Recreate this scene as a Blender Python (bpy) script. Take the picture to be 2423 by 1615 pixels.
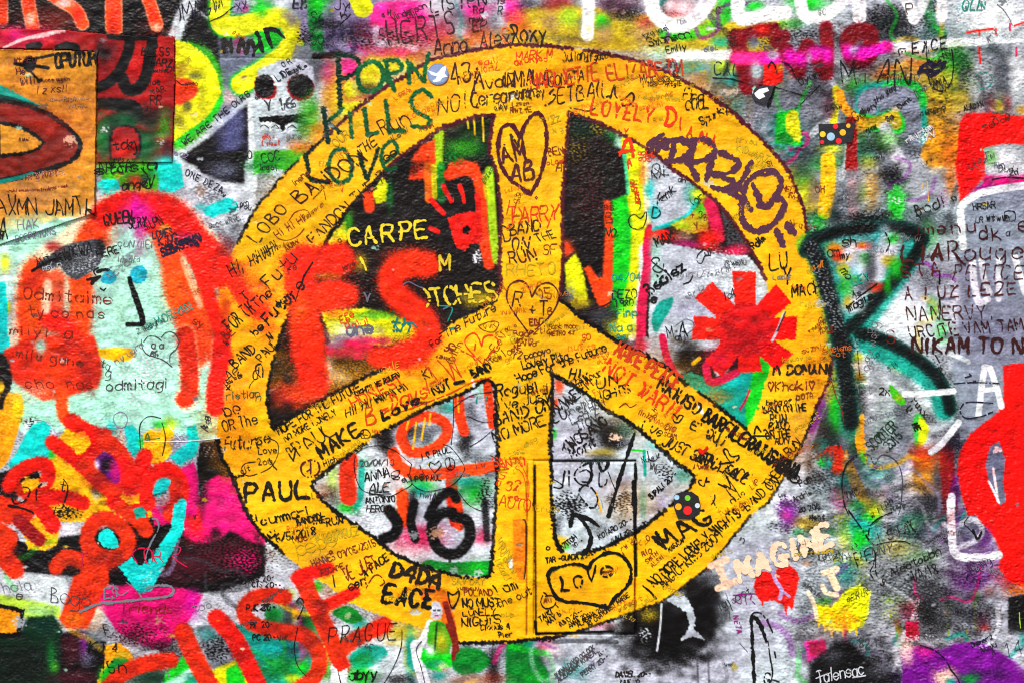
import bpy, math, random
import numpy as np
from mathutils import Vector

# ------------------------------------------------------------------ camera, light, exposure
sc = bpy.context.scene
for o in list(bpy.data.objects):
    bpy.data.objects.remove(o, do_unlink=True)
COL = sc.collection
EYE_Z = 1.35                                   # camera height; the wall centre in view
cam = bpy.data.cameras.new('camera')
cam.sensor_width = 36.0
CAM_D = 3.4
cam.lens = 36.0 * CAM_D / 2.423
cam.clip_end = 500.0
camo = bpy.data.objects.new('camera', cam)
camo.location = (0.0, -CAM_D, EYE_Z)
camo.rotation_euler = (math.radians(90), 0, 0)
COL.objects.link(camo)
sc.camera = camo

SUN_EL, SUN_AZ = 50.0, 205.0                   # degrees; azimuth clockwise from +Y (the wall faces -Y)
world = bpy.data.worlds.new('World')
sc.world = world
world.use_nodes = True
wn = world.node_tree
wn.nodes.clear()
sky = wn.nodes.new('ShaderNodeTexSky')
sky.sky_type = 'NISHITA'
sky.sun_disc = False
sky.sun_elevation = math.radians(SUN_EL)
sky.sun_rotation = math.radians(SUN_AZ)
sky.air_density = 1.0
sky.dust_density = 3.0
sky.ozone_density = 1.0
bg = wn.nodes.new('ShaderNodeBackground')
bg.inputs['Strength'].default_value = 0.1
wo = wn.nodes.new('ShaderNodeOutputWorld')
wn.links.new(sky.outputs[0], bg.inputs['Color'])
wn.links.new(bg.outputs[0], wo.inputs['Surface'])

sun = bpy.data.lights.new('sun', 'SUN')
sun.energy = 3.0
sun.angle = math.radians(4.0)
sun.color = (1.0, 0.96, 0.9)
suno = bpy.data.objects.new('sun', sun)
az, el = math.radians(SUN_AZ), math.radians(SUN_EL)
sdir = Vector((math.sin(az) * math.cos(el), math.cos(az) * math.cos(el), math.sin(el)))
suno.rotation_euler = sdir.to_track_quat('Z', 'Y').to_euler()
suno.location = sdir * 20
COL.objects.link(suno)

sc.cycles.use_denoising = False                # keep the fine grain of the wall
sc.cycles.max_bounces = 4
sc.cycles.diffuse_bounces = 2
sc.cycles.glossy_bounces = 1
sc.cycles.filter_width = 1.2
sc.view_settings.view_transform = 'Standard'
sc.view_settings.look = 'None'
sc.view_settings.gamma = 1.0
sc.view_settings.use_curve_mapping = False
sc.view_settings.exposure = 0.52

# ------------------------------------------------------------------ wall canvas (1 unit = 1 mm of wall, y down)
RNG = np.random.default_rng(7)
random.seed(7)
def fftnoise(shape, dx, lx, ly, bw=0.6):
    """band-passed noise with feature size lx, ly (mm), unit variance"""
    h, w = shape
    f = np.fft.rfft2(RNG.standard_normal((h, w)).astype(np.float32))
    fy = np.fft.fftfreq(h, dx)[:, None]
    fx = np.fft.rfftfreq(w, dx)[None, :]
    r = np.sqrt((fx * lx) ** 2 + (fy * ly) ** 2) + 1e-6
    f *= np.exp(-(np.log(r) / bw) ** 2)
    n = np.fft.irfft2(f, s=(h, w)).astype(np.float32)
    return n / n.std()

YCOAT = -1
BG_ONLY = False
class Canvas:
    def __init__(s, x0, y0, x1, y1, d):
        s.x0, s.y0, s.d = x0, y0, d
        s.w = int(round((x1 - x0) / d)) + 1
        s.h = int(round((y1 - y0) / d)) + 1
        s.rgb = np.empty((s.h, s.w, 3), np.float32)
        s.rgb[:] = np.array((0.72, 0.74, 0.78), np.float32)
        s.id = np.zeros((s.h, s.w), np.int16)
        sh = (s.h, s.w)
        k = max(1.0, d / 3.0)
        s.f1 = fftnoise(sh, d, 17 * k, 8 * k, 0.6)       # plaster wrinkles
        s.f2 = fftnoise(sh, d, 7.5 * k, 5.5 * k, 0.5)       # grit
        s.f3 = fftnoise(sh, d, 60, 45, 0.7)               # trowel lumps
        s.f4 = fftnoise(sh, d, 420, 380, 0.6)             # waves of the old wall
        g = 0.45 * s.f1 + 0.85 * s.f2 + 0.08 * s.f3
        s.grain = 0.5 + 0.5 * np.tanh(0.95 * g / g.std())
        s.grit = 0.5 + 0.5 * np.tanh(1.1 * fftnoise(sh, d, 12 * k, 6 * k, 0.5))     # flecks for overspray and painted light-dark relief
        s.wob = fftnoise(sh, d, 14, 14, 0.7)
        s.X = (x0 + d * np.arange(s.w)).astype(np.float32)
        s.Y = (y0 + d * np.arange(s.h)).astype(np.float32)
    def box(s, ax, ay, bx, by):
        i0 = max(0, int((ax - s.x0) / s.d)); i1 = min(s.w, int((bx - s.x0) / s.d) + 2)
        j0 = max(0, int((ay - s.y0) / s.d)); j1 = min(s.h, int((by - s.y0) / s.d) + 2)
        return (i0, i1, j0, j1) if i1 > i0 and j1 > j0 else None
    def lay(s, bx, a, col, g, cid, inv=False):
        i0, i1, j0, j1 = bx
        if g > 0:
            gr = (s.grit if g > .88 else s.grain)[j0:j1, i0:i1]
            n = 0.18 + 0.64 * ((1 - gr) if inv else gr)
            wd = 0.24 if g > .88 else 0.5
            g = 0.9 if g > .88 else 0.5 * g
            t = np.clip((a - n) / wd + 0.5, 0, 1)
            a = (1 - g) * a + g * (t * t * (3 - 2 * t)) * (a > 0.004)
        v = s.rgb[j0:j1, i0:i1]
        if BG_ONLY: a = a * (s.id[j0:j1, i0:i1] == 0)
        tn = 1 + (0.02 if cid == YCOAT else 0.035) * s.f3[j0:j1, i0:i1] * (1 if max(col) > .2 else .3)
        cm = np.asarray(col, np.float32)[None, None] * tn[..., None]
        if cid != YCOAT: cm[..., 1] += (.02 * s.wob[j0:j1, i0:i1] + .03 * np.tanh(s.f4[j0:j1, i0:i1])) * (float(max(col)) - .1)
        v += (np.clip(cm, 0, 1) - v) * a[..., None]
        if cid is not None:
            m = a > 0.5
            s.id[j0:j1, i0:i1][m] = cid
    def segs(s, pts, R, closed=False):
        """distance to a polyline, evaluated near it"""
        p = np.asarray(pts, np.float32)
        if closed: p = np.vstack([p, p[:1]])
        bx = s.box(p[:, 0].min() - R, p[:, 1].min() - R, p[:, 0].max() + R, p[:, 1].max() + R)
        if bx is None: return None, None
        i0, i1, j0, j1 = bx
        D = np.full((j1 - j0, i1 - i0), 1e6, np.float32)
        for (ax, ay), (cx, cy) in zip(p[:-1], p[1:]):
            b = s.box(min(ax, cx) - R, min(ay, cy) - R, max(ax, cx) + R, max(ay, cy) + R)
            if b is None: continue
            k0, k1, l0, l1 = b
            X = s.X[None, k0:k1] - ax; Y = s.Y[l0:l1, None] - ay
            ux, uy = cx - ax, cy - ay
            t = np.clip((X * ux + Y * uy) / (ux * ux + uy * uy + 1e-6), 0, 1)
            q = np.hypot(X - t * ux, Y - t * uy)
            sub = D[l0 - j0:l1 - j0, k0 - i0:k1 - i0]
            np.minimum(sub, q, out=sub)
        return bx, D
    def inside(s, pts, bx):
        i0, i1, j0, j1 = bx
        X = s.X[i0:i1]; Y = s.Y[j0:j1]
        ins = np.zeros((j1 - j0, i1 - i0), bool)
        n = len(pts)
        for k in range(n):
            ax, ay = pts[k]; cx, cy = pts[(k + 1) % n]
            if ay == cy: continue
            m = np.nonzero((Y >= min(ay, cy)) & (Y < max(ay, cy)))[0]
            if len(m) == 0: continue
            xi = ax + (Y[m] - ay) * (cx - ax) / (cy - ay)
            ins[m] ^= X[None, :] < xi[:, None]
        return ins

FX0, FY0, FX1, FY1 = -16.0, -16.0, 2439.0, 1631.0
FINE = Canvas(FX0, FY0, FX1, FY1, 1.9)
WX0, WY0, WX1, WY1 = -1300.0, -1250.0, 3723.0, 2157.5
WIDE = Canvas(WX0, WY0, WX1, WY1, 8.0)
CANV = [FINE, WIDE]

# ------------------------------------------------------------------ painting tools
ox = oy = 0.0
sc_u = 1.0
def t(c, r=None):
    """choose the patch of wall that the following coordinates refer to"""
    global ox, oy, sc_u
    if c == 'o': ox, oy, sc_u = 0.0, 0.0, 10.302
    elif c == 'n': ox, oy, sc_u = 0.0, 0.0, 1.0
    else: ox, oy, sc_u = (0, 606, 1212, 1817)[c], (0, 404, 808, 1211)[r], 2.5766
def N(pts):
    p = np.asarray(pts, float).reshape(-1, 2)
    return p * sc_u + (ox, oy)
def catmull(p, closed=False, step=9.0):
    p = np.asarray(p, float)
    n = len(p)
    if n < 3: return p
    out = []
    rng = range(n) if closed else range(n - 1)
    for i in rng:
        if closed: a, b, c, d = p[i - 1], p[i], p[(i + 1) % n], p[(i + 2) % n]
        else: a, b, c, d = p[max(i - 1, 0)], p[i], p[i + 1], p[min(i + 2, n - 1)]
        m = max(2, int(np.hypot(*(c - b)) / step))
        for k in range(m):
            u = k / m
            out.append(0.5 * (2 * b + (c - a) * u + (2 * a - 5 * b + 4 * c - d) * u * u + (3 * b - a - 3 * c + d) * u ** 3))
    if not closed: out.append(p[-1])
    return np.array(out)
C = dict(W=(232,233,240), w=(206,211,220), lw=(188,196,208), g=(116,121,132), dg=(60,62,70), k=(9,7,9), bk=(20,14,13),
         y=(255,188,0), yo=(250,156,5), ly=(226,226,0), lm=(170,215,20), ol=(196,166,20), gn=(10,200,25), gg=(55,170,20), dn=(2,44,38), dd=(4,40,22),
         fg=(0,122,36), te=(0,150,132), cy=(0,208,202), bl=(20,165,190), mi=(168,230,206), r=(240,22,8), rr=(250,6,0), orr=(252,62,8), ro=(222,40,8),
         dr=(150,12,16), cr=(212,14,70), mg=(220,0,106), pk=(255,36,150), fu=(244,0,190), pu=(118,8,140), la=(138,126,166), nv=(98,102,128),
         sl=(134,140,160), och=(206,132,34), pe=(255,218,184), tan=(176,128,100), mar=(78,18,34), ma2=(84,44,66), br=(124,26,14), grn=(6,88,44),
         oro=(236,108,8), wh=(250,250,252), pkw=(255,206,206), bd=(24,16,44), lilac=(190,170,220))
def rgb(c):
    c = C[c] if isinstance(c, str) else c
    return np.array(c, np.float32) / 255.0

MOT = {0: dict(name='painted_plaster', label=None, parent=None)}
cur = 0
def M(name=None, label=None, parent=None):
    global cur
    if name is None: cur = 0
    elif isinstance(name, int): cur = name
    else:
        cur = len(MOT)
        MOT[cur] = dict(name=name, label=label, parent=parent)
    return cur
def S(c, r, pts, s=None, a=1.0, g=0.15, sm=True, wob=0.04):
    """a stroke: radius r, soft edge s"""
    p = N(pts)
    if sm and len(p) > 2: p = catmull(p)
    r = r * sc_u
    s = (0.55 * r if s is None else s * sc_u)
    s = max(s, 2.0)
    for cv in CANV:
        if s > 7 and a > .8:                      # fine overspray around a sprayed stroke
            bx, D = cv.segs(p, r + s * 2.4)
            if bx is not None:
                u = np.clip((r + s * 2.2 - D) / (s * 2.6), 0, 1)
                cv.lay(bx, .34 * u, rgb(c), .95, None)
        bx, D = cv.segs(p, r + s * 1.3 + 3)
        if bx is None: continue
        D = D + cv.wob[bx[2]:bx[3], bx[0]:bx[1]] * min(r * wob, 1.6)
        u = np.clip((r + s * .75 - D) / s, 0, 1)
        cv.lay(bx, a * u * u * (3 - 2 * u), rgb(c), g, cur)
def F(c, pts, s=0.8, a=1.0, g=0.2, sm=False):
    """a filled outline with edge softness s"""
    p = N(pts)
    if sm: p = catmull(p, True)
    s = max(s * sc_u, 1.8)
    for cv in CANV:
        bx, D = cv.segs(p, s + 4, True)
        if bx is None: continue
        ins = cv.inside(p, bx)
        D = np.where(ins, D, -D) + cv.wob[bx[2]:bx[3], bx[0]:bx[1]] * 0.9
        u = np.clip(D / s + 0.5, 0, 1)
        cv.lay(bx, a * u * u * (3 - 2 * u), rgb(c), g, cur)
def B(c, cx, cy, rx, ry, a=1.0, g=0.45, rot=0, p=2.6, inv=False):
    """a misted spot"""
    (X0, Y0), = N([cx, cy])
    rx *= sc_u; ry *= sc_u
    R = 1.5 * max(rx, ry)
    ca, sa = math.cos(math.radians(rot)), math.sin(math.radians(rot))
    for cv in CANV:
        bx = cv.box(X0 - R, Y0 - R, X0 + R, Y0 + R)
        if bx is None: continue
        x = cv.X[None, bx[0]:bx[1]] - X0; y = cv.Y[bx[2]:bx[3], None] - Y0
        q = np.hypot((x * ca - y * sa) / rx, (x * sa + y * ca) / ry)
        q = q * (1 + 0.10 * cv.f3[bx[2]:bx[3], bx[0]:bx[1]])
        A = a * np.exp(-0.69 * np.clip(q, 0, 3) ** p)
        A[A < 0.01] = 0
        cv.lay(bx, A, rgb(c), g, cur if a > 0.8 else None, inv)

# single-stroke hand lettering
GL = {}
for ln in '''A 00 26 40|12 32
B 00 06|~06 26 35 24 03|~03 33 41 30 00
C ~45 36 16 04 02 10 30 41
D 00 06|~06 26 44 42 20 00
E 46 06 00 40|03 33
F 46 06 00|03 33
G ~45 36 16 04 02 10 30 42|42 22
H 00 06|40 46|03 43
I 20 26
J ~46 41 30 10 01
K 00 06|46 03 40
L 06 00 40
M 00 06 22 46 40
N 00 06 40 46
O ~26 05 02 10 30 42 45 26
P 00 06|~06 36 45 33 03
Q ~26 05 02 10 30 42 45 26|22 40
R 00 06|~06 36 45 33 03|23 40
S ~45 36 16 05 13 33 41 30 10 01
T 06 46|26 20
U ~06 02 10 30 42 46
V 06 20 46
W 06 10 24 30 46
X 00 46|06 40
Y 06 23 46|23 20
Z 06 46 00 40
a ~43 24 03 01 10 30 42|44 40
b 06 00|~03 24 43 41 20 01
c ~43 24 03 01 20 41
d 46 40|~43 24 03 01 20 41
e ~02 42 43 24 03 01 20 41
f ~45 26 15 10|04 34
g ~43 24 03 01 20 42|~44 4a 2b 0b
h 06 00|~03 24 43 40
i 20 24|25 26
j ~24 2a 0b|25 26
k 06 00|34 02 40
l 26 20
m 00 04|~03 14 23 20|~23 34 43 40
n 00 04|~03 24 43 40
o ~24 03 01 20 41 43 24
p 04 0b|~03 24 43 41 20 01
q ~43 24 03 01 20 41|44 4b
r 00 04|~03 24 44
s ~43 24 03 12 32 41 20 01
t ~26 21 30 41|04 44
u ~04 01 20 41|44 40
v 04 20 44
w 04 10 23 30 44
x 00 44|04 40
y 04 20|44 1b
z 04 44 00 40
0 ~26 05 02 10 30 42 45 26
1 15 26 20
2 ~05 26 45 33 00|00 40
3 ~05 26 45 33|~33 42 30 10 01
4 36 02 42|36 30
5 46 06 03|~03 33 42 30 10 01
6 ~36 04 01 20 41 33 02
7 06 46 10
8 ~26 05 23 41 20 01 23 45 26
9 ~44 23 05 26 45 40
! 26 22|20 21
. 20 21
, 21 1a
/ 00 46
- 13 33
+ 03 43|21 25
' 26 25
: 20 21|23 24
_ 00 40
~ ~03 14 32 43
< 44 02 40
& ~40 05 26 35 02 10 30 43
@ ~20 04 05 16 25|~25 36 45 44 20
* ~26 05 02 10 30 42 45 26|26 20|23 11|23 31
? ~05 26 45 33 22|20 21'''.split('\n'):
    k, v = ln[0], ln[2:]
    GL[k] = [(q.startswith('~'), [(int(z[0]), {'a': -1, 'b': -2}.get(z[1]) if z[1] in 'ab' else int(z[1])) for z in q.lstrip('~').split()]) for q in v.split('|')]
PEN = 0.49
RIB = []                                        # (name, label, colour, [polylines in mm], width, parent)
def X(text, x, y, h, ang=0, c='k', w=4.0, j=0.5, asp=0.62, sp=1.5, name='inscription', label=None, par=None, bend=0.0, slant=0.0, e=None):
    """handwriting; x,y = start of the baseline, h = capital height (patch units), w = pen width in mm"""
    H = h * sc_u
    p0 = N([x, y])[0]
    u = H / 6.0
    pen = 0.0
    lines = []
    if e:                                        # stretch the word to the length it has on the wall
        tot = sum(3.4 if q == ' ' else (1.6 if q in "Iil!.,':" else 4) + sp for q in text) - sp
        asp = min(1.5, max(.3, e * sc_u / (tot * u * 1.35)))
    rnd = random.Random(hash_text(text, x, y))
    sl0 = slant + rnd.gauss(.02, .13); fat = rnd.uniform(.78, 1.12); drift = rnd.gauss(0, .05); jj = j * rnd.uniform(.5, 1.15) * (.45 if w > 8.5 else 1)
    round_hand = rnd.random() < .35               # some hands round their corners
    for ch in text:
        if ch == ' ':
            adv = 3.4 * u * asp * 1.35; an = math.radians(ang + bend * pen / max(H, 1))
            p0 = p0 + (adv * math.cos(an), -adv * math.sin(an)); pen += adv; continue
        gl = GL.get(ch)
        if gl is None: continue
        narrow = ch in "Iil!.,':"
        x_off = -1.2 if narrow else 0.0
        dy = rnd.gauss(0, 0.3) * jj * u + drift * pen * .3; ks = 1 + rnd.gauss(0, 0.12) * jj; kx = 1 + rnd.gauss(0, .13) * jj; sl = sl0 + rnd.gauss(0, 0.10) * jj
        an0 = math.radians(ang + bend * pen / max(H, 1)); an = an0 + rnd.gauss(0, .07) * jj
        ca, sa = math.cos(an), math.sin(an)
        for smooth, pts in gl:
            q = []
            for gx, gy in pts:
                lx = (gx + x_off + rnd.gauss(0, .17) * jj) * u * asp * 1.35 * kx
                ly = (gy + rnd.gauss(0, .2) * jj) * u * ks + dy
                lx += sl * ly
                q.append((p0[0] + lx * ca - ly * sa * 1, p0[1] - lx * sa - ly * ca))
            q = np.array(q)
            if smooth or (round_hand and len(q) > 2): q = catmull(q, step=max(2.5, u * .8))
            else:
                o2 = [q[0]]
                for a_, b_ in zip(q[:-1], q[1:]):
                    dv = b_ - a_; nv_ = np.array((-dv[1], dv[0])) * rnd.gauss(0, .07)
                    o2 += [a_ + dv * .33 + nv_, a_ + dv * .67 + nv_, b_]
                q = np.array(o2)
            lines.append(q)
        adv = ((1.6 if narrow else 4) + sp) * u * asp * 1.35
        adv *= 1 + rnd.gauss(0, .09) * jj
        p0 = p0 + (adv * math.cos(an0), -adv * math.sin(an0))
        pen += adv
    cc = rgb(c); fade = max(0.0, rnd.gauss(.10, .10)) if name != 'peach_word' else 0.0
    cc = (cc * (1 - fade) + np.array((.45, .33, .2)) * fade) * 255
    RIB.append((name, label, cc, lines, w * (PEN if w < 8.5 else .68) * fat, par))
def hash_text(s, x, y):
    v = 17
    for chh in s: v = (v * 131 + ord(chh)) % 1000003
    return v + int(x * 7 + y * 13)
def Z(n, x, y, h, ang=0, c='k', w=2.6, **k):
    """writing too small or faded to read"""
    rnd = random.Random(int(x * 31 + y * 57 + n))
    X(''.join(rnd.choice('aeinosrtuclmvezg AEINRLw') for _ in range(n)), x, y, h, ang, c, w, j=1.3, name='faded_writing', **k)
def L(c, w, *paths, name='drawn_line', label=None, par=None, sm=True):
    RIB.append((name, label, c, [catmull(N(p), step=5.0) if sm and len(p) > 4 else N(p) for p in paths], w * (PEN if w < 8.5 else .68), par))
def lv0(x, y):
    i = int(FINE.id[int((y - FINE.y0) / FINE.d), int((x - FINE.x0) / FINE.d)])
    while MOT[i]['parent'] is not None: i = MOT[i]['parent']
    return i
# ------------------------------------------------------------------ layer 1: old paint in the background
def speck(c, cx, cy, rx, ry, a=0.5, inv=False): B(c, cx, cy, rx, ry, a, 1.0, 0, 2.6, inv)
def grit(cx, cy, rx, ry, k=.5, w=.5): speck('bk', cx, cy, rx, ry, .12 + .13 * k); speck('w', cx, cy, rx, ry, .11 + .14 * w, True)
t('o')
B('g', 117, 80, 140, 100, .45, .9)
F('g', [-8,-6, 40,-6, 60,20, 60,46, -8,46], 4, .6)
F('sl', [62,-6, 90,-6, 95,12, 70,22, 60,20], 4, .7)
F('g', [160,10, 243,5, 243,60, 195,60, 180,30], 6, .75, .6)
F('lw', [195,95, 243,110, 243,164, 160,164, 150,140, 180,118], 5, .75, .5)
F('lw', [118,143, 165,118, 185,112, 182,164, 118,164], 4, 1, .3)
B('g', 205, 110, 22, 18, .7, .9); B('W', 205, 125, 20, 12, .7, .9); B('dg', 222, 98, 12, 12, .6, .8)
# --- top left corner
t(0,0)
F('k', [-8,-8, 172,-8, 165,34, 95,36, -8,30], 2, 1, .3)
B('br', 40, 14, 30, 10, .5); B('br', 52, 20, 16, 8, .6)
F('k', [172,-8, 205,-8, 200,30, 206,60, 200,75, 180,50, 166,38], 3, 1, .4)
S('w', 5, [178,-6, 168,14, 160,36], 4, .9, .5)
F('nv', [200,35, 235,20, 243,80, 215,92, 204,80], 3, 1, .5)
B('la', 222, 8, 12, 8, 1, .4); B('k', 215, 42, 12, 9, .9, .6); B('w', 231, 40, 6, 12, .8, .6)
F('w', [160,135, 200,108, 220,95, 240,84, 243,157, 160,170], 3, 1, .4)
B('la', 208, 88, 8, 8, .8); B('pkw', 210, 90, 8, 7, .6, .8)
M('orange_letters', 'orange red sprayed letter ends on black at the top left corner', None)
t(0,0)
for q_, r_ in (([1,-8, 2,18], 4), ([24,-8, 27,10, 30,24], 5), ([42,-8, 58,2, 70,10, 76,22], 4.6), ([104,-8, 105,26], 6.4), ([134,-8, 140,10, 144,23], 4.6)): S('pe', r_ + 1, q_, 2.4, .9, .3); S('orr', r_, q_, 3, 1, .3)
B('pe', 28, 18, 4, 6, .9, .3); B('r', 72, 13, 4, 5, .7, .3); B('pe', 144, 25, 4, 3, .95, .3); B('W', 59, 3, 7, 4, .8, .4); B('rr', 105, 20, 5, 10, .5, .4); B('rr', 141, 14, 4, 8, .4, .4)
M()
m = M('big_letter', 'black and slate triangle with white edges under the lime ring', None)
F('k', [166,145, 190,128, 212,110, 228,96, 229,157, 228,175, 205,168, 180,155], 4, 1, .5)
B((88,88,150), 212, 130, 12, 24, .75, .6); B((100,100,160), 218, 112, 7, 12, .6, .6)
M('white_bar', 'white vertical bar on the right of the slate triangle', None); S('W', 3.6, [232,92, 233,130, 232,172], 2.6, 1, .25)
M()
t(0,1)
F('w', [166,-5, 235,-10, 235,45, 215,60, 180,40, 170,15], 4, 1, .4)
F('k', [172,-12, 226,-20, 224,12, 205,10, 185,2], 4, 1, .5)
B('nv', 205, 0, 14, 8, .7, .7); B('g', 190, 22, 14, 8, .6, .9); B('g', 215, 55, 10, 10, .7, .8); B('dg', 210, 70, 6, 10, .6, .8)
t('n'); F('nv', [540,80, 600,80, 660,66, 670,90, 640,125, 580,160, 540,150], 5, 1, .4); F('gn', [600,78, 650,66, 668,90, 640,120, 606,128], 4, .9, .3); B('la', 560, 30, 36, 18, 1, .3); B('dg', 556, 110, 18, 30, .6, .6)
m = M('lime_letter', 'lime yellow curved letter with a red orange spot', None)
t(0,0)
S('gg', 12, [163,52, 182,55, 191,72, 190,92, 178,112, 163,124], 5, .9, .4)
F('ly', [159,36, 176,41, 190,52, 200,68, 203,86, 196,102, 182,114, 160,130], 1.6, 1, .15)
F('orr', [160,74, 174,73, 181,80, 180,88, 170,94, 160,96], 3, 1, .3, True)
B('ol', 170, 64, 12, 5, .6); B('dg', 172, 97, 4, 4, .7); B('dg', 178, 70, 5, 3, .6)
S('gn', 2, [203,92, 190,112, 172,124, 165,132], 3, .8)
m = M('lime_letter', 'broad lime yellow letter sprayed at the top beside the pink mist', None)
t('n'); LOOP = [528,-30, 521,14, 524,56, 567,63, 628,47, 668,42, 694,72, 684,114, 639,156, 572,200]
S('gn', 25, LOOP, 16, .8, .3); S('ly', 23, LOOP, 5, 1, .12)
M()
t(1,0)
# --- lavender / pink area above the sign
F('la', [42,-8, 112,-8, 112,48, 60,52, 40,35], 4, 1, .45)
B('w', 25, 3, 10, 7, .9); B('la', 35, 14, 8, 9, .8); B('gn', 4, 6, 8, 7, .9, .3)
S('fg', 5.5, [55,-4, 54,20, 56,40, 54,52], 3, 1, .4); B('gn', 57, 3, 8, 10, .9, .3)
B('bd', 88, 28, 24, 9, .8, .7); B('k', 95, 35, 16, 10, .6, .9); B('k', 68, 22, 10, 5, .6, .8)
F('g', [36,40, 60,48, 76,50, 72,75, 55,80, 40,60, 30,60], 4, .9, .6)
B('dg', 60, 62, 14, 12, .7, .8); B('k', 46, 32, 8, 8, .6, .9)
F('pk', [108,6, 125,0, 150,-3, 165,4, 160,16, 150,24, 120,25, 105,22], 6, 1, .35, True)
B('pk', 200, 10, 14, 8, .95); B('pk', 236, 8, 14, 8, .95); B('W', 166, 6, 13, 8, 1, .3); B('w', 150, -3, 30, 4, .8)
B('cr', 150, 32, 45, 14, .75, .55); B('dr', 200, 24, 26, 10, .6, .7); B('oro', 185, 38, 18, 8, .7, .6); B('oro', 215, 36, 18, 8, .7, .6)
B('g', 186, 20, 8, 14, .8, .7); B('w', 187, 28, 5, 8, .7, .8); B('w', 225, 12, 5, 12, .9, .6); B('g', 218, 20, 6, 10, .7, .8)
B('k', 130, 38, 30, 8, .5, .9); B('cr', 130, 50, 30, 7, .8, .5); B('tan', 165, 48, 20, 6, .6, .6)
S('k', 2.6, [54,51, 64,51, 76,49], 2, 1, .4)
m = M('stencilled_face', 'grey stencilled face with round black sunglasses and teeth', None)
F('lw', [2,64, 20,56, 40,54, 52,62, 54,80, 46,98, 44,106, 46,134, 0,138, -4,100], 2.5, 1, .3)
B('w', 22, 95, 20, 8, .7, .6); B('g', 10, 130, 14, 6, .5, .8)
M('dark_lens', None, m); F('dr', [0,72, 12,70, 19,80, 17,90, 8,92, 0,88], 1.5, 1, .2, True); F('k', [1,72, 12,69, 17,78, 15,88, 7,90, 0,86], 1.2, 1, .1, True)
M('dark_lens', None, m); F('dr', [28,80, 32,71, 42,68, 52,75, 53,84, 46,92, 34,91], 1.5, 1, .2, True); F('k', [29,79, 33,71, 42,68, 51,74, 52,83, 45,90, 34,88], 1.2, 1, .1, True)
M('bridge', None, m); S('w', .8, [17,78, 28,78], .5)
M('mouth', None, m); F('k', [3,108, 30,106, 46,104, 45,114, 36,113, 24,121, 18,115, 4,113], 1, 1, .15)
M('tooth', None, m); F('w', [4,113, 12,112, 22,115, 23,120, 4,120], .8, 1, .2)
M('tooth', None, m); F('w', [27,116, 33,112, 42,114, 42,120, 27,120], .8, 1, .2)
M()
B('gg', 50, 106, 9, 17, .9, .6); B('fg', 45, 118, 8, 10, .7, .7); B('pe', 61, 92, 4, 20, .6, .6)
F('gg', [-2,139, 30,138, 44,134, 48,142, 30,157, -2,160], 3, .95, .55); B('fg', 8, 152, 16, 8, .7, .8); B('oro', 40, 136, 10, 6, .7, .6)
B('yo', 72, 88, 9, 26, .85, .3); B('ly', 82, 84, 9, 20, 1, .25); B('ly', 104, 68, 13, 13, 1, .2); B('ly', 125, 60, 18, 7, .9, .3)
B('pk', 85, 62, 9, 9, 1, .3); B('ly', 90, 100, 14, 14, .9, .3); B('bk', 104, 82, 8, 7, .7, .6); B('pk', 66, 66, 6, 10, .5, .6); B('yo', 60, 125, 14, 14, .8, .5)
M('lime_letter', 'lime oval at the top edge between lavender and pink', None)
S('ly', 9, [84,-14, 93,-4, 98,7], 1.2, 1, .15)
M()
# --- top middle
t(2,0)
F('ol', [-4,10, 40,4, 70,6, 120,14, 243,24, 243,60, 160,52, 90,46, 20,40, -4,40], 4, 1, .5)
B('pk', 0, 6, 6, 10, .9); B('cr', 4, 18, 8, 9, .7); B('dr', 44, 3, 16, 7, .8, .5); B('dg', 15, 3, 10, 5, .8, .6); B('g', 62, 1, 7, 5, .8); B('tan', 35, 20, 9, 9, .6, .8)
B('lm', 52, 15, 9, 9, .9, .5); B('g', 66, 24, 5, 12, .7); B('oro', 10, 30, 14, 8, .6, .7); B('dg', 50, 36, 30, 4, .5, .8)
B('ma2', 96, 6, 20, 9, 1, .6); B('k', 106, 13, 15, 6, .7, .8); B('gn', 82, 20, 6, 7, .8); B('tan', 84, 32, 8, 8, .7, .7); B('tan', 120, 31, 11, 9, .7, .7)
B('cr', 122, 20, 8, 6, .5, .8); S('gn', 4, [140,31, 160,32, 180,26, 195,16, 200,4], 5, .8, .4); B('lm', 175, 24, 16, 8, .6, .6)
B('gn', 196, 3, 8, 10, .9, .4); B('pkw', 152, 8, 16, 10, .9, .6); B('dr', 148, 13, 10, 3, .5, .8); B('k', 137, 6, 4, 8, .5, .8); B('lm', 185, 10, 8, 8, .6, .6)
B('w', 125, 48, 16, 6, .6, .8); B('mi', 140, 50, 16, 6, .6, .8)
F('g', [135,55, 165,50, 205,50, 208,72, 240,76, 243,140, 235,140, 205,108, 175,82, 150,66], 4, 1, .7)
B('te', 192, 40, 11, 5, .9, .5); B('mi', 160, 54, 18, 5, .6, .7); B('lm', 196, 62, 12, 8, .8, .6); B('te', 165, 63, 14, 5, .6, .7); B('tan', 172, 76, 11, 9, .9, .6); B('te', 208, 74, 20, 6, .8, .6)
B('te', 205, 100, 8, 12, .6, .8); B('W', 220, 110, 12, 14, .4, .9); B('dg', 195, 95, 10, 8, .6, .9)
M('sprayed_line', 'soft white spray line left of the magenta word', None)
S('W', 3.6, [146,52, 170,51, 190,51, 205,50], 5, .95, .3)
M('sprayed_line', 'soft white spray line right of the magenta word', None); t(3,0); S('W', 3.4, [100,43, 130,43, 160,40, 200,37, 243,33], 5, 1, .3)
M()
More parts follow.
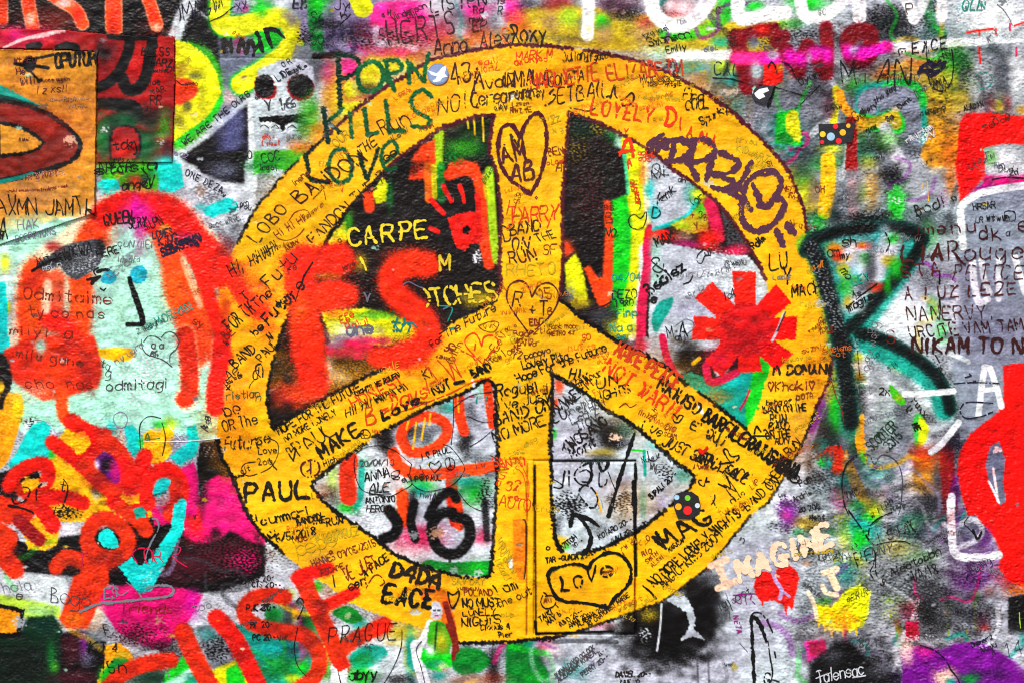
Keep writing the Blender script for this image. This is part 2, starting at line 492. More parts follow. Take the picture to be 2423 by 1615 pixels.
# --- white letters along the top
t(3,0)
F('lw', [-4,4, 30,8, 70,-6, 243,-6, 243,36, 150,36, 90,44, 60,30, 20,26, -4,22], 6, .6, .5); B('w', 210, 20, 40, 20, .7, .5)
B('dg', 115, 20, 26, 14, .8, .95); B('k', 105, 22, 14, 8, .5, 1); B('g', 40, 30, 26, 8, .8, .9); B('k', 30, 33, 20, 6, .5, 1)
B('gn', 36, 3, 16, 6, .9, .4); B('lm', 10, 22, 14, 5, .7, .6); B('fg', 24, 22, 10, 4, .6, .7)
S('fg', 4, [146,-5, 148,12, 152,26, 160,30], 4, .65, .7); B('te', 180, 8, 10, 8, .3, 1); B('dg', 152, 5, 10, 7, .6, .9)
M('white_letter', 'soft white sprayed stroke above the sign, leftmost of the white letters', None); t(2,0)
S('wh', 4.8, [70,-10, 70,10, 69,33], 2.8, 1, .15); B('W', 68, 2, 6, 5, .8); B('yo', 70, 26, 3, 4, .4, .8)
M('white_letter', 'round white sprayed letter cut off by the top edge', None)
S('wh', 6, [128,-14, 129,8, 138,20, 150,24, 164,20, 176,8, 187,-12], 3, 1, .2)
M('white_letter', 'angular white sprayed letter right of the round one', None)
S('wh', 5.6, [207,-12, 208,14, 216,18, 232,14, 250,12], 3, 1, .2); B('gn', 222, 6, 7, 4, .9, .3)
M('white_letter', 'white sprayed letters along the top edge above the magenta word', None); t(3,0)
S('wh', 5, [28,-8, 33,14, 46,16, 62,8, 76,-8], 2.6, 1, .15); S('wh', 5.5, [84,-12, 84,16], 2.8, 1, .2)
S('wh', 4.6, [122,-10, 130,6, 134,18], 2.6, 1, .2); S('wh', 4.2, [148,-10, 138,14], 2.6, .8, .3); S('wh', 4.2, [160,-8, 160,16], 2.6, 1, .2); B('W', 205, 12, 32, 18, .9, .45); B('W', 190, 26, 20, 8, .7, .6)
M()
B('g', 196, 72, 26, 28, .5, .9); B('W', 196, 74, 17, 18, .9, .55); B('W', 228, 70, 10, 22, .9, .6); S('g', 5, [206,46, 214,60, 216,90], 5, .8, .8); B('te', 196, 76, 14, 12, .3, 1)
F('yo', [132,52, 160,55, 178,72, 186,92, 178,116, 160,132, 142,120, 140,96, 138,82, 112,78, 112,60], 6, .6, .4)
B('ly', 160, 92, 22, 24, .8, .3); B('yo', 156, 108, 16, 20, .8, .4); B('lm', 172, 62, 12, 16, .8, .6); B('fg', 172, 54, 12, 9, .8, .8); B('dn', 182, 66, 5, 16, .5, .9)
B('oro', 105, 68, 11, 8, .9, .4); B('oro', 138, 56, 10, 6, .7, .5); B('pe', 132, 50, 12, 5, .7, .5); B('lm', 105, 76, 8, 4, .6)
F('g', [-4,68, 40,58, 66,70, 72,84, 60,104, 40,110, 36,140, 60,150, 90,140, 100,157, -4,160, -4,120], 5, 1, .75)
B('dg', 45, 80, 16, 10, .5, .9); B('gg', 80, 78, 13, 8, .85, .5); B('te', 88, 82, 10, 6, .6, .6); B('g', 92, 60, 12, 10, .7, .7)
B('sl', 50, 66, 20, 8, .6, .8); B('dg', 12, 40, 26, 8, .6, .9)
M('slate_arch', 'slate grey arch with a teal and green edge near the dotted black sticker', None)
S('te', 10, [92,98, 92,90, 104,86, 128,84, 134,94, 136,124], 4, .9, .4); S('gn', 8, [112,84, 130,82, 138,92], 3, .7, .4)
S('sl', 8, [92,100, 92,92, 104,89, 124,88, 130,96, 132,122], 3, 1, .35)
M()
F('sl', [120,105, 140,100, 142,150, 120,150, 112,122], 5, .9, .6)
M('yellow_green_letter', 'yellow and green sprayed letter beside the dotted black sticker', None)
S('te', 7, [78,108, 95,114, 114,108], 4, .7, .4); S('gn', 6.4, [88,112, 100,114, 116,108, 119,116], 3, .9, .4)
S('ly', 3.2, [63,82, 62,96, 60,112], 2, .95, .3); S('yo', 3.4, [66,86, 70,98, 80,108, 94,113, 106,112], 2.4, 1, .3); S('ol', 4.4, [90,114, 108,110, 116,106, 118,114], 2.4, .95, .4)
M('green_patch', 'green and yellow sprayed panel left of the dotted black sticker', None)
F('te', [6,104, 28,98, 33,136, 6,134], 4, .8, .4); F('gn', [8,104, 27,99, 31,134, 7,131], 3, .95, .35); F('ly', [17,106, 27,102, 30,130, 18,122], 2.5, 1, .25, True); B('fg', 14, 126, 7, 7, .7, .7)
M()
B('mar', 56, 98, 6, 14, .9, .5); B('k', 34, 140, 8, 6, .6, .9); B('oro', 82, 120, 7, 8, .8, .5); B('g', 95, 128, 14, 6, .7, .9); B('gn', 50, 150, 14, 7, .8, .4); B('ly', 57, 137, 10, 5, .9, .4); B('te', 90, 142, 10, 6, .7, .6)
B('ly', 92, 150, 8, 8, .6, .6); B('dg', 110, 134, 16, 9, .7, .9); S('W', 5, [108,118, 113,134, 122,150, 124,160], 4, .95, .4); B('W', 140, 152, 14, 8, .9, .5); B('dg', 136, 140, 10, 6, .6, 1); B('W', 146, 126, 14, 8, .5, 1)
M('red_drip', 'dark red dribbled stroke under the dotted black sticker', None)
S('dr', 4.4, [76,112, 77,132, 75,160], 2.4, 1, .3); t(3,1); S('dr', 5, [77,-8, 79,16], 2.4, .9, .4); S('r', 5, [77,14, 78,32, 81,46, 82,52], 2, 1, .3)
M()
t(3,0)
F('yo', [150,116, 174,108, 178,160, 150,160, 140,142], 4, .95, .4); B('oro', 168, 142, 8, 16, .8, .4); B('W', 215, 148, 18, 14, 1, .4); B('pkw', 186, 108, 16, 8, .9, .5); B('yo', 238, 102, 8, 4, .8); B('gg', 205, 145, 5, 8, .6)
B('dr', 204, 98, 6, 10, .8, .5); B('ol', 213, 97, 4.5, 9, 1, .4); B('dr', 219, 96, 4, 8, .7, .5)
M('red_letter', 'pure red angular letter cut by the right edge', None)
F('rr', [176,112, 182,104, 205,104, 220,106, 243,108, 250,134, 215,132, 199,136, 199,165, 172,165], 2.2, 1, .12)
t(3,1); F('rr', [172,-8, 199,-8, 199,4, 192,14, 180,26, 175,32], 2.4, 1, .15)
M()
# --- right middle
F('lw', [60,0, 172,-4, 178,40, 176,160, 100,160, 85,120, 60,60], 6, .75, .45); B('W', 135, 22, 20, 20, .7, .6); B('W', 120, 130, 20, 16, .8, .5)
B('g', 112, 8, 12, 12, .8, .9); B('k', 115, 6, 9, 8, .6, 1); B('g', 70, 26, 6, 18, .7, .8); B('W', 98, 22, 12, 18, .9, .4); B('gg', 89, 20, 5, 8, .5, .8); B('fu', 160, 25, 8, 12, .25, 1); B('g', 150, 44, 22, 9, .7, .9)
M('green_patch', 'bright green patch with white chips above the dark green letter', None); B('gn', 118, 30, 8, 16, 1, .45); B('W', 118, 28, 5, 4, .45, 1)
M()
B('ol', 24, 8, 14, 12, 1, .4); B('fg', 34, 8, 9, 12, .8, .7); B('ly', 34, 22, 8, 14, .8, .4); B('tan', 42, 22, 5, 16, .7, .6)
M('yellow_patch', 'yellow sprayed bar above the dark green letter', None); S('y', 6, [55,-10, 55,14, 52,38], 3, 1, .3)
M()
B('dn', 38, 44, 8, 6, .6, .7); B('gn', 46, 46, 8, 6, .7, .5); B('dg', 62, 40, 6, 16, .8, .7); B('ol', 40, 34, 10, 5, .7, .5); B('k', 92, 44, 18, 6, .7, .9)
F('mg', [180,24, 196,14, 200,4, 243,2, 243,18, 212,18, 192,24, 178,38], 3, 1, .3); B('pu', 205, 16, 18, 3, .6, .6); B('oro', 168, 8, 5, 14, .8, .5); B('W', 222, 0, 20, 6, .9, .4)
SLATE = M('slate_panel', 'slate grey painted panel with white outline and drips at the right edge', None)
F('sl', [177,70, 177,34, 190,22, 243,14, 243,170, 180,170, 172,120], 3, 1, .45)
t(3,2); F('sl', [172,-6, 243,-6, 243,30, 216,62, 190,82, 176,92, 176,60, 168,30], 4, 1, .5)
t(3,1)
M('white_outline', None, SLATE); S('W', 3.2, [179,70, 177,50, 177,34, 190,23, 212,17, 243,13], 1, 1, .2)
M('white_drip', None, SLATE)
S('W', 2.8, [188,84, 190,104, 194,121, 202,118], 1.5, 1, .25); S('W', 2.4, [196,82, 199,100, 204,112], 1.5, .9, .3); S('W', 2.2, [212,82, 212,118], 1.5, .8, .4); S('W', 2.6, [226,78, 232,98, 236,112], 1.5, .9, .3)
M()
t(3,1); B('W', 130, 135, 30, 14, .7, .5); B('gn', 152, 126, 5, 9, .6, .7); B('gn', 160, 148, 6, 10, .5, .7); B('nv', 205, 145, 20, 10, .5, .7); B('W', 172, 118, 5, 16, .8, .5)
t(3,2)
F('w', [86,2, 130,10, 165,40, 172,60, 168,90, 134,104, 134,160, 86,160], 4, .9, .4)
B('g', 98, 28, 14, 18, .6, .8); B('g', 122, 30, 8, 12, .6, .8); B('mi', 105, 80, 16, 20, .6, .6); B('W', 98, 55, 12, 26, .7, .5); S('W', 3, [90,10, 90,60, 92,100], 2, .8, .3); B('g', 125, 76, 7, 28, .8, .7); B('sl', 122, 88, 6, 20, .6, .6)
F('dg', [38,60, 62,50, 78,60, 84,100, 76,120, 60,112, 40,100, 30,100], 5, .9, .8)
M('lilac_patch', 'lilac and magenta chips along the right rim of the yellow symbol', None); S('la', 5, [58,38, 50,56, 42,74, 36,94], 3, .9, .6); S('pu', 3.4, [54,44, 48,62, 40,80], 3, .7, .7)
M()
B('gn', 62, 60, 8, 18, .95, .5); B('ly', 57, 48, 4, 12, .6); B('lm', 66, 38, 8, 12, .8, .6); B('gn', 66, 76, 6, 8, .7, .6); B('te', 52, 94, 9, 7, .8, .6); B('fg', 84, 36, 6, 8, .7, .7); B('pe', 82, 22, 4, 9, .9, .5); B('yo', 83, 32, 5, 4, .9, .4); B('ly', 82, 14, 5, 4, .8)
M('lime_leaf', 'slanted lime green leaf shaped dab under the dark green letter', None); F('gg', [111,39, 118,44, 126,55, 122,58, 114,52], 1, 1, .3, True); B('ol', 120, 51, 4, 3, .6)
M('yellow_crescent', 'yellow crescent on the left of the pale vertical band', None); F('yo', [88,66, 89,90, 92,112, 84,104, 80,88, 83,72], 1.2, 1, .25, True); B('gn', 87, 108, 4, 8, .8, .5)
M('yellow_crescent', 'short yellow and green dab right of the pale vertical band', None); F('gn', [133,70, 140,66, 146,80, 142,92, 136,98], 3, .7, .5, True); F('ly', [138,68, 143,70, 148,80, 145,92, 137,99, 138,84], 2.4, .9, .4)
M('orange_face', 'orange red beak like shape with a teal eye below the dark green letter', None); F('ro', [42,106, 56,96, 66,94, 72,104, 72,116, 66,124, 58,120, 58,110], 1.5, 1, .4); B('te', 53, 110, 7, 6, 1, .4); B('gn', 49, 110, 4, 4, .9, .4); B('yo', 72, 106, 2.5, 7, .9, .3)
M()
B('nv', 80, 112, 8, 8, .8, .6); S('yo', 5, [74,114, 80,128, 88,142, 96,152], 2, .95, .4); B('te', 70, 130, 6, 10, .9, .5); B('gn', 66, 140, 7, 6, .7, .5); B('gn', 82, 150, 9, 5, .8, .5); B('ly', 100, 152, 7, 7, .9, .4)
B('pkw', 104, 130, 10, 26, .8, .6); S('W', 3.4, [131,100, 130,140], 2, .9, .3); B('dg', 120, 148, 14, 8, .4, .9)
B('dr', 150, 104, 14, 8, .8, .6); B('ro', 140, 105, 8, 9, .9, .5); B('oro', 146, 112, 7, 6, .8, .5); B('yo', 144, 128, 12, 11, .9, .5); B('dg', 156, 124, 5, 18, .9, .6); B('tan', 150, 134, 6, 6, .7); S('dr', 6, [164,98, 166,130, 168,160], 3, .95, .5); B('pu', 172, 138, 4, 14, .8, .6); B('g', 142, 148, 14, 8, .7, .9); B('k', 168, 92, 9, 12, .7, .8)
F('w', [0,140, 14,122, 32,108, 44,112, 60,126, 66,160, -4,165], 4, .95, .5); B('W', 34, 118, 14, 12, .6, 1); B('pu', 18, 150, 10, 8, .7, .9); B('dg', 48, 128, 14, 12, .5, 1); B('dg', 50, 104, 12, 8, .6, .9)
M('red_drop', 'huge pure red drop shape with a dark slit at the right edge', None)
F('rr', [216,22, 226,20, 245,19, 250,170, 186,170, 178,140, 174,118, 177,100, 186,84, 204,70, 216,60], 1.6, 1, .12)
t(3,3); F('rr', [186,-5, 250,-5, 250,66, 236,70, 220,62, 212,50, 214,38, 208,24, 196,8], 4, 1, .3); B('rr', 226, 58, 16, 12, .8, .8)
t(3,2); M('slit', None, cur); F('nv', [204,96, 213,91, 218,108, 216,128, 218,146, 212,150, 205,134, 200,114], 1, 1, .2); F('pkw', [209,96, 214,97, 215,100, 207,102], 1, 1, .3); S('pkw', .9, [207,116, 211,146], .6); S('W', .8, [203,128, 212,147], .6)
M()
# --- bottom right
t(3,3)
B('g', 120, 30, 40, 20, .5, 1); B('dg', 20, 12, 20, 8, .5, 1); B('W', 110, 45, 30, 20, .6, 1); B('W', 120, 100, 30, 16, .6, 1); B('g', 140, 70, 30, 14, .6, 1); B('g', 180, 70, 16, 30, .5, .8); B('dg', 190, 100, 22, 14, .5, 1); B('g', 40, 75, 10, 40, .5, .9)
B('pu', 20, 3, 8, 10, .8, .6); B('pk', 17, 2, 4, 5, .5, .7); B('y', 38, 10, 12, 6, .85, .7); B('fg', 28, 18, 6, 4, .6, .7); B('dg', 46, 6, 8, 5, .6, .9); B('fg', 58, 17, 4, 5, .7, .7); B('ly', 68, 6, 8, 8, .5, .9)
M('teal_patch', 'teal and green patch with a yellow rim under the drawn white heart', None)
B('cy', 88, 12, 12, 14, .7, .6); B('te', 85, 16, 12, 12, .95, .55); B('gn', 84, 26, 8, 10, .9, .5); B('gn', 96, 4, 8, 5, .9, .4); B('ly', 98, 0, 5, 4, .9)
M(); B('ly', 70, 24, 6, 10, .6, .8); B('ly', 82, 44, 8, 6, .9, .5); B('te', 90, 38, 6, 6, .9, .5); B('ly', 64, 43, 8, 4, .5, 1); B('te', 72, 56, 10, 12, .8, .8); B('lm', 86, 64, 8, 10, .5, 1); B('nv', 62, 74, 12, 8, .7, .7); B('gn', 54, 82, 8, 4, .8, .5)
M('yellow_patch', 'lemon yellow dripping patch at lower right', None)
F('ly', [44,84, 58,86, 72,70, 84,66, 94,72, 92,92, 88,104, 74,110, 56,108, 44,98], 5, 1, .4); B('y', 60, 95, 14, 12, .6, .5)
for i, q in enumerate((46,52,58,63,69,75,81)): S('y', .9, [q,92, q+.5,104+(i*5)%11], .6, .8, .4)
M(); B('cr', 71, 112, 2, 9, .8, .4); B('yo', 72, 98, 10, 9, .5, .9); B('oro', 128, 86, 9, 5, .6, .8); B('lm', 114, 80, 10, 5, .6, .9); B('ly', 112, 92, 8, 8, .4, 1); B('pkw', 50, 112, 20, 8, .5, .8)
M('dark_patch', 'dark ridged patch of bare wall at lower right', None); B('k', 148, 92, 16, 20, .85, .85); B('dg', 140, 72, 20, 8, .4, 1)
M(); B('cr', 128, 92, 6, 8, .7, .6); M('crimson_patch', 'crimson rectangle beside the dark ridged patch', None); F('cr', [126,100, 138,100, 139,118, 127,119], 2.5, 1, .4); B('dr', 132, 112, 6, 7, .7, .5)
M(); S('gn', 2.4, [120,106, 121,122], 2, .9, .4); S('oro', 2.4, [118,100, 125,122], 2, .7, .5); B('te', 117, 119, 2.5, 4, .8); S('lm', .8, [165,86, 166,112], .8, .7, .5); S('y', .8, [183,108, 184,122], .8, .7, .5); S('lm', 1, [190,76, 191,108], 1, .6, .6)
M('pink_square', 'pinkish red square patch at the bottom', None); F('pk', [33,118, 52,116, 55,130, 36,138], 4, .9, .6); F('cr', [37,119, 53,117, 54,130, 39,132], 2.5, 1, .35); B('pu', 33, 128, 3, 7, .6, .7)
M('black_patch', 'black rounded patch with a white signature at the bottom', None)
B('dg', 80, 128, 40, 14, .5, .6); F('k', [38,138, 52,128, 62,118, 76,118, 92,134, 110,144, 124,150, 122,172, 36,172], 9, .95, .6); B('g', 104, 146, 14, 6, .45, .7); B('g', 60, 132, 9, 6, .4, .8)
M(); B('pu', 190, 60, 14, 10, .5, .9); B('tan', 203, 72, 6, 5, .8, .6); B('gg', 191, 76, 4, 6, .8, .6); B('cr', 197, 100, 6, 8, .6, .8); B('r', 199, 106, 5, 3, .7, .6); B('oro', 230, 72, 14, 6, .7, .9)
M('dark_patch', 'black patch at the right edge low down', None); F('k', [221,78, 243,74, 243,115, 221,112], 2, .95, .55); B('W', 214, 92, 5, 18, .6, .7); M()
B('W', 150, 118, 24, 6, .6, .9); B('pe', 128, 124, 8, 6, .8, .4); B('w', 228, 118, 14, 8, .8, .4)
m = M('purple_patch', 'purple sprayed mound under a black arc at the bottom right', None)
F('pu', [124,130, 138,122, 158,126, 172,120, 196,118, 216,130, 232,140, 243,150, 243,172, 150,172, 122,165], 5, 1, .35)
B('pkw', 128, 130, 6, 9, .9, .6); B('pk', 144, 128, 8, 6, .6, .8); B('pe', 162, 152, 10, 8, .9, .8); B('lilac', 200, 122, 14, 4, .4, .9); B('bd', 205, 148, 20, 5, .5, .8); B('fg', 185, 153, 9, 5, .9, .5); B('te', 168, 156, 4, 4, .8); B('w', 238, 136, 10, 9, .8, .5); B('te', 236, 118, 5, 6, .8, .4); B('bd', 118, 150, 6, 9, .7, .8)
M()
M('white_corner_line', 'thick pinkish white corner stroke beside the red drop', None)
t(3,2); S('W', 3.2, [169,142, 168,160], 1.2, 1, .2)
t(3,3); S('W', 3.4, [168,-10, 169,18, 171,36, 178,41, 196,41, 212,39], 1.2, 1, .2); S('pkw', 1.6, [169,0, 170,20], 1.4, .8, .5); M()
F('sl', [174,4, 190,2, 200,14, 206,26, 208,36, 186,38, 175,34], 2.5, 1, .4); B('pu', 200, 24, 6, 12, .6, .8); B('dr', 160, 6, 5, 6, .8); B('fg', 140, 6, 14, 6, .7, .8); B('ly', 132, 13, 8, 5, .6, .8); B('sl', 145, 16, 14, 6, .6, .7)
# --- bottom middle under the sign
t(2,3)
F('fg', [-6,118, 18,118, 26,132, 34,148, 36,165, -6,165], 3, 1, .4); B('dd', 26, 128, 5, 12, .6, .7); B('gn', 22, 152, 10, 6, .5, .6); B('te', 18, 122, 6, 5, .8)
B('cr', 30, 122, 9, 5, .7, .6); B('pkw', 36, 128, 9, 6, .8, .5); B('cr', 80, 103, 12, 4, .45, .7); B('g', 42, 134, 12, 10, .6, .6); B('te', 55, 145, 14, 8, .45, .8); B('w', 70, 128, 16, 10, .6, .5); S('dg', 1.6, [38,119, 60,118, 96,119], 1.5, .7, .4)
m = M('black_circle', 'black sprayed circle with a grey dolphin tail on it', None)
B('k', 140, 108, 42, 34, 1, .4, 0, 4.5); B('k', 175, 88, 18, 34, 1, .35, 0, 4); B('k', 118, 100, 16, 14, .9, .5); B('k', 150, 128, 26, 14, .6, .8); B('w', 122, 111, 6, 6, .4, .95); B('ol', 126, 94, 8, 6, .6, .7); B('bk', 160, 70, 14, 6, .7, .6)
M('dolphin', 'grey dolphin body bending down to its tail fluke', m)
F('lw', [141,76, 150,71, 160,78, 166,88, 168,98, 167,107, 177,117, 166,114, 155,118, 161,108, 163,104, 160,92, 152,86, 143,82], .8, 1, .15, False)
M('white_drip', None, m); S('w', .7, [137,84, 136,104, 133,127], .5, 1, .1)
M()
for q in (170, 180): S('dg', .7, [q,128, q+1,156], 1.2, .6, .5)
# --- bottom between sign and left letters
t(1,3)
F('w', [-6,20, 10,26, 50,70, 70,80, 30,72, -6,70], 3, .9, .6); B('dg', 5, 30, 6, 12, .6, .9)
B('pkw', 2, 92, 6, 5, .5); B('fg', 16, 94, 13, 8, 1, .4); B('W', 32, 75, 7, 6, .8, .5); B('dg', 30, 93, 6, 12, .9, .5); B('y', 36, 93, 3, 6, .8, .5); B('lm', 32, 75, 4, 4, .5); B('k', 44, 98, 6, 12, .8, .7); B('fg', 52, 100, 8, 18, .9, .5); B('gg', 56, 68, 5, 6, 1, .4); B('tan', 66, 72, 5, 6, .7)
F('te', [-6,112, 22,112, 44,118, 52,135, 48,150, 28,160, -6,160], 4, 1, .4); B('bd', 36, 128, 14, 14, .5, .7); B('cy', 14, 126, 16, 4, .6, .5); B('la', 44, 126, 6, 14, .7, .5); B('fg', 22, 142, 18, 9, .9, .6); B('gn', 42, 142, 7, 6, .9, .3); B('ly', 35, 153, 9, 4, .8); B('gg', 64, 140, 5, 12, .9, .5); B('ly', 66, 124, 5, 9, .6)
F('w', [86,104, 100,98, 118,104, 138,118, 145,157, 110,157, 100,130], 5, .9, .55); B('ol', 136, 110, 18, 8, .9, .5); B('te', 95, 103, 8, 5, .8, .5); B('W', 82, 108, 6, 7, .8, .5); B('ly', 81, 118, 4, 3, .8)
M('green_patch', 'green leaf like patch above the red sprayed letter E', None); F('fg', [70,92, 78,86, 90,88, 98,98, 88,102, 76,97], 1.8, 1, .3, True)
M('green_patch', 'teal green mound at the bottom right of the red sprayed letter E', None); F('te', [86,132, 102,122, 118,124, 120,132, 108,140, 92,144], 2.5, 1, .3, True); B('fg', 98, 134, 10, 6, .7, .6); B('gn', 98, 150, 13, 8, 1, .4)
M(); B('lw', 118, 142, 10, 10, .7, .6); B('te', 142, 130, 4.5, 22, .95, .4); B('k', 132, 153, 14, 5, .7, .7); B('g', 112, 154, 8, 5, .7)
M('green_patch', 'deep green oval right of the small painted woman', None); F('fg', [178,132, 190,124, 206,126, 216,136, 206,146, 186,148], 2.5, 1, .35, True)
M(); B('tan', 200, 154, 26, 5, .8, .7); B('k', 218, 142, 5, 18, .8, .8); B('dg', 225, 130, 6, 8, .5, .7); B('br', 216, 152, 8, 6, .6, .8); B('te', 168, 150, 6, 4, .7)
m = M('painted_woman', 'small painted woman with orange hair and green clothes at the foot of the symbol', None)
S('W', 4, [146,124, 149,140, 156,162], 1.5, 1, .25); S('W', 3, [150,122, 156,112, 160,104], 1.5, .9, .3)
# --- bottom left
t(0,3); M()
F('w', [-6,52, 20,56, 62,60, 62,82, 50,96, -6,86], 3, 1, .6); F('w', [186,76, 205,70, 243,50, 243,100, 180,110, 170,95], 3, 1, .55); B('W', 62, 18, 10, 8, 1, .4)
F('k', [16,22, 30,34, 46,34, 56,22, 76,20, 110,10, 160,-5, 195,8, 243,20, 243,58, 205,72, 180,74, 120,70, 62,58, 20,54, 2,26], 3, 1, .45)
F('mg', [165,-15, 200,-15, 243,-15, 243,30, 228,26, 212,16, 202,24, 190,28, 178,28, 168,20], 5, 1, .3); B('r', 180, 8, 9, 14, .8, .4); F('mg', [195,-60, 212,-76, 222,-50, 243,-10, 243,28, 225,22, 208,2], 4, 1, .35); B('k', 198, 16, 4, 18, .6, .8); speck('mar', 210, 40, 34, 18, .62); speck('mg', 225, 44, 18, 12, .34)
B('mar', 168, 50, 22, 16, .8, .7); B('pu', 120, 50, 8, 8, .3, .8)
F('lm', [-6,74, 25,80, 55,86, 56,96, 30,98, -6,92], 4, .8, .5); B('mi', 36, 90, 14, 5, .5, .6)
F('dd', [-6,112, 20,108, 26,96, 50,94, 58,108, 60,165, -6,165], 4, 1, .45); B('k', 20, 140, 30, 20, .7, .7); B('fg', 47, 132, 4, 12, .7, .7); B('dn', 40, 104, 14, 8, .6, .8); B('gg', 50, 142, 4, 5, .8, .5)
F('k', [56,110, 80,108, 98,120, 96,165, 56,165], 4, 1, .5); B('pu', 77, 120, 4, 10, .8, .6); B('mar', 66, 124, 9, 16, .7, .8); B('g', 90, 112, 12, 9, .9, .6); B('la', 80, 134, 6, 8, .5, .8); B('mar', 70, 152, 24, 6, .7, .8)
M('magenta_patch', 'magenta painted wedge under the cyan arrow', None)
F('mg', [86,70, 120,66, 170,70, 186,76, 176,95, 165,112, 150,128, 130,122, 108,110, 96,92, 84,84], 3, 1, .25); B('fu', 176, 84, 7, 12, .6, .4); speck('k', 125, 112, 24, 10, .5)
M(); B('k', 150, 126, 24, 8, .7, .8); B('mar', 120, 116, 16, 8, .5, .8); B('dd', 140, 152, 26, 10, .9, .5); B('pe', 88, 92, 7, 9, .8, .5); B('tan', 86, 104, 9, 5, .6, .7)
M('orange_smear', 'orange red vertical smear left of the magenta wedge', None)
F('ro', [68,58, 90,46, 100,52, 98,66, 90,84, 86,96, 80,106, 62,106, 55,98, 62,78], 3, 1, .35); speck('dr', 76, 76, 14, 10, .4); B('oro', 68, 98, 10, 7, .7, .5)
M('yellow_block', 'yellow block with thick black outline at the left edge', None)
F('k', [-10,82, 12,86, 23,89, 20,104, 17,116, -10,116], .8, 1, .1); F('yo', [-10,87, 12,90, 18,93, 15,109, 11,111, -10,110], .8, 1, .15)
M('green_yellow_patch', 'green and yellow rounded shape at the bottom left', None)
F('yo', [97,122, 110,120, 120,128, 123,138, 112,146, 96,165, 86,165, 92,148, 96,136], 1.4, 1, .3); F('fg', [104,134, 114,132, 120,138, 108,148, 104,160, 92,160, 95,146, 100,140], 1.6, 1, .35); B('gn', 98, 150, 7, 7, .8, .4); B('ol', 112, 131, 7, 4, .8)
M(); F('gn', [168,132, 180,148, 176,165, 148,165, 152,148], 3, 1, .35); S('mi', 3.4, [150,162, 165,154, 178,145], 3, 1, .4); B('te', 178, 155, 6, 6, .8)
F('g', [180,105, 195,103, 214,120, 222,138, 212,145, 192,142], 3, 1, .5); speck('k', 202, 125, 14, 12, .65); B('te', 190, 112, 8, 5, .5, .8); F('ly', [192,146, 216,136, 243,165, 195,165], 3, 1, .3); F('gn', [208,144, 222,136, 226,165, 208,165], 2, 1, .3); F('te', [214,100, 236,112, 243,135, 226,118], 2, 1, .4)
# --- left middle
t(0,2)
F('mi', [-6,-40, 220,-60, 205,40, 205,92, 150,85, 100,78, 48,82, 20,82, -6,60], 5, 1, .25)
t(0,1)
F('mi', [-10,36, 40,36, 110,40, 150,20, 175,45, 200,60, 210,110, 210,170, -10,170], 6, 1, .3); B('w', 172, 30, 10, 14, .8, .6); speck('lm', 110, 125, 12, 18, .5); speck('lm', 105, 85, 10, 10, .3); B('w', 95, 28, 9, 8, .8); B('W', 20, 54, 20, 12, .4, .7); speck('W', 110, 120, 50, 60, .38); speck('te', 120, 130, 50, 50, .15)
B('la', 46, 56, 5, 12, .5, .7); B('lm', 62, 54, 8, 10, .35, .7); B('w', 6, 90, 9, 26, .7, .6); B('la', 9, 126, 5, 12, .6, .8); B('ly', 5, 84, 4, 8, .9, .5); B('ly', 7, 125, 2.5, 5, .9, .4)
F('cy', [-10,104, 5,102, 7,125, 5,170, -10,170], 1.4, 1, .15)
M('cyan_spot', 'cyan dab above the forehead of the painted face', None); F('cy', [90,12, 98,6, 106,7, 110,16, 106,23, 96,24, 91,20], 1, 1, .2, True)
M('cyan_spot', 'large cyan patch under the black triangle', None); F('cy', [140,-4, 152,-8, 166,-6, 169,14, 160,20, 147,20, 144,8], 1.4, 1, .2); t(0,0); F('cy', [142,157, 148,150, 155,147, 162,152, 165,162, 145,162], 1.4, 1, .2)
t(0,1)
M('cyan_spot', 'cyan oval dab right of the painted hair', None); F('cy', [186,36, 198,29, 210,25, 217,30, 217,37, 204,40, 193,43], 1.2, 1, .25, True); B('cy', 184, 33, 5, 3, .5, .7)
M(); F('gg', [92,-3, 142,-6, 146,8, 144,21, 126,22, 112,16, 108,8, 94,8], 1.5, 1, .4); B('br', 124, 8, 9, 8, .8, .6); B('ro', 126, 10, 5, 6, .8, .5); B('dn', 134, 6, 5, 5, .8, .5); B('y', 132, 20, 5, 4, .8)
# left edge paint under the face
t(0,2)
F('bk', [-6,10, 10,10, 12,30, 8,55, -6,62], 2, 1, .5); F('yo', [-6,52, 8,46, 20,48, 22,60, 16,84, 8,108, -6,124], 1.8, 1, .25); B('ly', 16, 60, 5, 12, .6, .5); B('y', 1, 42, 4, 5, 1, .3); S('k', 2, [4,30, 7,42, 2,52, 1,60], 2, .9, .5)
F('y', [46,100, 62,78, 80,86, 100,110, 130,140, 150,160, 60,165, 40,150], 3, 1, .3); F('w', [22,70, 46,74, 50,84, 42,96, 22,84], 2, .8, .7); speck('k', 30, 74, 8, 6, .5); speck('la', 45, 88, 8, 10, .6)
M('cyan_patch', 'cyan patch left of the red sprayed letters', None); F('cy', [22,88, 30,76, 40,72, 47,78, 44,92, 36,104, 26,112, 10,118, 8,112, 16,100], 1.4, 1, .25); B('cy', 43, 101, 6, 6, 1, .3); B('gn', 47, 103, 2.5, 4, .8)
M('cyan_patch', 'upright cyan bar above the red sprayed letters', None); F('cy', [114,78, 122,76, 128,84, 129,100, 122,106, 116,96], 1.2, 1, .2); B('cy', 102, 82, 5, 8, .9, .4); B('gn', 131, 93, 4, 6, .8)
M('cyan_patch', 'broad cyan patch beside the left rim of the yellow symbol', None); F('cy', [172,78, 180,76, 183,92, 180,104, 165,113, 156,106, 164,98, 172,92], 1.6, 1, .3)
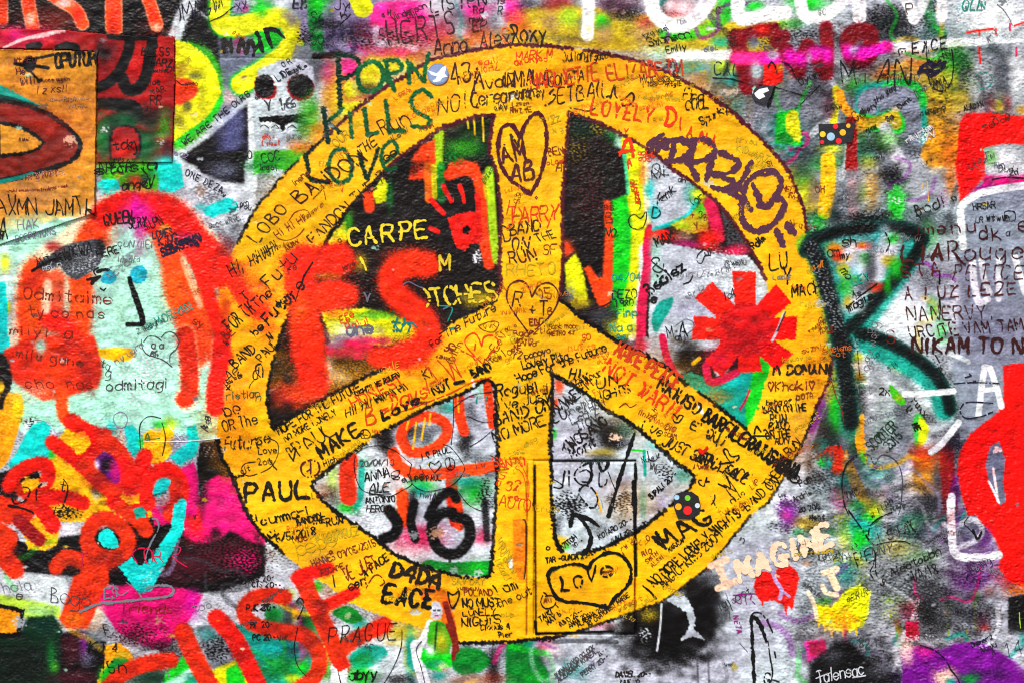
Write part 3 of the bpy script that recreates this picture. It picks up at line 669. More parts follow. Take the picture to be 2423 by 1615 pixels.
M('yellow_patch', 'yellow stroke with lime top above the red sprayed letters', None); F('y', [132,84, 142,78, 160,78, 160,90, 156,104, 146,115, 136,110, 132,96], 1.6, 1, .25); B('lm', 156, 76, 6, 5, .9, .4); B('gn', 146, 76, 5, 4, .7)
M(); B('pe', 110, 92, 6, 8, .6, .7); speck('la', 165, 90, 8, 8, .6); B('tan', 108, 85, 6, 10, .4, .9)
M('black_patch', 'black rough patch between cyan and magenta at the rim of the symbol', None); F('k', [184,92, 199,91, 205,108, 213,124, 200,128, 190,132, 182,136, 180,112], 2.4, 1, .4); speck('W', 192, 100, 10, 10, .22)
M('magenta_patch', 'upright magenta stroke right of the red sprayed ring', None); F('mg', [166,116, 178,110, 182,128, 181,160, 165,160, 168,140], 2.4, 1, .3)
M('magenta_patch', 'broad magenta area against the lower left rim of the symbol', None); F('mg', [186,130, 200,122, 213,125, 224,146, 236,168, 186,170, 184,150], 2.6, 1, .25); speck('pk', 208, 144, 10, 10, .35)
M(); B('k', 185, 140, 4, 16, .7, .7); B('pu', 98, 112, 12, 12, .9, .6); B('mg', 108, 122, 7, 14, .9, .5); B('w', 86, 112, 3.4, 6, .9, .5); B('k', 100, 116, 8, 9, .8, .7); B('w', 88, 140, 4, 6, .7, .5); B('bk', 98, 136, 12, 6, .8, .7)
F('k', [-6,122, 6,118, 26,110, 34,120, 36,128, 20,134, 8,160, -6,160], 2, 1, .4); F('y', [22,124, 40,122, 58,116, 60,140, 80,150, 90,165, 30,165, 44,140], 2, 1, .3); speck('k', 60, 156, 14, 6, .6)
t(0,3); F('y', [18,8, 36,4, 54,18, 52,30, 42,35, 26,34], 1.4, 1, .35); F('y', [76,-6, 110,-6, 106,4, 84,8], 2, 1, .2); F('te', [120,-6, 136,-4, 135,6, 126,2], 1, 1, .2); F('mg', [138,-6, 160,-6, 158,10, 142,12], 2, 1, .3)

BG_ONLY = True
# grit: dark and pale overspray flecks, also painting in the relief's light and shade
t('n'); M()
for q_ in ((2150,1400,280,190,.42,.4),(2050,1240,150,90,.4,.4),(2250,1520,160,70,.34,.45),(1960,1120,90,70,.45,.45),(2130,1150,70,190,.3,.3),(2110,70,170,60,.5,.35),(2160,130,180,30,.5,.3),(1760,230,110,60,.4,.4),(1900,250,90,60,.4,.4),(1900,380,100,60,.5,.45),(2050,400,110,50,.5,.5),(2330,210,90,100,.35,.4),(2150,520,110,50,.45,.3),(2260,900,110,100,.3,.35),(2250,620,120,120,.25,.25),(550,320,60,70,.3,.35),(60,1390,80,30,.5,.4),(560,1430,90,40,.5,.4),(650,1330,40,60,.55,.4),(550,1090,30,50,.3,.4),(1480,40,60,50,.35,.35),(900,90,120,40,.4,.25),(700,60,60,60,.4,.3),(1330,60,60,40,.35,.3),(1560,110,120,40,.25,.3),(120,1560,120,60,.3,.12),(640,200,70,40,.35,.3),(560,520,50,60,.45,.35),(2090,880,80,100,.22,.3),(1640,1560,150,40,.2,.25),(1900,1480,60,110,.25,.25),(2000,1340,120,60,.4,.4),(2330,1480,70,60,.45,.4),(2120,1300,60,40,.4,.45)): grit(*q_)
# darker, older layers on the right
cur = None; t('n')
for q_ in (('dg',2160,1360,210,170,.42),('dg',2050,1010,110,110,.4),('dg',2110,440,150,60,.4),('g',1860,300,130,90,.5),('dg',2170,260,150,80,.35),('bd',2230,1250,90,60,.35),('dn',2000,1150,90,60,.35),('pu',2320,1330,70,50,.35),('dn',2120,520,110,50,.4),('k',2210,1440,70,80,.4),('dg',1990,1480,70,90,.4),('dn',1880,360,60,60,.4),('k',2060,80,70,50,.35),('dg',2330,200,60,60,.3),('bd',1780,190,60,40,.3),('dn',2290,80,60,50,.3)): B(*q_, .3)
t(3,2); cur = None
for q_ in (('k',56,84,12,12,.6),('k',82,60,8,30,.6),('dn',64,20,8,20,.5),('k',72,98,12,9,.6),('dg',80,130,10,10,.5),('k',46,122,9,8,.45),('dg',36,150,16,8,.5),('k',150,150,18,10,.55),('dg',124,60,8,10,.6),('k',148,70,10,6,.5),('bd',170,90,10,14,.5),('dn',100,152,12,8,.5)): B(*q_, .75)
B('gn', 64, 66, 6, 12, .8, .4); B('pu', 52, 52, 4, 14, .7, .5); B('lm', 58, 30, 5, 8, .7, .5)
t(3,3)
for q_ in (('k',150,92,18,22,.7),('dg',106,66,24,9,.5),('dg',180,96,26,12,.5),('k',196,92,12,14,.45),('dg',60,10,30,8,.5),('k',100,136,20,8,.6),('k',30,36,12,8,.5),('dg',120,50,26,10,.45),('k',180,60,8,16,.35),('dg',35,112,10,20,.5),('te',100,20,8,14,.35),('gg',140,40,18,6,.3)): B(*q_, .8)
grit(120, 60, 70, 40, .5, .4); grit(150, 100, 40, 30, .3, .45)
t(3,0)
for q_ in (('k',112,22,24,14,.6),('k',60,36,20,6,.5),('dg',44,84,22,12,.5),('k',46,66,14,6,.45),('dn',176,60,8,16,.5),('k',96,134,20,8,.6),('dg',30,140,14,10,.6),('dn',150,30,12,8,.5),('dg',214,66,7,26,.6)): B(*q_, .75)
t(3,1)
for q_ in (('k',112,6,10,10,.7),('dg',72,30,6,16,.5),('k',90,46,22,6,.6),('dg',150,52,24,8,.6),('dn',50,40,10,8,.6),('k',150,98,16,10,.4)): B(*q_, .75)

t('n')
for q_ in (('gn',2010,1010,22,50,.5),('ly',2000,900,16,40,.5),('te',2080,1120,30,30,.5),('gg',2010,1250,30,26,.4),('ol',2120,1290,40,22,.45),('mg',1990,1180,20,26,.4),('te',2150,1250,30,30,.4),('ly',2070,1210,22,20,.5),('gn',2200,560,20,30,.35),('yo',2060,450,18,40,.5),('fg',2020,330,40,26,.5),('gg',2100,330,30,20,.5),('te',1850,300,40,26,.4),('lm',1800,200,40,20,.5),('pu',2290,1380,40,26,.4),('oro',2200,1090,30,26,.5),('ol',1700,130,60,26,.4),('gg',2240,140,40,30,.4),('cr',2170,1440,18,30,.5),('nv',2260,1230,40,40,.4),('la',2000,1040,16,50,.5)): B(*q_, .7)

# older tags still readable between the newer ones
cur = None; BG_ONLY = True
rt = random.Random(33)
for x0_, y0_, x1_, y1_, n_ in ((1450,0,2423,420,26),(1960,420,2423,1000,14),(1900,1050,2423,1615,30),(560,0,1200,140,10),(620,1380,1240,1615,12),(0,1180,600,1615,10),(1240,1500,1750,1615,6)):
    for _ in range(n_):
        q = [rt.uniform(x0_, x1_), rt.uniform(y0_, y1_)]; a_ = rt.uniform(0, 6.3); st_ = rt.uniform(22, 46); tw = rt.choice((-1, 1)) * rt.uniform(.3, 1.1)
        for k_ in range(rt.randint(3, 8)):
            q += [q[-2] + math.cos(a_) * st_, q[-1] + math.sin(a_) * st_]; a_ += tw + rt.gauss(0, .5)
            if rt.random() < .25: tw = -tw
        S(rt.choice(('W','W','W','k','k','k','dg','te','pu','gn','y','mg','bd','dn','la')), rt.uniform(2.2, 6.5), q, rt.uniform(3, 8), rt.uniform(.25, .6), .6)
M(); BG_ONLY = False
# ------------------------------------------------------------------ layer 2: what shows inside the four openings of the symbol
t('n'); M()
F('bk', [640,560, 760,560, 940,330, 1190,260, 1200,720, 940,880, 640,1030, 625,900], 8, 1, .3)
t(1,0)
B('dd', 205, 130, 26, 16, .9, .6); B('gg', 190, 136, 16, 8, .7, .8); S('lm', 3.6, [168,122, 167,140, 168,160], 3, .95, .4); F('orr', [142,146, 152,134, 164,128, 165,150, 163,165, 140,165], 3, 1, .35); B('k', 138, 152, 14, 6, .8, .6); F('orr', [176,150, 188,146, 204,150, 206,160, 176,160], 3, .95, .5); B('fg', 180, 146, 8, 8, .5, .9); S('y', .6, [200,108, 201,124], .4); S('y', .6, [208,107, 209,130], .4); S('ol', .7, [194,110, 195,118], .4)
t(1,1)
M('sprayed_letter', 'orange, lime and black sprayed letter parts inside the upper left opening', None)
S('orr', 4.4, [103,20, 104,34], 2.4, 1, .3); F('ly', [107,20, 116,6, 121,12, 120,28, 110,31], 2, 1, .3); B('fg', 123, 22, 3, 14, .7, .5)
S('fg', 3, [170,-4, 170,26], 3, .8, .5); S('oro', 3.4, [158,-4, 159,26], 2.6, 1, .3); S('ly', 2, [163,-4, 164,24], 2, .8, .4)
S('orr', 4.4, [177,4, 192,0, 203,6, 207,28, 209,60, 214,86], 2.6, 1, .35); S('lm', 3.4, [214,0, 216,30, 218,60, 221,82], 2.4, 1, .35); S('ly', 2, [210,4, 212,24], 2, .6, .5)
F('ly', [64,68, 72,56, 82,46, 86,58, 80,68], 2, 1, .3); B('gg', 85, 46, 4, 9, .8, .5); B('ol', 76, 62, 5, 4, .6)
B('ol', 96, 84, 6, 8, .7, .6); F('ly', [60,130, 76,128, 100,126, 130,134, 148,142, 150,156, 120,160, 70,160], 3, 1, .35); B('gg', 112, 133, 20, 4, .7, .6); B('w', 88, 148, 20, 8, .8, .55); B('oro', 72, 130, 10, 5, .8, .5); B('mg', 100, 156, 26, 4, .8, .6); B('la', 80, 154, 12, 5, .7, .7); B('ol', 205, 118, 16, 7, .8, .6)
M(); speck('W', 203, 78, 4, 6, .6)
t(1,2)
M('magenta_patch', 'magenta and black smudge below the red sprayed letters', None); F('cr', [62,4, 84,-2, 108,2, 106,14, 90,18, 66,14], 3, 1, .4); B('k', 82, 20, 18, 7, 1, .5); B('la', 72, 2, 8, 4, .7); M()
B('w', 66, 28, 6, 12, .95, .5); B('w', 78, 32, 9, 6, .7, .6); B('dr', 30, 48, 18, 10, .9, .6); B('ro', 36, 46, 12, 9, .7, .6); B('tan', 62, 36, 4, 5, .6)
# upper right opening
t('n'); F('bk', [1335,255, 1420,285, 1560,360, 1700,470, 1830,660, 1850,880, 1770,1030, 1560,870, 1320,720], 8, 1, .4)
t(2,0); speck('dd', 66, 122, 14, 14, .6); speck('ol', 80, 118, 10, 6, .35); speck('mar', 75, 140, 18, 14, .35); B('fg', 92, 122, 6, 9, .7, .7); B('mi', 99, 132, 5, 10, .9, .4); B('lw', 130, 152, 8, 8, .9)
t(2,1)
m = M('sprayed_letter', 'orange, green and lime sprayed letter inside the upper right opening', None)
F('ly', [100,-30, 122,-30, 126,40, 127,58, 121,80, 118,110, 112,150, 96,150, 98,110, 104,60, 100,20], 2.5, 1, .2)
S('pe', 3, [121,-12, 123,10, 125,40], 3, .8, .3); S('oro', 2.4, [119,-8, 119,10], 2, .5, .4); S('cy', 2.4, [102,-14, 104,10, 105,20], 3, .7, .4); S('W', 3.4, [121,72, 120,100, 116,130, 110,152], 3.6, .95, .3)
F('gn', [91,28, 104,18, 109,50, 108,84, 106,104, 98,122, 90,112], 4, 1, .25); B('fg', 95, 116, 8, 8, .8, .4); B('gn', 100, 124, 10, 8, .6, .6); B('ly', 106, 142, 10, 10, .8, .4); B('fg', 107, 56, 3, 14, .4, .5)
F('orr', [80,26, 90,28, 93,60, 92,112, 89,124, 80,127, 73,108, 66,90, 73,86, 80,100], 2.6, 1, .25)
F('bk', [46,-34, 60,-30, 100,-20, 103,0, 105,22, 94,26, 84,26, 85,60, 83,98, 78,97, 66,80, 56,68, 47,60], 3.4, 1, .35); speck('dd', 85, 8, 16, 16, .3); speck('tan', 70, 20, 22, 40, .2); speck('ol', 60, -20, 14, 16, .25); speck('mar', 72, 20, 20, 40, .25)
B('orr', 50, 72, 6, 7, .95, .4); F('ly', [48,86, 58,76, 64,88, 68,108, 70,124, 62,122, 50,110], 3, 1, .4); B('g', 54, 114, 5, 9, .6, .7); B('ol', 60, 122, 10, 5, .8, .5); B('dg', 82, 134, 12, 8, .8, .7); B('ly', 96, 146, 9, 7, .8, .5)
M()
M('crimson_stroke', 'crimson vertical stroke inside the upper right opening', None)
S('pe', 3.2, [124,20, 126,40, 127,52], 2, .8, .4); S('cr', 4, [127,54, 124,72, 125,84, 122,104, 119,124, 118,158], 2, 1, .3); S('r', 4, [128,58, 140,59], 2.4, 1, .3); M()
F('lw', [126,-10, 150,-6, 166,14, 173,24, 164,40, 146,48, 129,54, 126,30], 1.6, 1, .3); speck('W', 140, 20, 16, 18, .3); S('cy', 1.6, [172,20, 164,38, 150,47, 130,54], 2, .8, .4); B('cy', 130, 38, 5, 7, .8, .5); B('te', 165, 22, 6, 10, .6, .7); B('cy', 126, 18, 4, 8, .7, .5)
B('ly', 172, 22, 7, 5, 1, .3); F('ol', [146,50, 162,42, 176,26, 180,40, 180,56, 160,58], 2.4, 1, .4); B('gn', 174, 36, 6, 5, .7, .5); B('lm', 156, 50, 8, 4, .7)
S('cr', 5, [182,30, 186,46, 190,60], 3, .95, .5); F('dg', [192,38, 202,40, 212,60, 214,70, 198,68], 2.4, 1, .6); speck('k', 202, 56, 8, 12, .5)
B('r', 138, 60, 12, 5, .9, .4); B('tan', 158, 60, 8, 5, .7, .6); B('r', 180, 64, 10, 9, 1, .4); B('cr', 205, 74, 13, 5, 1, .4); B('pk', 160, 68, 14, 4, .6, .5)
F('lw', [129,66, 150,68, 172,73, 196,77, 216,78, 236,100, 240,165, 124,165, 127,100], 1.6, 1, .3); speck('W', 190, 95, 40, 24, .35); B('la', 170, 128, 26, 10, .4, .6); B('mi', 131, 72, 5, 12, .7, .4); B('mi', 132, 96, 6, 12, .6, .4); B('w', 228, 108, 5, 8, .7)
M('teal_heart', 'small teal heart beside the red flower', None); F('te', [130,128, 134,122, 140,118, 147,116, 147,124, 140,136, 132,149, 128,140], 1.4, .9, .5, True); M()
t(2,2)
F('lw', [120,-4, 160,-6, 170,20, 150,34, 120,14], 3, .9, .4); B('la', 112, 4, 14, 5, .6); B('cr', 118, 4, 6, 6, .8, .5)
M('green_wedge', 'teal to green wedge at the lower tip of the upper right opening', None)
F('te', [150,30, 165,28, 190,38, 215,24, 236,0, 244,6, 240,34, 216,84, 190,64, 166,46], 1.8, 1, .25); F('gn', [226,6, 243,-2, 243,40, 215,82, 214,56, 220,34], 4, 1, .2); B('cy', 205, 36, 10, 6, .6, .4); M()
M('black_patch', 'round black blot at the left of the wedge under the red flower', None); B('k', 160, 14, 11, 14, 1, .4); S('y', 1.4, [166,20, 172,15], 1, 1, .2); M()
S('cr', 3, [138,-4, 142,14, 150,30], 1.6, 1, .35); S('cr', 3.2, [178,22, 181,36, 190,36, 206,28], 1.8, 1, .35); F('w', [184,22, 194,12, 202,16, 198,28, 188,32], 2, .9, .4); B('pu', 200, 14, 5, 5, .6)
# lower left opening
t('n'); F('lw', [730,1140, 900,1010, 1110,910, 1180,890, 1190,1380, 1000,1350, 860,1260], 8, 1, .35)
t(1,2)
B('pkw', 130, 110, 12, 26, .7, .6); speck('W', 110, 130, 14, 22, .5); B('mi', 98, 112, 6, 18, .7, .5); B('w', 106, 100, 9, 9, .8, .4); S('te', 2.4, [97,110, 96,140, 90,152], 2, .8, .4); B('mi', 160, 96, 10, 8, .5); B('te', 178, 60, 9, 6, .7, .5); B('lw', 205, 85, 16, 30, .8, .4); B('mi', 206, 44, 5, 6, .8)
B('k', 120, 88, 7, 14, .9, .55); B('bk', 116, 92, 6, 9, .8, .5); B('dg', 150, 84, 14, 11, .75, .7); B('k', 140, 78, 4, 8, .7, .6); B('k', 192, 92, 6, 12, .85, .7); B('dg', 196, 66, 6, 8, .6, .7); S('k', 1.4, [120,75, 128,74], 1, .9); B('dg', 205, 108, 12, 5, .5, .7)
B('lm', 70, 128, 6, 14, .6, .7); B('tan', 62, 138, 9, 10, .7, .7); B('dg', 70, 145, 8, 10, .6, .8); B('gn', 84, 152, 9, 5, .9, .4); B('te', 92, 148, 5, 7, .7)
m = M('orange_letter', 'orange sprayed rings and bars inside the lower left opening', None)
S('ro', 7, [86,108, 84,124, 85,142], 3, 1, .4); S('orr', 4.4, [138,98, 133,86, 140,74, 154,68, 170,72, 176,82, 168,94, 154,101, 142,101], 1.8, 1, .25); S('orr', 4.4, [186,52, 187,68, 191,82], 1.8, 1, .25); S('orr', 3.6, [212,36, 214,54, 217,76], 1.8, 1, .3)
S('orr', 5, [126,102, 130,112, 142,120, 160,122, 184,119, 222,114], 2, 1, .3); S('ro', 5, [180,118, 180,140, 183,165], 2.4, 1, .4); S('orr', 5, [134,140, 136,165], 3, .9, .5)
M(); S('y', .7, [140,72, 138,80], .4); S('y', .7, [147,74, 144,98], .4); S('y', .7, [155,70, 152,90], .4); S('y', .7, [160,66, 159,76], .4); S('y', .6, [185,50, 186,64], .4)
B('gn', 152, 132, 12, 5, .8, .5); B('te', 150, 136, 7, 6, .8); B('fg', 200, 134, 14, 8, .9, .5); B('gn', 200, 145, 7, 8, .8, .5); B('te', 190, 128, 12, 4, .7); speck('k', 210, 142, 6, 14, .6)
t(1,3); speck('W', 105, 10, 18, 16, .5); B('pkw', 140, 34, 22, 8, .7, .5); B('cr', 150, 22, 22, 10, .85, .55); B('cr', 206, 22, 8, 8, .8, .5); B('w', 205, 36, 9, 7, .9, .4); S('orr', 4, [136,-10, 138,8], 2, 1, .4); S('orr', 4.4, [184,-10, 187,12], 2, 1, .4); B('w', 200, 6, 6, 14, .8, .5)
m = M('black_letters', 'black sprayed letters low in the lower left opening', None)
S('k', 4.6, [122,-2, 130,10, 127,20, 117,24], 2.6, 1, .45); S('k', 3.6, [145,-8, 142,8, 146,24], 2.2, 1, .4)
S('k', 4.4, [180,0, 168,2, 161,16, 168,34, 184,38, 196,24, 194,8, 182,4], 2.4, 1, .4); t(1,2); S('k', 3.6, [158,160, 166,146, 178,137, 184,144], 2.4, 1, .45); B('k', 144, 148, 4, 12, .8, .6); t(1,3); S('k', 2.4, [210,-10, 212,24], 3, .8, .7); S('k', 1.2, [178,38, 178,54], 1, .8)
M('green_band', 'green band along the bottom of the lower left opening', None); F('fg', [148,49, 158,43, 176,46, 215,44, 216,58, 180,57], 1.4, 1, .25); B('gn', 204, 51, 10, 5, .7, .5); M()
# lower right opening
t('n'); F('lw', [1300,880, 1420,940, 1660,1120, 1600,1200, 1480,1275, 1350,1316, 1296,1290], 8, 1, .25)
t(2,2)
speck('W', 60, 95, 20, 30, .3); B('orr', 43, 41, 4, 6, .9, .4); B('orr', 40, 56, 2.4, 4, .9); B('gn', 39, 84, 2, 5, .8); B('k', 88, 84, 14, 12, .9, .6); B('k', 94, 92, 9, 8, .8, .6); B('dd', 104, 80, 9, 7, .7, .8); B('ol', 82, 102, 12, 4, .7, .7); B('dg', 82, 106, 12, 3, .7); speck('k', 140, 120, 8, 8, .5); B('te', 158, 122, 8, 7, .6, .7)
speck('k', 52, 150, 14, 10, .75); speck('k', 100, 146, 12, 10, .6); B('la', 103, 126, 5, 6, .5); B('la', 137, 148, 6, 9, .6, .6); S('gn', .7, [110,99, 122,100], .5); S('te', 1.2, [121,100, 122,122], .9, .9); B('te', 120, 150, 3, 14, .5, .7); S('y', .6, [77,138, 82,156], .5); B('te', 133, 94, 9, 4, .5)
t(2,3); B('dg', 42, 10, 3, 14, .6, .8); B('y', 44, 27, 6, 5, .95, .3); B('gn', 50, 31, 3, 3, .6); B('dg', 84, 14, 16, 8, .4, .8)
# ------------------------------------------------------------------ layer 3: the yellow peace symbol
t('n')
OUT = [513,1040, 516,980, 513,900, 511,820, 512,740, 520,670, 546,600, 562,574, 606,492, 632,463, 681,404, 724,366, 766,327, 833,265, 915,206, 1018,142, 1121,118, 1212,106, 1328,112, 1431,126, 1521,147, 1598,180, 1676,224, 1740,270, 1818,345, 1866,404, 1902,494, 1910,548, 1933,636, 1959,713, 1972,778, 1972,834, 1964,898, 1933,963, 1902,1040, 1869,1104, 1818,1187, 1779,1214, 1740,1263, 1676,1340, 1614,1389, 1560,1425, 1508,1443, 1457,1461, 1380,1489, 1315,1507, 1261,1512, 1212,1518, 1088,1520, 1018,1489, 928,1466, 825,1422, 773,1381, 722,1350, 670,1309, 621,1263, 582,1205, 546,1122, 528,1091]
H_UL = [907,409, 941,374, 993,340, 1044,304, 1121,276, 1170,271, 1160,322, 1157,361, 1175,402, 1178,430, 1186,507, 1183,584, 1181,623, 1186,675, 1173,711, 1077,757, 1000,810, 928,860, 825,911, 735,957, 647,1014, 634,963, 634,911, 645,860, 658,813, 665,790, 691,729, 730,641, 766,584, 786,543, 825,494, 859,456]
H_UR = [1346,265, 1418,291, 1483,325, 1547,361, 1598,407, 1637,430, 1684,468, 1727,515, 1766,571, 1792,618, 1812,662, 1832,750, 1827,847, 1818,885, 1805,921, 1794,963, 1766,1014, 1727,983, 1689,952, 1611,898, 1580,870, 1521,836, 1465,811, 1418,780, 1372,749, 1346,724, 1325,711, 1331,636, 1331,481, 1336,404, 1341,335]
H_LL = [743,1138, 773,1112, 851,1058, 889,1030, 941,1001, 1018,960, 1083,934, 1121,916, 1147,896, 1170,903, 1175,988, 1178,1066, 1173,1194, 1165,1314, 1160,1363, 1108,1366, 1057,1355, 992,1337, 928,1306, 889,1273, 838,1239, 802,1214, 766,1187, 737,1148]
H_LR = [1307,885, 1341,903, 1392,932, 1431,968, 1470,988, 1508,1012, 1547,1045, 1598,1091, 1645,1125, 1635,1151, 1593,1189, 1542,1232, 1508,1255, 1444,1288, 1392,1304, 1356,1310, 1325,1301, 1315,1275, 1307,1211, 1305,1169, 1303,1040, 1307,937]
def ring_fill(c, outer, holes, s, a=1.0, g=.08):
    for cv in CANV:
        po = np.array(outer, float).reshape(-1, 2)
        bx, D = cv.segs(po, s + 6, True)
        D = np.where(cv.inside(po, bx), D, -D)
        for hl in holes:
            ph = np.array(hl, float).reshape(-1, 2)
            b2, E = cv.segs(ph, s + 6, True)
            E = np.where(cv.inside(ph, b2), -E, E)
            sub = D[b2[2] - bx[2]:b2[3] - bx[2], b2[0] - bx[0]:b2[1] - bx[0]]
            np.minimum(sub, E, out=sub)
        D = D + cv.wob[bx[2]:bx[3], bx[0]:bx[1]] * 1.3
        u = np.clip(D / s + .5, 0, 1)
        cv.lay(bx, a * u * u * (3 - 2 * u), rgb(c), g, cur)
PEACE = M('peace_symbol', 'big yellow peace symbol with dark outline and scribbled names in the middle', None)
YCOAT = PEACE
ring_fill('y', OUT, [H_UL, H_UR, H_LL, H_LR], 3.0)
# warmer and browner patches in the yellow coat
for x, y, rx, ry, c, a in ((540,1000,60,60,'oro',.5),(560,930,50,40,'ro',.35),(1230,1290,26,70,'oro',.45),(1880,1050,60,60,'oro',.3),(1930,800,30,60,'yo',.5),(1250,1180,30,60,'yo',.4),(600,840,60,80,'yo',.5),(900,300,80,40,'oro',.18),(1500,1190,60,40,'yo',.3),(1700,1150,80,60,'yo',.3),(1050,1460,80,30,'yo',.4),(1800,500,60,60,'oro',.2),(1250,560,40,120,'yo',.25),(700,1230,80,60,'yo',.25),(1500,860,60,50,'oro',.3),(1320,850,60,40,'oro',.22),(1690,940,30,20,'oro',.5),(560,1080,50,60,'yo',.5),(1250,170,260,60,'yo',.6),(1000,230,120,60,'yo',.5),(1600,260,120,70,'yo',.45),(860,900,160,60,'yo',.5),(1040,850,80,50,'oro',.3),(1560,930,120,80,'yo',.4),(1240,700,50,80,'oro',.2),(620,720,50,70,'oro',.35),(690,480,60,60,'yo',.4),(1850,620,40,60,'yo',.5),(1930,880,40,60,'oro',.35),(1350,1400,120,60,'yo',.3),(980,1400,120,50,'yo',.35),(1000,1430,60,30,'ol',.3),(1470,1150,30,20,'tan',.3),(760,1330,40,30,'tan',.35),(1890,1000,30,60,'tan',.35),(640,560,40,50,'ol',.3),(560,660,24,40,'tan',.35),(1290,820,30,30,'ol',.3)):
    cur = PEACE; B(c, x, y, rx, ry, a, .7)
def outline(label, pts, c, r, a=1.0):
    M('outline', label, PEACE)
    q = np.array(pts, float).reshape(-1, 2); ro_ = random.Random(len(pts) + int(q[0, 0]))
    d_ = np.concatenate([[0], np.cumsum(np.hypot(*(q[1:] - q[:-1]).T))]); s_ = 0.0
    while s_ < d_[-1]:
        e_ = min(d_[-1], s_ + ro_.uniform(9, 34))
        k2 = [(np.interp(v_, d_, q[:, 0]) + ro_.gauss(0, .8), np.interp(v_, d_, q[:, 1]) + ro_.gauss(0, .8)) for v_ in (s_, (s_ + e_) / 2, e_)]
        if ro_.random() > .06: S(c, r * ro_.uniform(.62, 1.12), np.array(k2).ravel(), 2.4, a * ro_.uniform(.75, 1), .3, False, .3)
        s_ = e_ - ro_.uniform(0, 5) if e_ < d_[-1] else e_
outline('maroon outline along the top rim', OUT[2*12:2*34], 'mar', 4.4); outline('maroon outline of the upper left opening', H_UL[:2*15], 'mar', 4.2); outline('maroon outline of the upper right opening', H_UR[-2*11:] + H_UR[:2*11], 'mar', 4.1)
outline('black outline along the right rim', OUT[2*33:2*45], 'k', 3.2, .8); outline('black outline along the lower right rim', OUT[2*44:2*50], 'k', 4.2); outline('black outline along the lower left rim', OUT[2*54:] + OUT[:2], 'k', 4.6); outline('black outline along the upper left rim', OUT[2*7:2*13], 'k', 3.6, .9)
outline('black outline of the upper left opening', H_UL[2*14:] + H_UL[:2], 'k', 4.2); outline('black outline of the green wedge', H_UR[2*16:2*27], 'k', 4.8); outline('black outline of the lower left opening', H_LL + H_LL[:2], 'k', 4.6); outline('black outline of the lower right opening', H_LR + H_LR[:2], 'k', 5)
# the paper sheets at the upper left, their print
t(0,0); M()
RED_SHEET = N([-8,26.5, 60,28, 100,32, 160.5,34.5, 161,60, 159.5,110, 158.5,150, 88,150, -8,150])
ORA_SHEET = N([-8,45.5, 40,46.5, 89,48.5, 88.8,110, 88.3,157, 88,196, -8,228])
F('dr', [-8,26, 60,28, 100,32, 161,34, 161,60, 159,152, 88,152, -8,150], .6, 1, .1)
B('r', 140, 70, 16, 40, .5, .7); B('cr', 20, 34, 36, 9, .8, .5); B('pk', 14, 32, 6, 6, .6); B('r', 120, 55, 14, 12, .5, .7); B('mar', 100, 48, 10, 14, .6, .7)
for k_ in range(5): S('pkw', .8, [4 + k_*3,44 - k_*1.6, 20 + k_*5,37 - k_*1.4, 40 + k_*5,34 - k_*1.2], 1.2, .75, .8)
S('k', 2.3, [101,34, 122,35.5, 143,34.5], 1); S('k', 4.6, [120,36, 117,50, 110,65, 100,76, 88,81], 1.4); S('k', 5, [112,72, 117,82, 126,82, 134,70, 138,50, 140,40], 1.6); S('k', 3, [27,43, 36,42], 1.4); S('k', 4, [55,45, 62,43, 70,45], 1.4); B('k', 95, 50, 6, 8, .8, .5)
S('k', 5.4, [88,96, 106,96, 122,98, 126,106, 116,110], 1.6); B('k', 138, 108, 20, 10, .8, .6); B('r', 94, 104, 8, 3, .9, .3)
B('grn', 110, 112, 16, 8, 1, .5); B('grn', 96, 128, 8, 18, 1, .5); B('grn', 132, 134, 13, 16, 1, .4); B('gg', 151, 118, 6, 16, .7, .6); B('dd', 104, 120, 5, 18, .7, .7); B('fg', 90, 122, 8, 12, .6, .8); speck('w', 96, 119, 4, 3, .6); speck('w', 149, 131, 4, 3, .6); B('mar', 154, 136, 5, 9, .9)
F('k', [101,124, 108,116, 122,116, 130,126, 129,142, 122,152, 104,152, 101,140], 2, .9, .3, True); F('dr', [104,122, 110,117, 122,118, 128,128, 126,142, 116,150, 104,148], 1.6, 1, .2, True); B('r', 114, 138, 9, 9, .5, .5); B('gg', 120, 154, 26, 6, .95, .5); B('cy', 152, 152, 10, 7, 1, .2)
F('och', [-8,46, 60,47, 89,48.5, 88.5,157, 88,200, 60,200, -8,222], .6, 1, .05)
for q in ((20,80,30,20),(60,110,30,30),(70,150,20,30),(20,200,40,16)): B('oro', *q, .18, .6)
S('och', .6, [10.5,48, 12,80], .5, .6); B('tan', 40, 178, 30, 14, .4, .4)
F('te', [-8,74, 0,78, 20,88, 40,99, 20,96, -8,92], 1, 1, .1); F('dn', [-8,86, 14,90, 38,98, 20,97, -8,93], 1, .8, .1)
F('k', [-8,89, 10,92, 28,96, 48,104, 63,115, 73,125, 77,134, 74,144, 66,151, 50,157, 22,165, -8,171], .8, 1, .05); F('br', [-8,93, 10,96, 26,100, 44,107, 60,118, 69,127, 72,134, 70,142, 62,148, 46,153, 20,160, -8,165], .8, 1, .05); B('ro', 45, 115, 16, 10, .35, .6); B('dr', 20, 104, 16, 7, .5, .5)
F('k', [-8,110, 12,113, 26,118, 36,125, 42,131, 37,138, 22,143, -8,147], .8, 1, .05); F('och', [-8,114, 12,117, 24,121, 33,127, 39,131.5, 33,137, 20,140, -8,143], .8, 1, .05); S('k', .8, [.4,116, .4,142], .4)
t(0,1); S('te', 1.6, [-8,12, 12,8, 30,3], 1, .9)
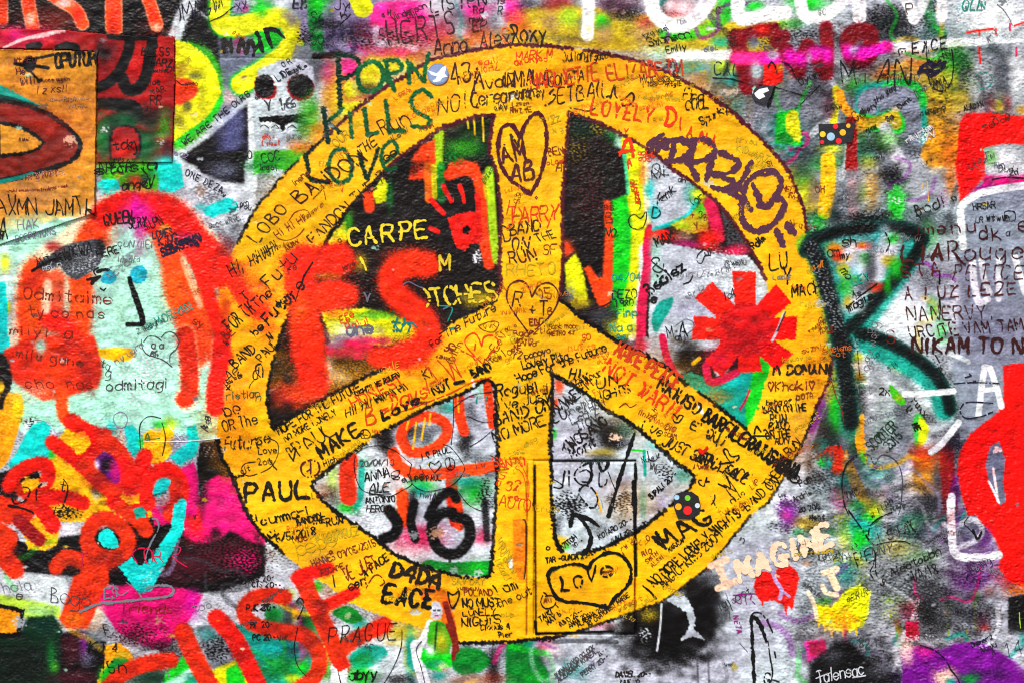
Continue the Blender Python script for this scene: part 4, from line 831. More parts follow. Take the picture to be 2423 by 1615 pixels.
B('mi', 20, 62, 20, 16, 1, .45); B('mi', 60, 52, 36, 9, .95, .5); B('mi', 88, 40, 10, 6, .7, .6); B('w', 92, 24, 4, 8, .8, .4)
t(0,0); F('k', [21,58, 24,54, 30,53, 34,57, 33,63, 28,67, 22,64], .6, 1, 0, True); S('k', 1.5, [14,59, 20,60, 32,61, 45,63], .4); S('k', 1.2, [30,55, 40,53, 50,51], .4); S('k', .9, [28,65, 33,71, 37,75], .4); S('k', 1.7, [36,75, 38,74], .3)
# ------------------------------------------------------------------ layer 4: sprayed and brushed motifs on top
# painted face with red hair
FACE = M('painted_face', 'mint green painted face with long red hair at the left', None)
t(0,1)
F('mi', [112,60, 134,58, 146,72, 152,100, 160,140, 166,165, 88,165, 86,120, 92,88, 100,72], 4, .8, .3)
t(0,2); F('mi', [88,-6, 164,-6, 164,40, 150,64, 110,62, 92,50, 90,20], 4, .8, .3); speck('W', 130, 30, 30, 36, .35)
t(0,1)
HAIR = M('hair', 'red and orange sprayed hair around the mint face', FACE)
S('pe', 11, [28,96, 24,126, 18,165], 6, .7, .4); S('pe', 12, [40,86, 62,70, 84,50, 104,34, 128,32, 156,36, 178,58, 200,84], 8, .8, .4)
S('orr', 8.4, [80,64, 88,52, 100,38, 118,31], 8, 1, .3); S('r', 9.4, [96,40, 112,32, 128,31, 150,33, 166,44, 180,62, 194,76, 202,90], 8, 1, .25); S('r', 8.4, [140,48, 156,56, 172,66, 188,84, 200,98], 8, 1, .3)
S('orr', 8.4, [150,62, 158,84, 162,110, 172,140, 180,170], 8, 1, .3); S('r', 6, [176,70, 186,96, 194,124, 202,150, 206,170], 4, 1, .35); S('orr', 5, [166,90, 180,120, 190,150, 196,170], 4, .9, .5)
S('orr', 9.4, [33,92, 28,110, 27,136, 30,170], 8, 1, .3); S('ro', 7.4, [52,100, 50,120, 48,140], 8, .8, .4); S('orr', 8.4, [74,98, 74,125, 70,165], 8, 1, .3); S('r', 7.4, [44,135, 58,142, 66,155], 8, .9, .4); S('pe', 3, [44,104, 42,128], 4, .8, .5); S('pe', 2, [61,104, 62,126], 3, .5, .5); S('pe', 2, [168,82, 176,104, 184,124], 3, .6, .5); B('orr', 90, 62, 12, 10, .9, .4)
B('oro', 160, 110, 8, 20, .35, .4); B('oro', 30, 130, 8, 20, .4, .4); B('oro', 74, 120, 7, 18, .4, .4); B('pk', 126, 38, 15, 11, .95, .3); B('fu', 128, 46, 9, 10, .5, .4); B('fu', 124, 32, 4, 8, .6); B('pk', 128, 56, 5, 16, .45, .6); B('pu', 172, 62, 10, 6, .45, .7); B('dr', 206, 78, 9, 14, .7, .6); B('dr', 30, 103, 9, 8, .6, .6)
t(0,2)
F('ro', [2,8, 16,2, 30,-6, 86,-6, 92,10, 94,28, 90,42, 76,46, 60,51, 40,54, 26,46, 12,36, 8,20], 4, 1, .3); B('orr', 44, 26, 12, 8, .7, .5); B('dr', 80, 28, 10, 16, .7, .5); B('dr', 66, 6, 8, 9, .6, .6); B('mi', 37, 4, 5, 7, .9, .4); B('pe', 30, 46, 20, 8, .4, .8); S('orr', 4.4, [58,46, 57,58, 60,70], 3.4, .95, .4)
S('pe', 8.6, [170,-6, 174,30, 172,54], 5, .6, .5); S('ro', 7, [170,-6, 174,24, 174,46, 170,52], 4, 1, .3); S('pe', 8, [204,-6, 200,30, 197,60], 4, .5, .5); S('r', 7, [204,-8, 202,20, 198,42, 198,60], 3.6, 1, .3)
cur = HAIR
t(0,1); S('r', 6, [206,86, 214,100, 226,118, 240,130], 6, .9, .5); B('ro', 222, 98, 12, 16, .6, .7); B('orr', 232, 122, 12, 9, .7, .7); B('ro', 206, 132, 6, 20, .8, .5)
t(1,1); B('orr', 6, 120, 12, 20, .45, .8); B('ro', 10, 146, 8, 6, .5, .8)
t(0,1)
M('scribbled_patch', 'dark grey scribbled over patch on the hair', FACE)
F('dg', [34,86, 46,78, 56,70, 74,65, 90,63, 96,70, 92,84, 82,94, 70,100, 60,94, 56,88, 42,92], 1.4, 1, .3, True); speck('w', 70, 82, 22, 14, .42); speck('k', 60, 80, 22, 10, .4); B('k', 92, 68, 4, 5, .8); S('k', 1.2, [30,92, 44,84, 56,80], 1); B('dr', 48, 70, 7, 4, .9, .4)
M('eye', 'blue dab eye of the painted face', FACE); F('bl', [93,98, 97,92, 103,92, 107,98, 104,103, 97,104, 93,102], .8, 1, .2, True)
M('eye', 'blue dab eye of the painted face', FACE); F('bl', [119,96, 122,89, 130,87, 135,92, 133,102, 126,104, 120,100], .8, 1, .2, True); B('te', 127, 96, 4, 4, .3)
M('nose', 'black brushed nose line', FACE); S('k', 2, [119,99, 120,104, 124,114, 128,124, 131,134, 131,141, 126,141, 117,141], .8, 1, .2, False); S('k', 2.6, [123,112, 130,132, 131,140], .8)
t(0,2); M('mouth', 'yellow brushed mouth', FACE); F('y', [90,7, 104,5, 120,6, 124,11, 120,17, 106,18, 94,15, 90,11], 1, 1, .2)
# cyan eye strip on the left edge
M(); F('cy', [-8,-4, 8,-4, 9,3, 2,8, -8,9], 1, 1, .2)
# red brushed letters at the left
RL = M('red_letters', 'fat red brushed letters overlapping at lower left', None)
t(0,2)
def brush(c, r, pts, **k): S(c, r * .95, pts, 2.8, 1, .1, k.get('sm', True), .05)
brush('r', 7, [66,73, 80,82, 96,90]); brush('r', 6, [48,92, 66,106, 90,126, 106,136]); brush('r', 6.4, [96,86, 88,96, 78,110]); brush('ro', 7, [78,112, 92,128, 104,138]); brush('ro', 8, [96,90, 110,104, 122,126, 128,148]); brush('r', 6, [112,112, 118,130, 124,146]); brush('r', 6.6, [133,105, 128,118, 120,132])
brush('r', 6.4, [136,148, 134,132, 142,120, 154,117, 164,126, 166,140, 158,154]); brush('ro', 6, [160,130, 163,146, 156,158]); brush('r', 6, [104,147, 116,153, 130,162]); brush('r', 6, [8,132, 16,120, 30,113, 42,113, 44,124, 38,134, 28,142]); brush('ro', 6, [20,136, 34,141, 50,142]); brush('r', 6, [40,146, 56,142, 76,148]); brush('ro', 7, [-6,154, 12,160, 30,150])
B('dr', 90, 130, 9, 5, .5, .6); B('dr', 150, 148, 7, 7, .4, .6)
F('cy', [141,134, 146,126, 155,125, 156,132, 150,140, 141,141], .8, 1, .2, True); S('k', 1, [141,141, 152,138], .8, .6, .6); F('y', [20,128, 30,124, 36,130, 28,136, 22,138], .8, 1, .2, True); F('k', [24,126, 34,118, 37,125], .6, 1, .2)
t(0,3)
brush('ro', 8, [-8,-10, 10,-4, 22,2]); brush('ro', 8, [-8,14, 8,24, 2,34]); brush('ro', 8.4, [-8,32, 6,44, 14,52]); brush('r', 7, [40,0, 46,8, 48,12]); brush('dr', 5.5, [18,8, 28,18, 36,25]); brush('ro', 6.6, [81,18, 88,8, 100,6, 112,14, 118,26, 112,38, 98,42, 86,36, 80,26]); brush('ro', 6, [82,34, 96,46, 112,38]); F('cy', [92,18, 98,15, 104,18, 109,30, 106,33, 96,32, 91,25], .8, 1, .2, True)
brush('ro', 6.4, [52,50, 60,41, 72,43, 84,52]); brush('ro', 6.6, [112,-4, 126,6, 134,16]); B('dr', 100, 44, 16, 8, .5, .6); brush('ro', 7, [92,56, 93,62]); t(0,2); brush('r', 6, [110,112, 122,124, 128,136])
M(); t(0,2); F('pu', [88,108, 94,102, 102,104, 108,114, 110,126, 104,130, 96,122, 90,116], 2, 1, .3, True); B('k', 97, 113, 6, 8, .9, .4); B('mg', 106, 118, 5, 9, .8, .4); B('w', 89, 113, 2.6, 4, .9, .3)
F('y', [62,84, 78,82, 84,92, 78,100, 70,104], 1, 1, .15); F('y', [110,142, 128,140, 128,148, 118,149], 1.4, .9, .2); F('te', [122,153, 132,151, 134,160, 126,162], 1, 1, .2)
t(0,2); cur = RL; B('dr', 88, 128, 10, 5, .55, .5); B('dr', 120, 140, 9, 7, .45, .5); B('dr', 160, 142, 6, 10, .5, .5); B('rr', 80, 84, 8, 6, .5, .3); B('rr', 130, 112, 6, 8, .5, .3); B('rr', 148, 120, 10, 4, .5, .3); B('br', 66, 142, 9, 5, .5, .5); t(0,3); B('br', 100, 42, 12, 6, .55, .5); B('br', 66, 46, 12, 6, .5, .5); B('dr', 10, 44, 8, 8, .4, .5)
M('cyan_arrow', 'cyan brushed arrow pointing down over the magenta wedge', None)
t(0,2); S('cy', 4, [167,148, 166,160], 1); t(0,3); F('cy', [160,-8, 170,-8, 169,16, 158,36, 146,58, 138,73, 127,74, 118,62, 109,50, 121,41, 128,49, 136,46, 148,28, 157,14], .9, 1, .15); speck('W', 135, 60, 10, 10, .25)
# red word at the bottom
m = M('red_word', 'big red brushed word USE at the bottom left', None)
t(0,3)
M('letter', 'first red letter of the bottom word', m); brush('ro', 7, [96,165, 110,150, 130,140, 156,136]); brush('ro', 8, [168,110, 178,132, 196,165]); brush('r', 7.6, [199,97, 214,114, 228,140, 240,165]); B('dr', 220, 130, 8, 10, .5, .6); B('k', 108, 158, 10, 4, .5, .8)
t(1,3)
M('letter', 'red letter S of the bottom word', m); brush('ro', 6.6, [26,78, 14,76, 0,78, -10,86, -10,96, 0,104, 20,109, 44,113, 56,126, 58,142, 48,156, 30,166]); B('dr', 44, 118, 8, 8, .4, .6); B('br', 20, 108, 16, 5, .5, .5); B('br', 50, 120, 7, 9, .45, .5)
M('letter', 'red letter E of the bottom word', m); brush('ro', 7.6, [42,60, 50,78, 60,98, 70,120, 78,140]); brush('r', 5.6, [38,60, 48,56, 66,52]); brush('r', 5.2, [58,88, 76,80, 90,73]); brush('ro', 6.4, [76,128, 92,116, 108,108, 118,103]); B('r', 114, 105, 8, 7, .8, .3); B('r', 78, 140, 6, 5, .8, .3); B('dr', 62, 96, 7, 14, .5, .6); B('br', 60, 90, 6, 14, .5, .5); B('br', 96, 114, 12, 5, .45, .5)
M(); F('W', [69,139, 76,146, 84,143, 84,165, 68,165], 1, 1, .2)
# painted woman
t(1,3); cur = max(k for k, v in MOT.items() if v['name'] == 'painted_woman'); WOM = cur
S('W', 5, [147,122, 150,140, 157,165], 1.4, 1, .2); S('W', 3.4, [150,122, 156,112, 160,102], 1.4, 1, .2)
M('hair', 'orange hair of the painted woman', WOM); S('oro', 5.4, [156,76, 164,73, 172,80, 175,94, 178,106], 2, 1, .4); S('br', 2.4, [174,84, 178,98, 182,112, 184,126], 1.4, 1, .4); B('yo', 164, 78, 6, 5, .7, .4)
M('face', None, WOM); F('w', [160,88, 164,82, 169,84, 171,92, 168,99, 162,98], 1, 1, .15, True); S('dg', .7, [163,90, 164.5,90], .5); S('dg', .7, [167,90, 168.5,90], .5); S('cr', .6, [164.5,95, 167,95], .4)
M('coat', 'olive green coat of the painted woman', WOM); F('gg', [159,101, 167,99, 176,104, 180,118, 177,130, 163,132, 157,118], 1.2, 1, .3); B('ol', 170, 118, 6, 9, .8, .6); S('br', 1.8, [176,104, 182,120, 181,134], 1, 1, .3); S('dd', .8, [166,102, 164,126], .8, .8)
M('skirt', 'green and white splashed skirt of the painted woman', WOM); F('gn', [153,124, 164,130, 179,130, 180,141, 168,146, 157,143, 151,134], 1.4, 1, .3); B('te', 164, 139, 8, 4, .6, .5); B('W', 160, 127, 4, 5, .8, .6); B('pe', 172, 142, 5, 4, .7, .6); M()
# red FS sprayed over the symbol
m = M('red_spray_letters', 'two big orange red sprayed letters F and S inside the upper left opening', None)
t(1,1)
M('letter', 'orange red sprayed letter F', m); FR = (253,40,6)
S(FR, 11.8, [44,82, 40,100, 44,128, 46,165], 8.5, 1, .25); S(FR, 8.3, [34,84, 56,80, 78,76], 8.5, 1, .25); S(FR, 6.8, [60,86, 76,88, 82,84], 8.5, .95, .3); S(FR, 9.8, [48,118, 68,112, 82,114], 8.5, 1, .25); S(FR, 6, [62,122, 82,118], 4, .9, .4); B('oro', 40, 130, 8, 20, .35, .4); B('rr', 46, 100, 8, 12, .4, .3); B('oro', 66, 97, 12, 3, .7, .6)
t(1,2); S(FR, 11.8, [48,-6, 50,20, 53,38], 8.5, 1, .25); B('orr', 44, 50, 12, 9, .6, .7)
t(1,1)
M('letter', 'orange red sprayed letter S', m); S(FR, 9.8, [156,86, 146,84, 132,88, 124,98, 126,110, 138,122, 152,134, 158,150, 150,162, 134,170], 8.5, 1, .22); B('oro', 150, 140, 8, 10, .3, .4); B('rr', 128, 100, 8, 10, .4, .3); B('ro', 136, 78, 20, 6, .5, .8); S(FR, 6, [134,92, 160,88], 4, 1, .3)
t(1,2); S(FR, 8, [160,-4, 146,8, 128,14, 112,14], 6, .95, .35); B(FR, 146, 20, 14, 6, .6, .7)
M(); t(1,1); L('k', 7, [52,84, 45,95, 42,103]); L('bk', 4, [44,95, 40,108, 36,120])
# red hand print
m = M('hand_print', 'red hand print on black in the upper left opening', None)
t(1,1)
F('r', [176,44, 184,40, 196,37, 206,40, 208,56, 207,66, 196,68, 192,74, 184,71, 180,60], .8, 1, .35); F('k', [189,53, 194,50, 197,54, 194,59, 190,57], .6, 1, .2)
for q, r_ in (([172,14, 174,19, 176,22], 2.1), ([177,24, 179,28], 1.6), ([187,14, 189,20], 2), ([190,22, 191,29], 1.5), ([203,23, 204,30, 204,37], 2.4), ([161,27, 166,33, 172,39], 2.3), ([160,53, 167,56], 2)):
    M('finger', None, m); S('r', r_, q, .7, 1, .35)
M(); L('r', 5, [178,27, 181,29, 181,25])
# red flower
m = M('red_flower', 'red eight armed flower painted in the upper right opening', None)
t('n')
for k_, (an, ln) in enumerate(((92,136),(44,122),(2,118),(-40,118),(-84,98),(-130,118),(178,124),(137,136))):
    a_ = math.radians(an); cx, cy = 1765, 780; ux, uy = math.cos(a_), -math.sin(a_); w_ = 28
    M('petal', None, m)
    F(('r', 'rr')[k_ in (1, 2, 3)], [cx - uy*w_*.8, cy + ux*w_*.8, cx + ux*ln - uy*w_, cy + uy*ln + ux*w_, cx + ux*(ln+4) + uy*w_, cy + uy*(ln+4) - ux*w_, cx + uy*w_*.8, cy - ux*w_*.8], 2, 1, .12)
cur = m; F((226,16,22), [1705,762, 1728,728, 1770,716, 1812,738, 1828,782, 1808,826, 1764,842, 1718,828, 1702,796], 3, 1, .12, True); B('dr', 1750, 800, 60, 46, .5, .7); B('cr', 1700, 850, 34, 24, .5, .8)
M(); t(2,2); S('cr', .9, [218,44, 214,54, 209,62], .8, .9, .6); M('flower_stem', 'thin pale stroke with dark dots across the right petals of the red flower', None); t(3,1); S('w', .9, [15,130, 9,146, 4,156], .6, 1, .3); S('k', .5, [16,130, 9,147], .4, 1)
# dark green letter R
GR = M('green_letter', 'dark green sprayed letter R right of the symbol', None)
t(3,1)
S('te', 10, [44,68, 54,94, 62,124, 68,160], 9, .7, .5); S('te', 9, [136,66, 126,86, 108,110, 90,134, 82,144], 7, .8, .4); S('gn', 7, [34,68, 50,58], 6, .5, .6); S('te', 4, [50,70, 80,62, 110,58], 6, .5, .6)
S('dn', 7, [40,70, 50,92, 57,116, 63,140, 70,165], 4, 1, .35); S('dn', 5, [34,74, 40,64, 56,58, 80,53, 106,51, 130,54, 142,62], 4, 1, .4); S('dn', 5, [142,62, 134,80, 118,98, 100,118, 84,136, 72,146], 4, .95, .4); speck('k', 80, 54, 40, 5, .5); speck('k', 52, 100, 8, 30, .4); speck('W', 90, 52, 40, 5, .22); speck('W', 56, 110, 9, 30, .2)
t(3,2)
S('te', 8, [92,2, 116,14, 140,28, 156,44, 162,62], 6, .85, .4); S('dn', 5, [84,-8, 104,-2, 124,8, 142,20, 156,34, 164,50, 167,62], 4, .95, .4); S('te', 8, [70,10, 73,50, 76,80], 6, .4, .6); S('dn', 6.4, [66,-6, 70,20, 74,50, 76,74], 4, .95, .45); B('dn', 66, 4, 10, 10, .8, .5); speck('W', 70, 40, 8, 30, .25); grit(150, 34, 20, 16, .3, .2)
t(3,1); S('k', 4, [40,72, 50,93, 57,117, 63,141, 70,165], 6, .8, .5); S('k', 2.6, [36,72, 42,65, 57,59, 80,54, 106,52, 130,55, 140,62], 5, .8, .5); S('k', 2.6, [141,63, 133,81, 117,99, 99,119, 83,137, 72,147], 5, .75, .5); S('w', 6, [40,70, 57,116, 70,165], 6, .22, 1.0)
t(3,2); S('k', 2.6, [84,-8, 104,-2, 124,8, 142,20, 156,34, 164,50, 167,62], 5, .75, .5); S('k', 4, [66,-6, 70,20, 74,50, 76,74], 7, .75, .6)
M(); t(3,1)
B('W', 78, 72, 12, 6, .9, .4); B('yo', 61, 72, 6, 5, .95, .4); B('ro', 64, 78, 6, 5, .9, .5); B('ro', 88, 69, 6, 3, .9, .3); B('cy', 104, 62, 7, 10, .5, .6); B('W', 110, 68, 8, 14, .8, .4); B('W', 105, 78, 10, 5, .9, .4); B('gn', 116, 62, 5, 5, .8, .4); B('gn', 90, 82, 5, 6, .9, .4); B('ol', 112, 83, 7, 5, .9, .5); B('gn', 118, 90, 6, 9, .8, .5); B('ly', 70, 92, 5, 6, .9, .5); B('gn', 72, 106, 6, 10, .7, .5); B('W', 84, 88, 7, 8, .7, .5); B('cy', 80, 96, 6, 8, .4, .7); B('gn', 82, 100, 6, 4, .6, .6); B('dg', 95, 88, 5, 16, .8, .6); B('dg', 88, 105, 8, 6, .7, .7); B('W', 78, 124, 9, 6, .9, .4); B('ro', 100, 107, 7, 4, .9, .4, 35); B('gn', 110, 104, 3, 8, .7); B('ol', 73, 120, 4, 5, .8); B('W', 104, 96, 4, 6, .7)
M('white_bar', 'white brushed bar below the leg of the dark green letter', None); t(3,2); S('W', 2.6, [125,48, 148,47, 170,45], .7, 1, .15)
M('white_bar', 'slanted white bar left of the red drop', None); S('W', 2.8, [150,101, 160,93, 175,74], .7, 1, .15)
M('white_bar', 'short faint white bar above the white letter A', None); S('w', 2, [168,11, 184,18], .8, .9, .3)
M('white_letter', 'white brushed letter A at the right edge', None); S('W', 2.6, [193,67, 196,40, 199,23, 204,24, 210,42, 214,59], .7, 1, .2, False); S('W', 2, [196,45, 209,43], .7); M()
# magenta word at the top right
EW = M('magenta_word', 'dark red and magenta sprayed word across the white line at top right', None)
t(2,0)
S((122,4,20), 6, [206,34, 211,56, 216,80], 4, 1, .3); S((122,4,20), 5, [206,35, 222,30, 240,27], 4, 1, .3); S((122,4,20), 5, [214,78, 230,76, 240,72], 4, .9, .4); S((190,6,50), 5, [206,54, 222,54, 243,54], 4, 1, .25); S('pk', 4, [206,54, 222,54, 243,55], 4, .9, .3); B('nv', 222, 40, 5, 6, .9, .4); B('lw', 224, 66, 5, 8, .9, .4); B('r', 230, 27, 6, 4, .9)
t(3,0)
S((122,4,20), 5.6, [8,38, 14,34], 4, .9); S((122,4,20), 5.6, [16,46, 22,58, 28,66], 4, 1, .3); S((122,4,20), 5, [28,64, 32,50, 36,42], 4, 1, .3); S((122,4,20), 5, [38,44, 46,58, 53,68], 4, 1, .3); S((122,4,20), 5, [54,66, 54,46, 53,26], 4, 1, .3); S((122,4,20), 6, [94,30, 84,28, 74,34, 74,46, 80,56, 92,52, 95,36, 94,50], 4, 1, .35); B((110,4,18), 84, 32, 12, 7, .9, .4); B((110,4,18), 84, 58, 8, 6, .9, .4)
B('fu', 2, 54, 8, 5, .9, .25); B('fu', 20, 52, 6, 7, 1, .25); B('fu', 30, 54, 6, 6, 1, .25); B('fu', 43, 50, 6, 6, .95, .25); B('fu', 54, 51, 5, 7, .95, .25); B('fu', 73, 48, 5, 6, 1, .25); B('fu', 86, 50, 6, 6, 1, .25); S('fu', 4, [92,48, 100,46, 109,43], 3, 1, .2); B('pk', 108, 43, 5, 4, .9, .2); B('w', 38, 53, 3, 4, .6, .3); B('lilac', 78, 46, 4, 4, .8); B('w', 5, 51, 5, 4, .8); B('k', 80, 62, 12, 4, .5, .7)
M('red_patch', 'small red bag shaped patch under the magenta word', None); F('r', [-4,60, 6,58, 14,64, 14,74, 6,79, -4,78], 1.4, 1, .3); B('y', 11, 62, 3, 3, .7); M()
S('r', .9, [183,30, 196,28, 206,27], .6, 1, .3); S('r', .8, [194,44, 195,58], .6, 1, .3); S('r', .7, [209,27, 209,32], .5); S('cr', .8, [222,22, 222,28], .5); S('r', .7, [226,24, 235,21], .5); S('cr', .6, [228,44, 228,52], .5); S('r', .6, [194,30, 194,33], .4)
# peach lettering, red heart at lower right
M('peach_letter', 'tall peach letter I under the right rim of the symbol', None)
ox, oy, sc_u = 1212.0, 808.0, .5147
S('pe', 15, [912,1030, 985,1000], 4, 1, .1); S('pe', 17, [945,1020, 985,1122], 4, 1, .1); S('pe', 15, [945,1132, 1030,1100], 4, 1, .1)
M('peach_letter', 'blurred peach letters below the slanting peach word', None); S('pe', 12, [1430,1060, 1490,1040], 6, 1, .3); S('pe', 15, [1460,1060, 1490,1130], 6, 1, .3); S('pe', 9, [1425,1120, 1440,1150, 1490,1160], 7, .9, .4); S('pe', 8, [1360,1150, 1385,1200, 1400,1270], 8, .8, .4)
m = M('red_heart', 'red dripping heart split by a pale line at lower right', None)
F('r', [1210,1092, 1192,1066, 1168,1054, 1140,1060, 1120,1085, 1112,1125, 1122,1165, 1145,1190, 1152,1220, 1160,1195, 1190,1188, 1215,1195, 1235,1205, 1250,1215, 1260,1255, 1270,1212, 1285,1228, 1295,1215, 1296,1180, 1310,1130, 1320,1085, 1305,1050, 1272,1024, 1238,1028, 1216,1050], 3, 1, .08)
M('pale_split', None, m); S('lilac', 8, [1185,1035, 1204,1070, 1214,1100, 1240,1140, 1232,1180], 3, 1, .1); S('lilac', 5, [1236,1140, 1275,1170], 3); M()
# big green brush lettering over the upper left rim
m = M('green_lettering', 'dark green brushed slogan of three words over the upper left rim', None)
t(1,0)
def gl_(c, r, pts, sm=True): S(c, r, pts, .8, 1, .22, sm, .2)
M('word', 'first dark green brushed word', m)
gl_('dd', 2.2, [75,50, 76,70, 77,98]); gl_('dd', 1.9, [76,51, 86,51, 94,56, 94,63, 88,69, 79,72]); gl_('grn', 2.1, [106,57, 97,61, 93,71, 97,82, 106,84, 115,78, 117,68, 113,59, 106,57]); gl_('grn', 1.9, [120,56, 121,75]); gl_('grn', 1.8, [118,56, 130,56, 134,62, 129,67, 121,68]); gl_('grn', 1.9, [121,68, 124,76, 127,83]); gl_('grn', 1.8, [140,57, 141,77]); gl_('grn', 1.8, [139,57, 147,66, 154,75]); gl_('grn', 1.9, [158,50, 156,60, 154,75])
M('word', 'second dark green brushed word', m)
gl_('dn', 2.4, [62,100, 64,114, 66,130]); gl_('grn', 1.9, [79,100, 73,106, 66,111]); gl_('dn', 1.9, [66,112, 72,118, 78,122]); gl_('grn', 1.8, [86,104, 88,126]); gl_('grn', 2, [99,100, 101,112, 102,124, 111,122], False); gl_('grn', 2, [119,93, 121,108, 122,121, 135,120], False); gl_('grn', 1.9, [161,89, 154,83, 146,86, 142,94, 146,102, 155,107, 160,111, 156,117, 143,116])
M('word', 'third dark green brushed word', m)
gl_('dd', 1.9, [46,143, 48,157, 50,165, 68,168]); gl_('grn', 1.8, [80,137, 72,139, 67,148, 68,160, 76,168, 86,164, 88,152, 82,139]); gl_('dd', 1.9, [95,142, 98,154, 102,164]); gl_('dd', 1.7, [112,137, 108,150, 102,164]); gl_('grn', 1.6, [118,150, 130,140, 126,130, 118,134, 115,146, 120,156, 128,154]); M()
# metal hatch low in the middle
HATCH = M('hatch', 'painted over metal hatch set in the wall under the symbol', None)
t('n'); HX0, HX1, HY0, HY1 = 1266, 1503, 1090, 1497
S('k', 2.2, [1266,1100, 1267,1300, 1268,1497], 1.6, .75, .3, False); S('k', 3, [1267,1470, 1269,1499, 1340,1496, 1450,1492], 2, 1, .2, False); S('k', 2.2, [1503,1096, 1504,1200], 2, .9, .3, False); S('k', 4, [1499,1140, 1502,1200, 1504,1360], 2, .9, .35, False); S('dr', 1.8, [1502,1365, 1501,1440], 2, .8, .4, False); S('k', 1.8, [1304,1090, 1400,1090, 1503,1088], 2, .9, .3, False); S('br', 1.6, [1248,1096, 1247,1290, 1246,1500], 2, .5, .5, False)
M('lock_plate', 'orange stained oblong lock cover beside the hatch', HATCH); F('oro', [1214,1228, 1238,1226, 1245,1240, 1244,1330, 1238,1372, 1228,1370, 1214,1330], 2.5, .75, .3); S('k', 1.5, [1238,1228, 1245,1240, 1244,1330, 1240,1368], 2, .8, .3); M()
S('W', 3, [1118,898, 1121,912], 2, 1, .1); S('W', 3.5, [1655,960, 1662,976], 2, 1, .1); S('W', 4, [1208,1322, 1209,1340], 2, 1, .1)
# ------------------------------------------------------------------ layer 5: handwriting
MB, PB, RE, TE, PUR = (52,18,26), (70,40,62), (232,52,10), (0,120,120), (140,20,120)
t(0,0)
X('IMAGI', 164,20, 15, 14, 'bd', 6, e=36); L('bd', 5, [180,-4, 184,6]); L('k', 5, [192,20, 204,15, 210,10, 216,6]); X('Ill', 196,9, 9, 20, 'bd', 6); X('XX', 218,10, 7, 15, 'bd', 4)
X('N', 206,48, 12, 0, 'k', 13); X('NY', 219,48, 13, -12, 'k', 11)
X('CPUTUH', 52,63, 12, 6, 'k', 9, asp=.58, sp=.9, e=37); Z(6, 13,58, 6, 0, 'mar', 4); X('He', 16,69, 6, 0, 'mar', 4); X('Will', 20,79, 7, 12, 'mar', 4); X('come again', 40,76, 3.6, 5, 'mar', 3); X('I z xs!!', 34,87, 6.5, 6, 'mar', 4); Z(14, 46,93, 3.5, 2, 'tan', 3); Z(7, 62,99, 3.5, 2, 'tan', 3); Z(6, 18,130, 3, 2, 'mar', 3)
X('BLESS', 130,51, 7, 0, 'k', 5); X('MARZ', 138,60, 7, -5, 'k', 5); Z(7, 140,67, 4, 3, 'k', 4); Z(4, 136,78, 5, 3, 'k', 4); X('RR', 138,96, 8, 0, 'k', 4); X('MAR', 140,88, 6, 20, 'k', 4); X('tok', 105,139, 9, 8, 'k', 6); L('k', 6, [121,134, 124,130, 126,140, 123,142]); X('A', 133,102, 5, 0, 'k', 4); Z(5, 104,148, 3, 4, 'k', 3)
L('k', 4, [162,74, 168,78, 178,76]); Z(4, 170,80, 4, 10, 'br', 3); Z(3, 170,54, 4, -60, 'ol', 3)
X('WE ARE THE OIRS', 170,134, 5.6, 38, 'bd', 5, asp=.62, sp=1.9, e=76); Z(3, 160,142, 5, -20, 'la', 4); X('O', 228,146, 7, 0, 'k', 4); Z(4, 213,32, 4, -20, RE, 3); X('AI', 225,40, 6, -40, 'k', 4)
X('NYXA', 92,160, 10, 8, 'k', 5)
t(0,1)
X('stasia', 88,4, 9, 5, 'k', 7, e=56); X('angel', 112,18, 8, 8, 'k', 6); L('k', 6, [130,-2, 136,6, 132,14, 138,16, 142,4]); Z(8, 27,8, 6, 8, 'tan', 3); X('MY 6 MAPT', 24,9, 5, 8, 'br', 3); Z(26, 6,20, 2.6, 3, 'br', 2.5); Z(10, 45,17, 2.6, 4, 'br', 2.5)
X('AXMN JAMTA', 0,40, 15, 0, 'k', 6, asp=.55, sp=1.2, j=.8, e=86); X('A', 1,62, 20, 0, 'k', 6, asp=.4); X('V', 1,63, 6, 0, 'k', 6)
X('HAK', 18,55, 9, 8, 'la', 4); X('SCORPIONS', 15,66, 6, 12, 'la', 4)
X('QUEEN', 96,50, 10, 9, 'k', 8, e=27); X('SERY', 118,53, 9, 10, 'k', 6, e=16); X('SILPN', 133,55, 8, 22, 'k', 6, e=18); X('LOVES', 140,62, 6, 10, 'bd', 8, e=18); X('KING', 146,69, 7, 16, 'bd', 8, e=17); X('SEBASTIAN', 149,79, 7.6, 22, 'bd', 9, e=38); L('bd', 14, [165,66, 174,64, 182,68]); X('HERE:', 90,80, 7, 14, 'k', 5); Z(9, 108,70, 6, 0, 'g', 3.5); Z(6, 108,84, 5, 0, 'g', 3)
X('ONE DEZA', 170,4, 6, -26, 'bd', 5, sp=2.2); X('V', 204,24, 3, -20, 'bd', 4); X('you', 220,34, 5, -12, 'bd', 4); X('ANTJKIS', 34,88, 7, 14, 'k', 5); X('UKWA', 60,80, 9, 10, 'k', 5); Z(5, 40,92, 6, 10, 'lw', 4)
L('k', 9, [80,100, 85,99, 92,97, 86,101, 84,104]); L('k', 9, [89,93, 95,91, 100,91]); L('k', 8, [92,108, 95,110, 97,108]); L('k', 8, [88,96, 86,92, 90,89])
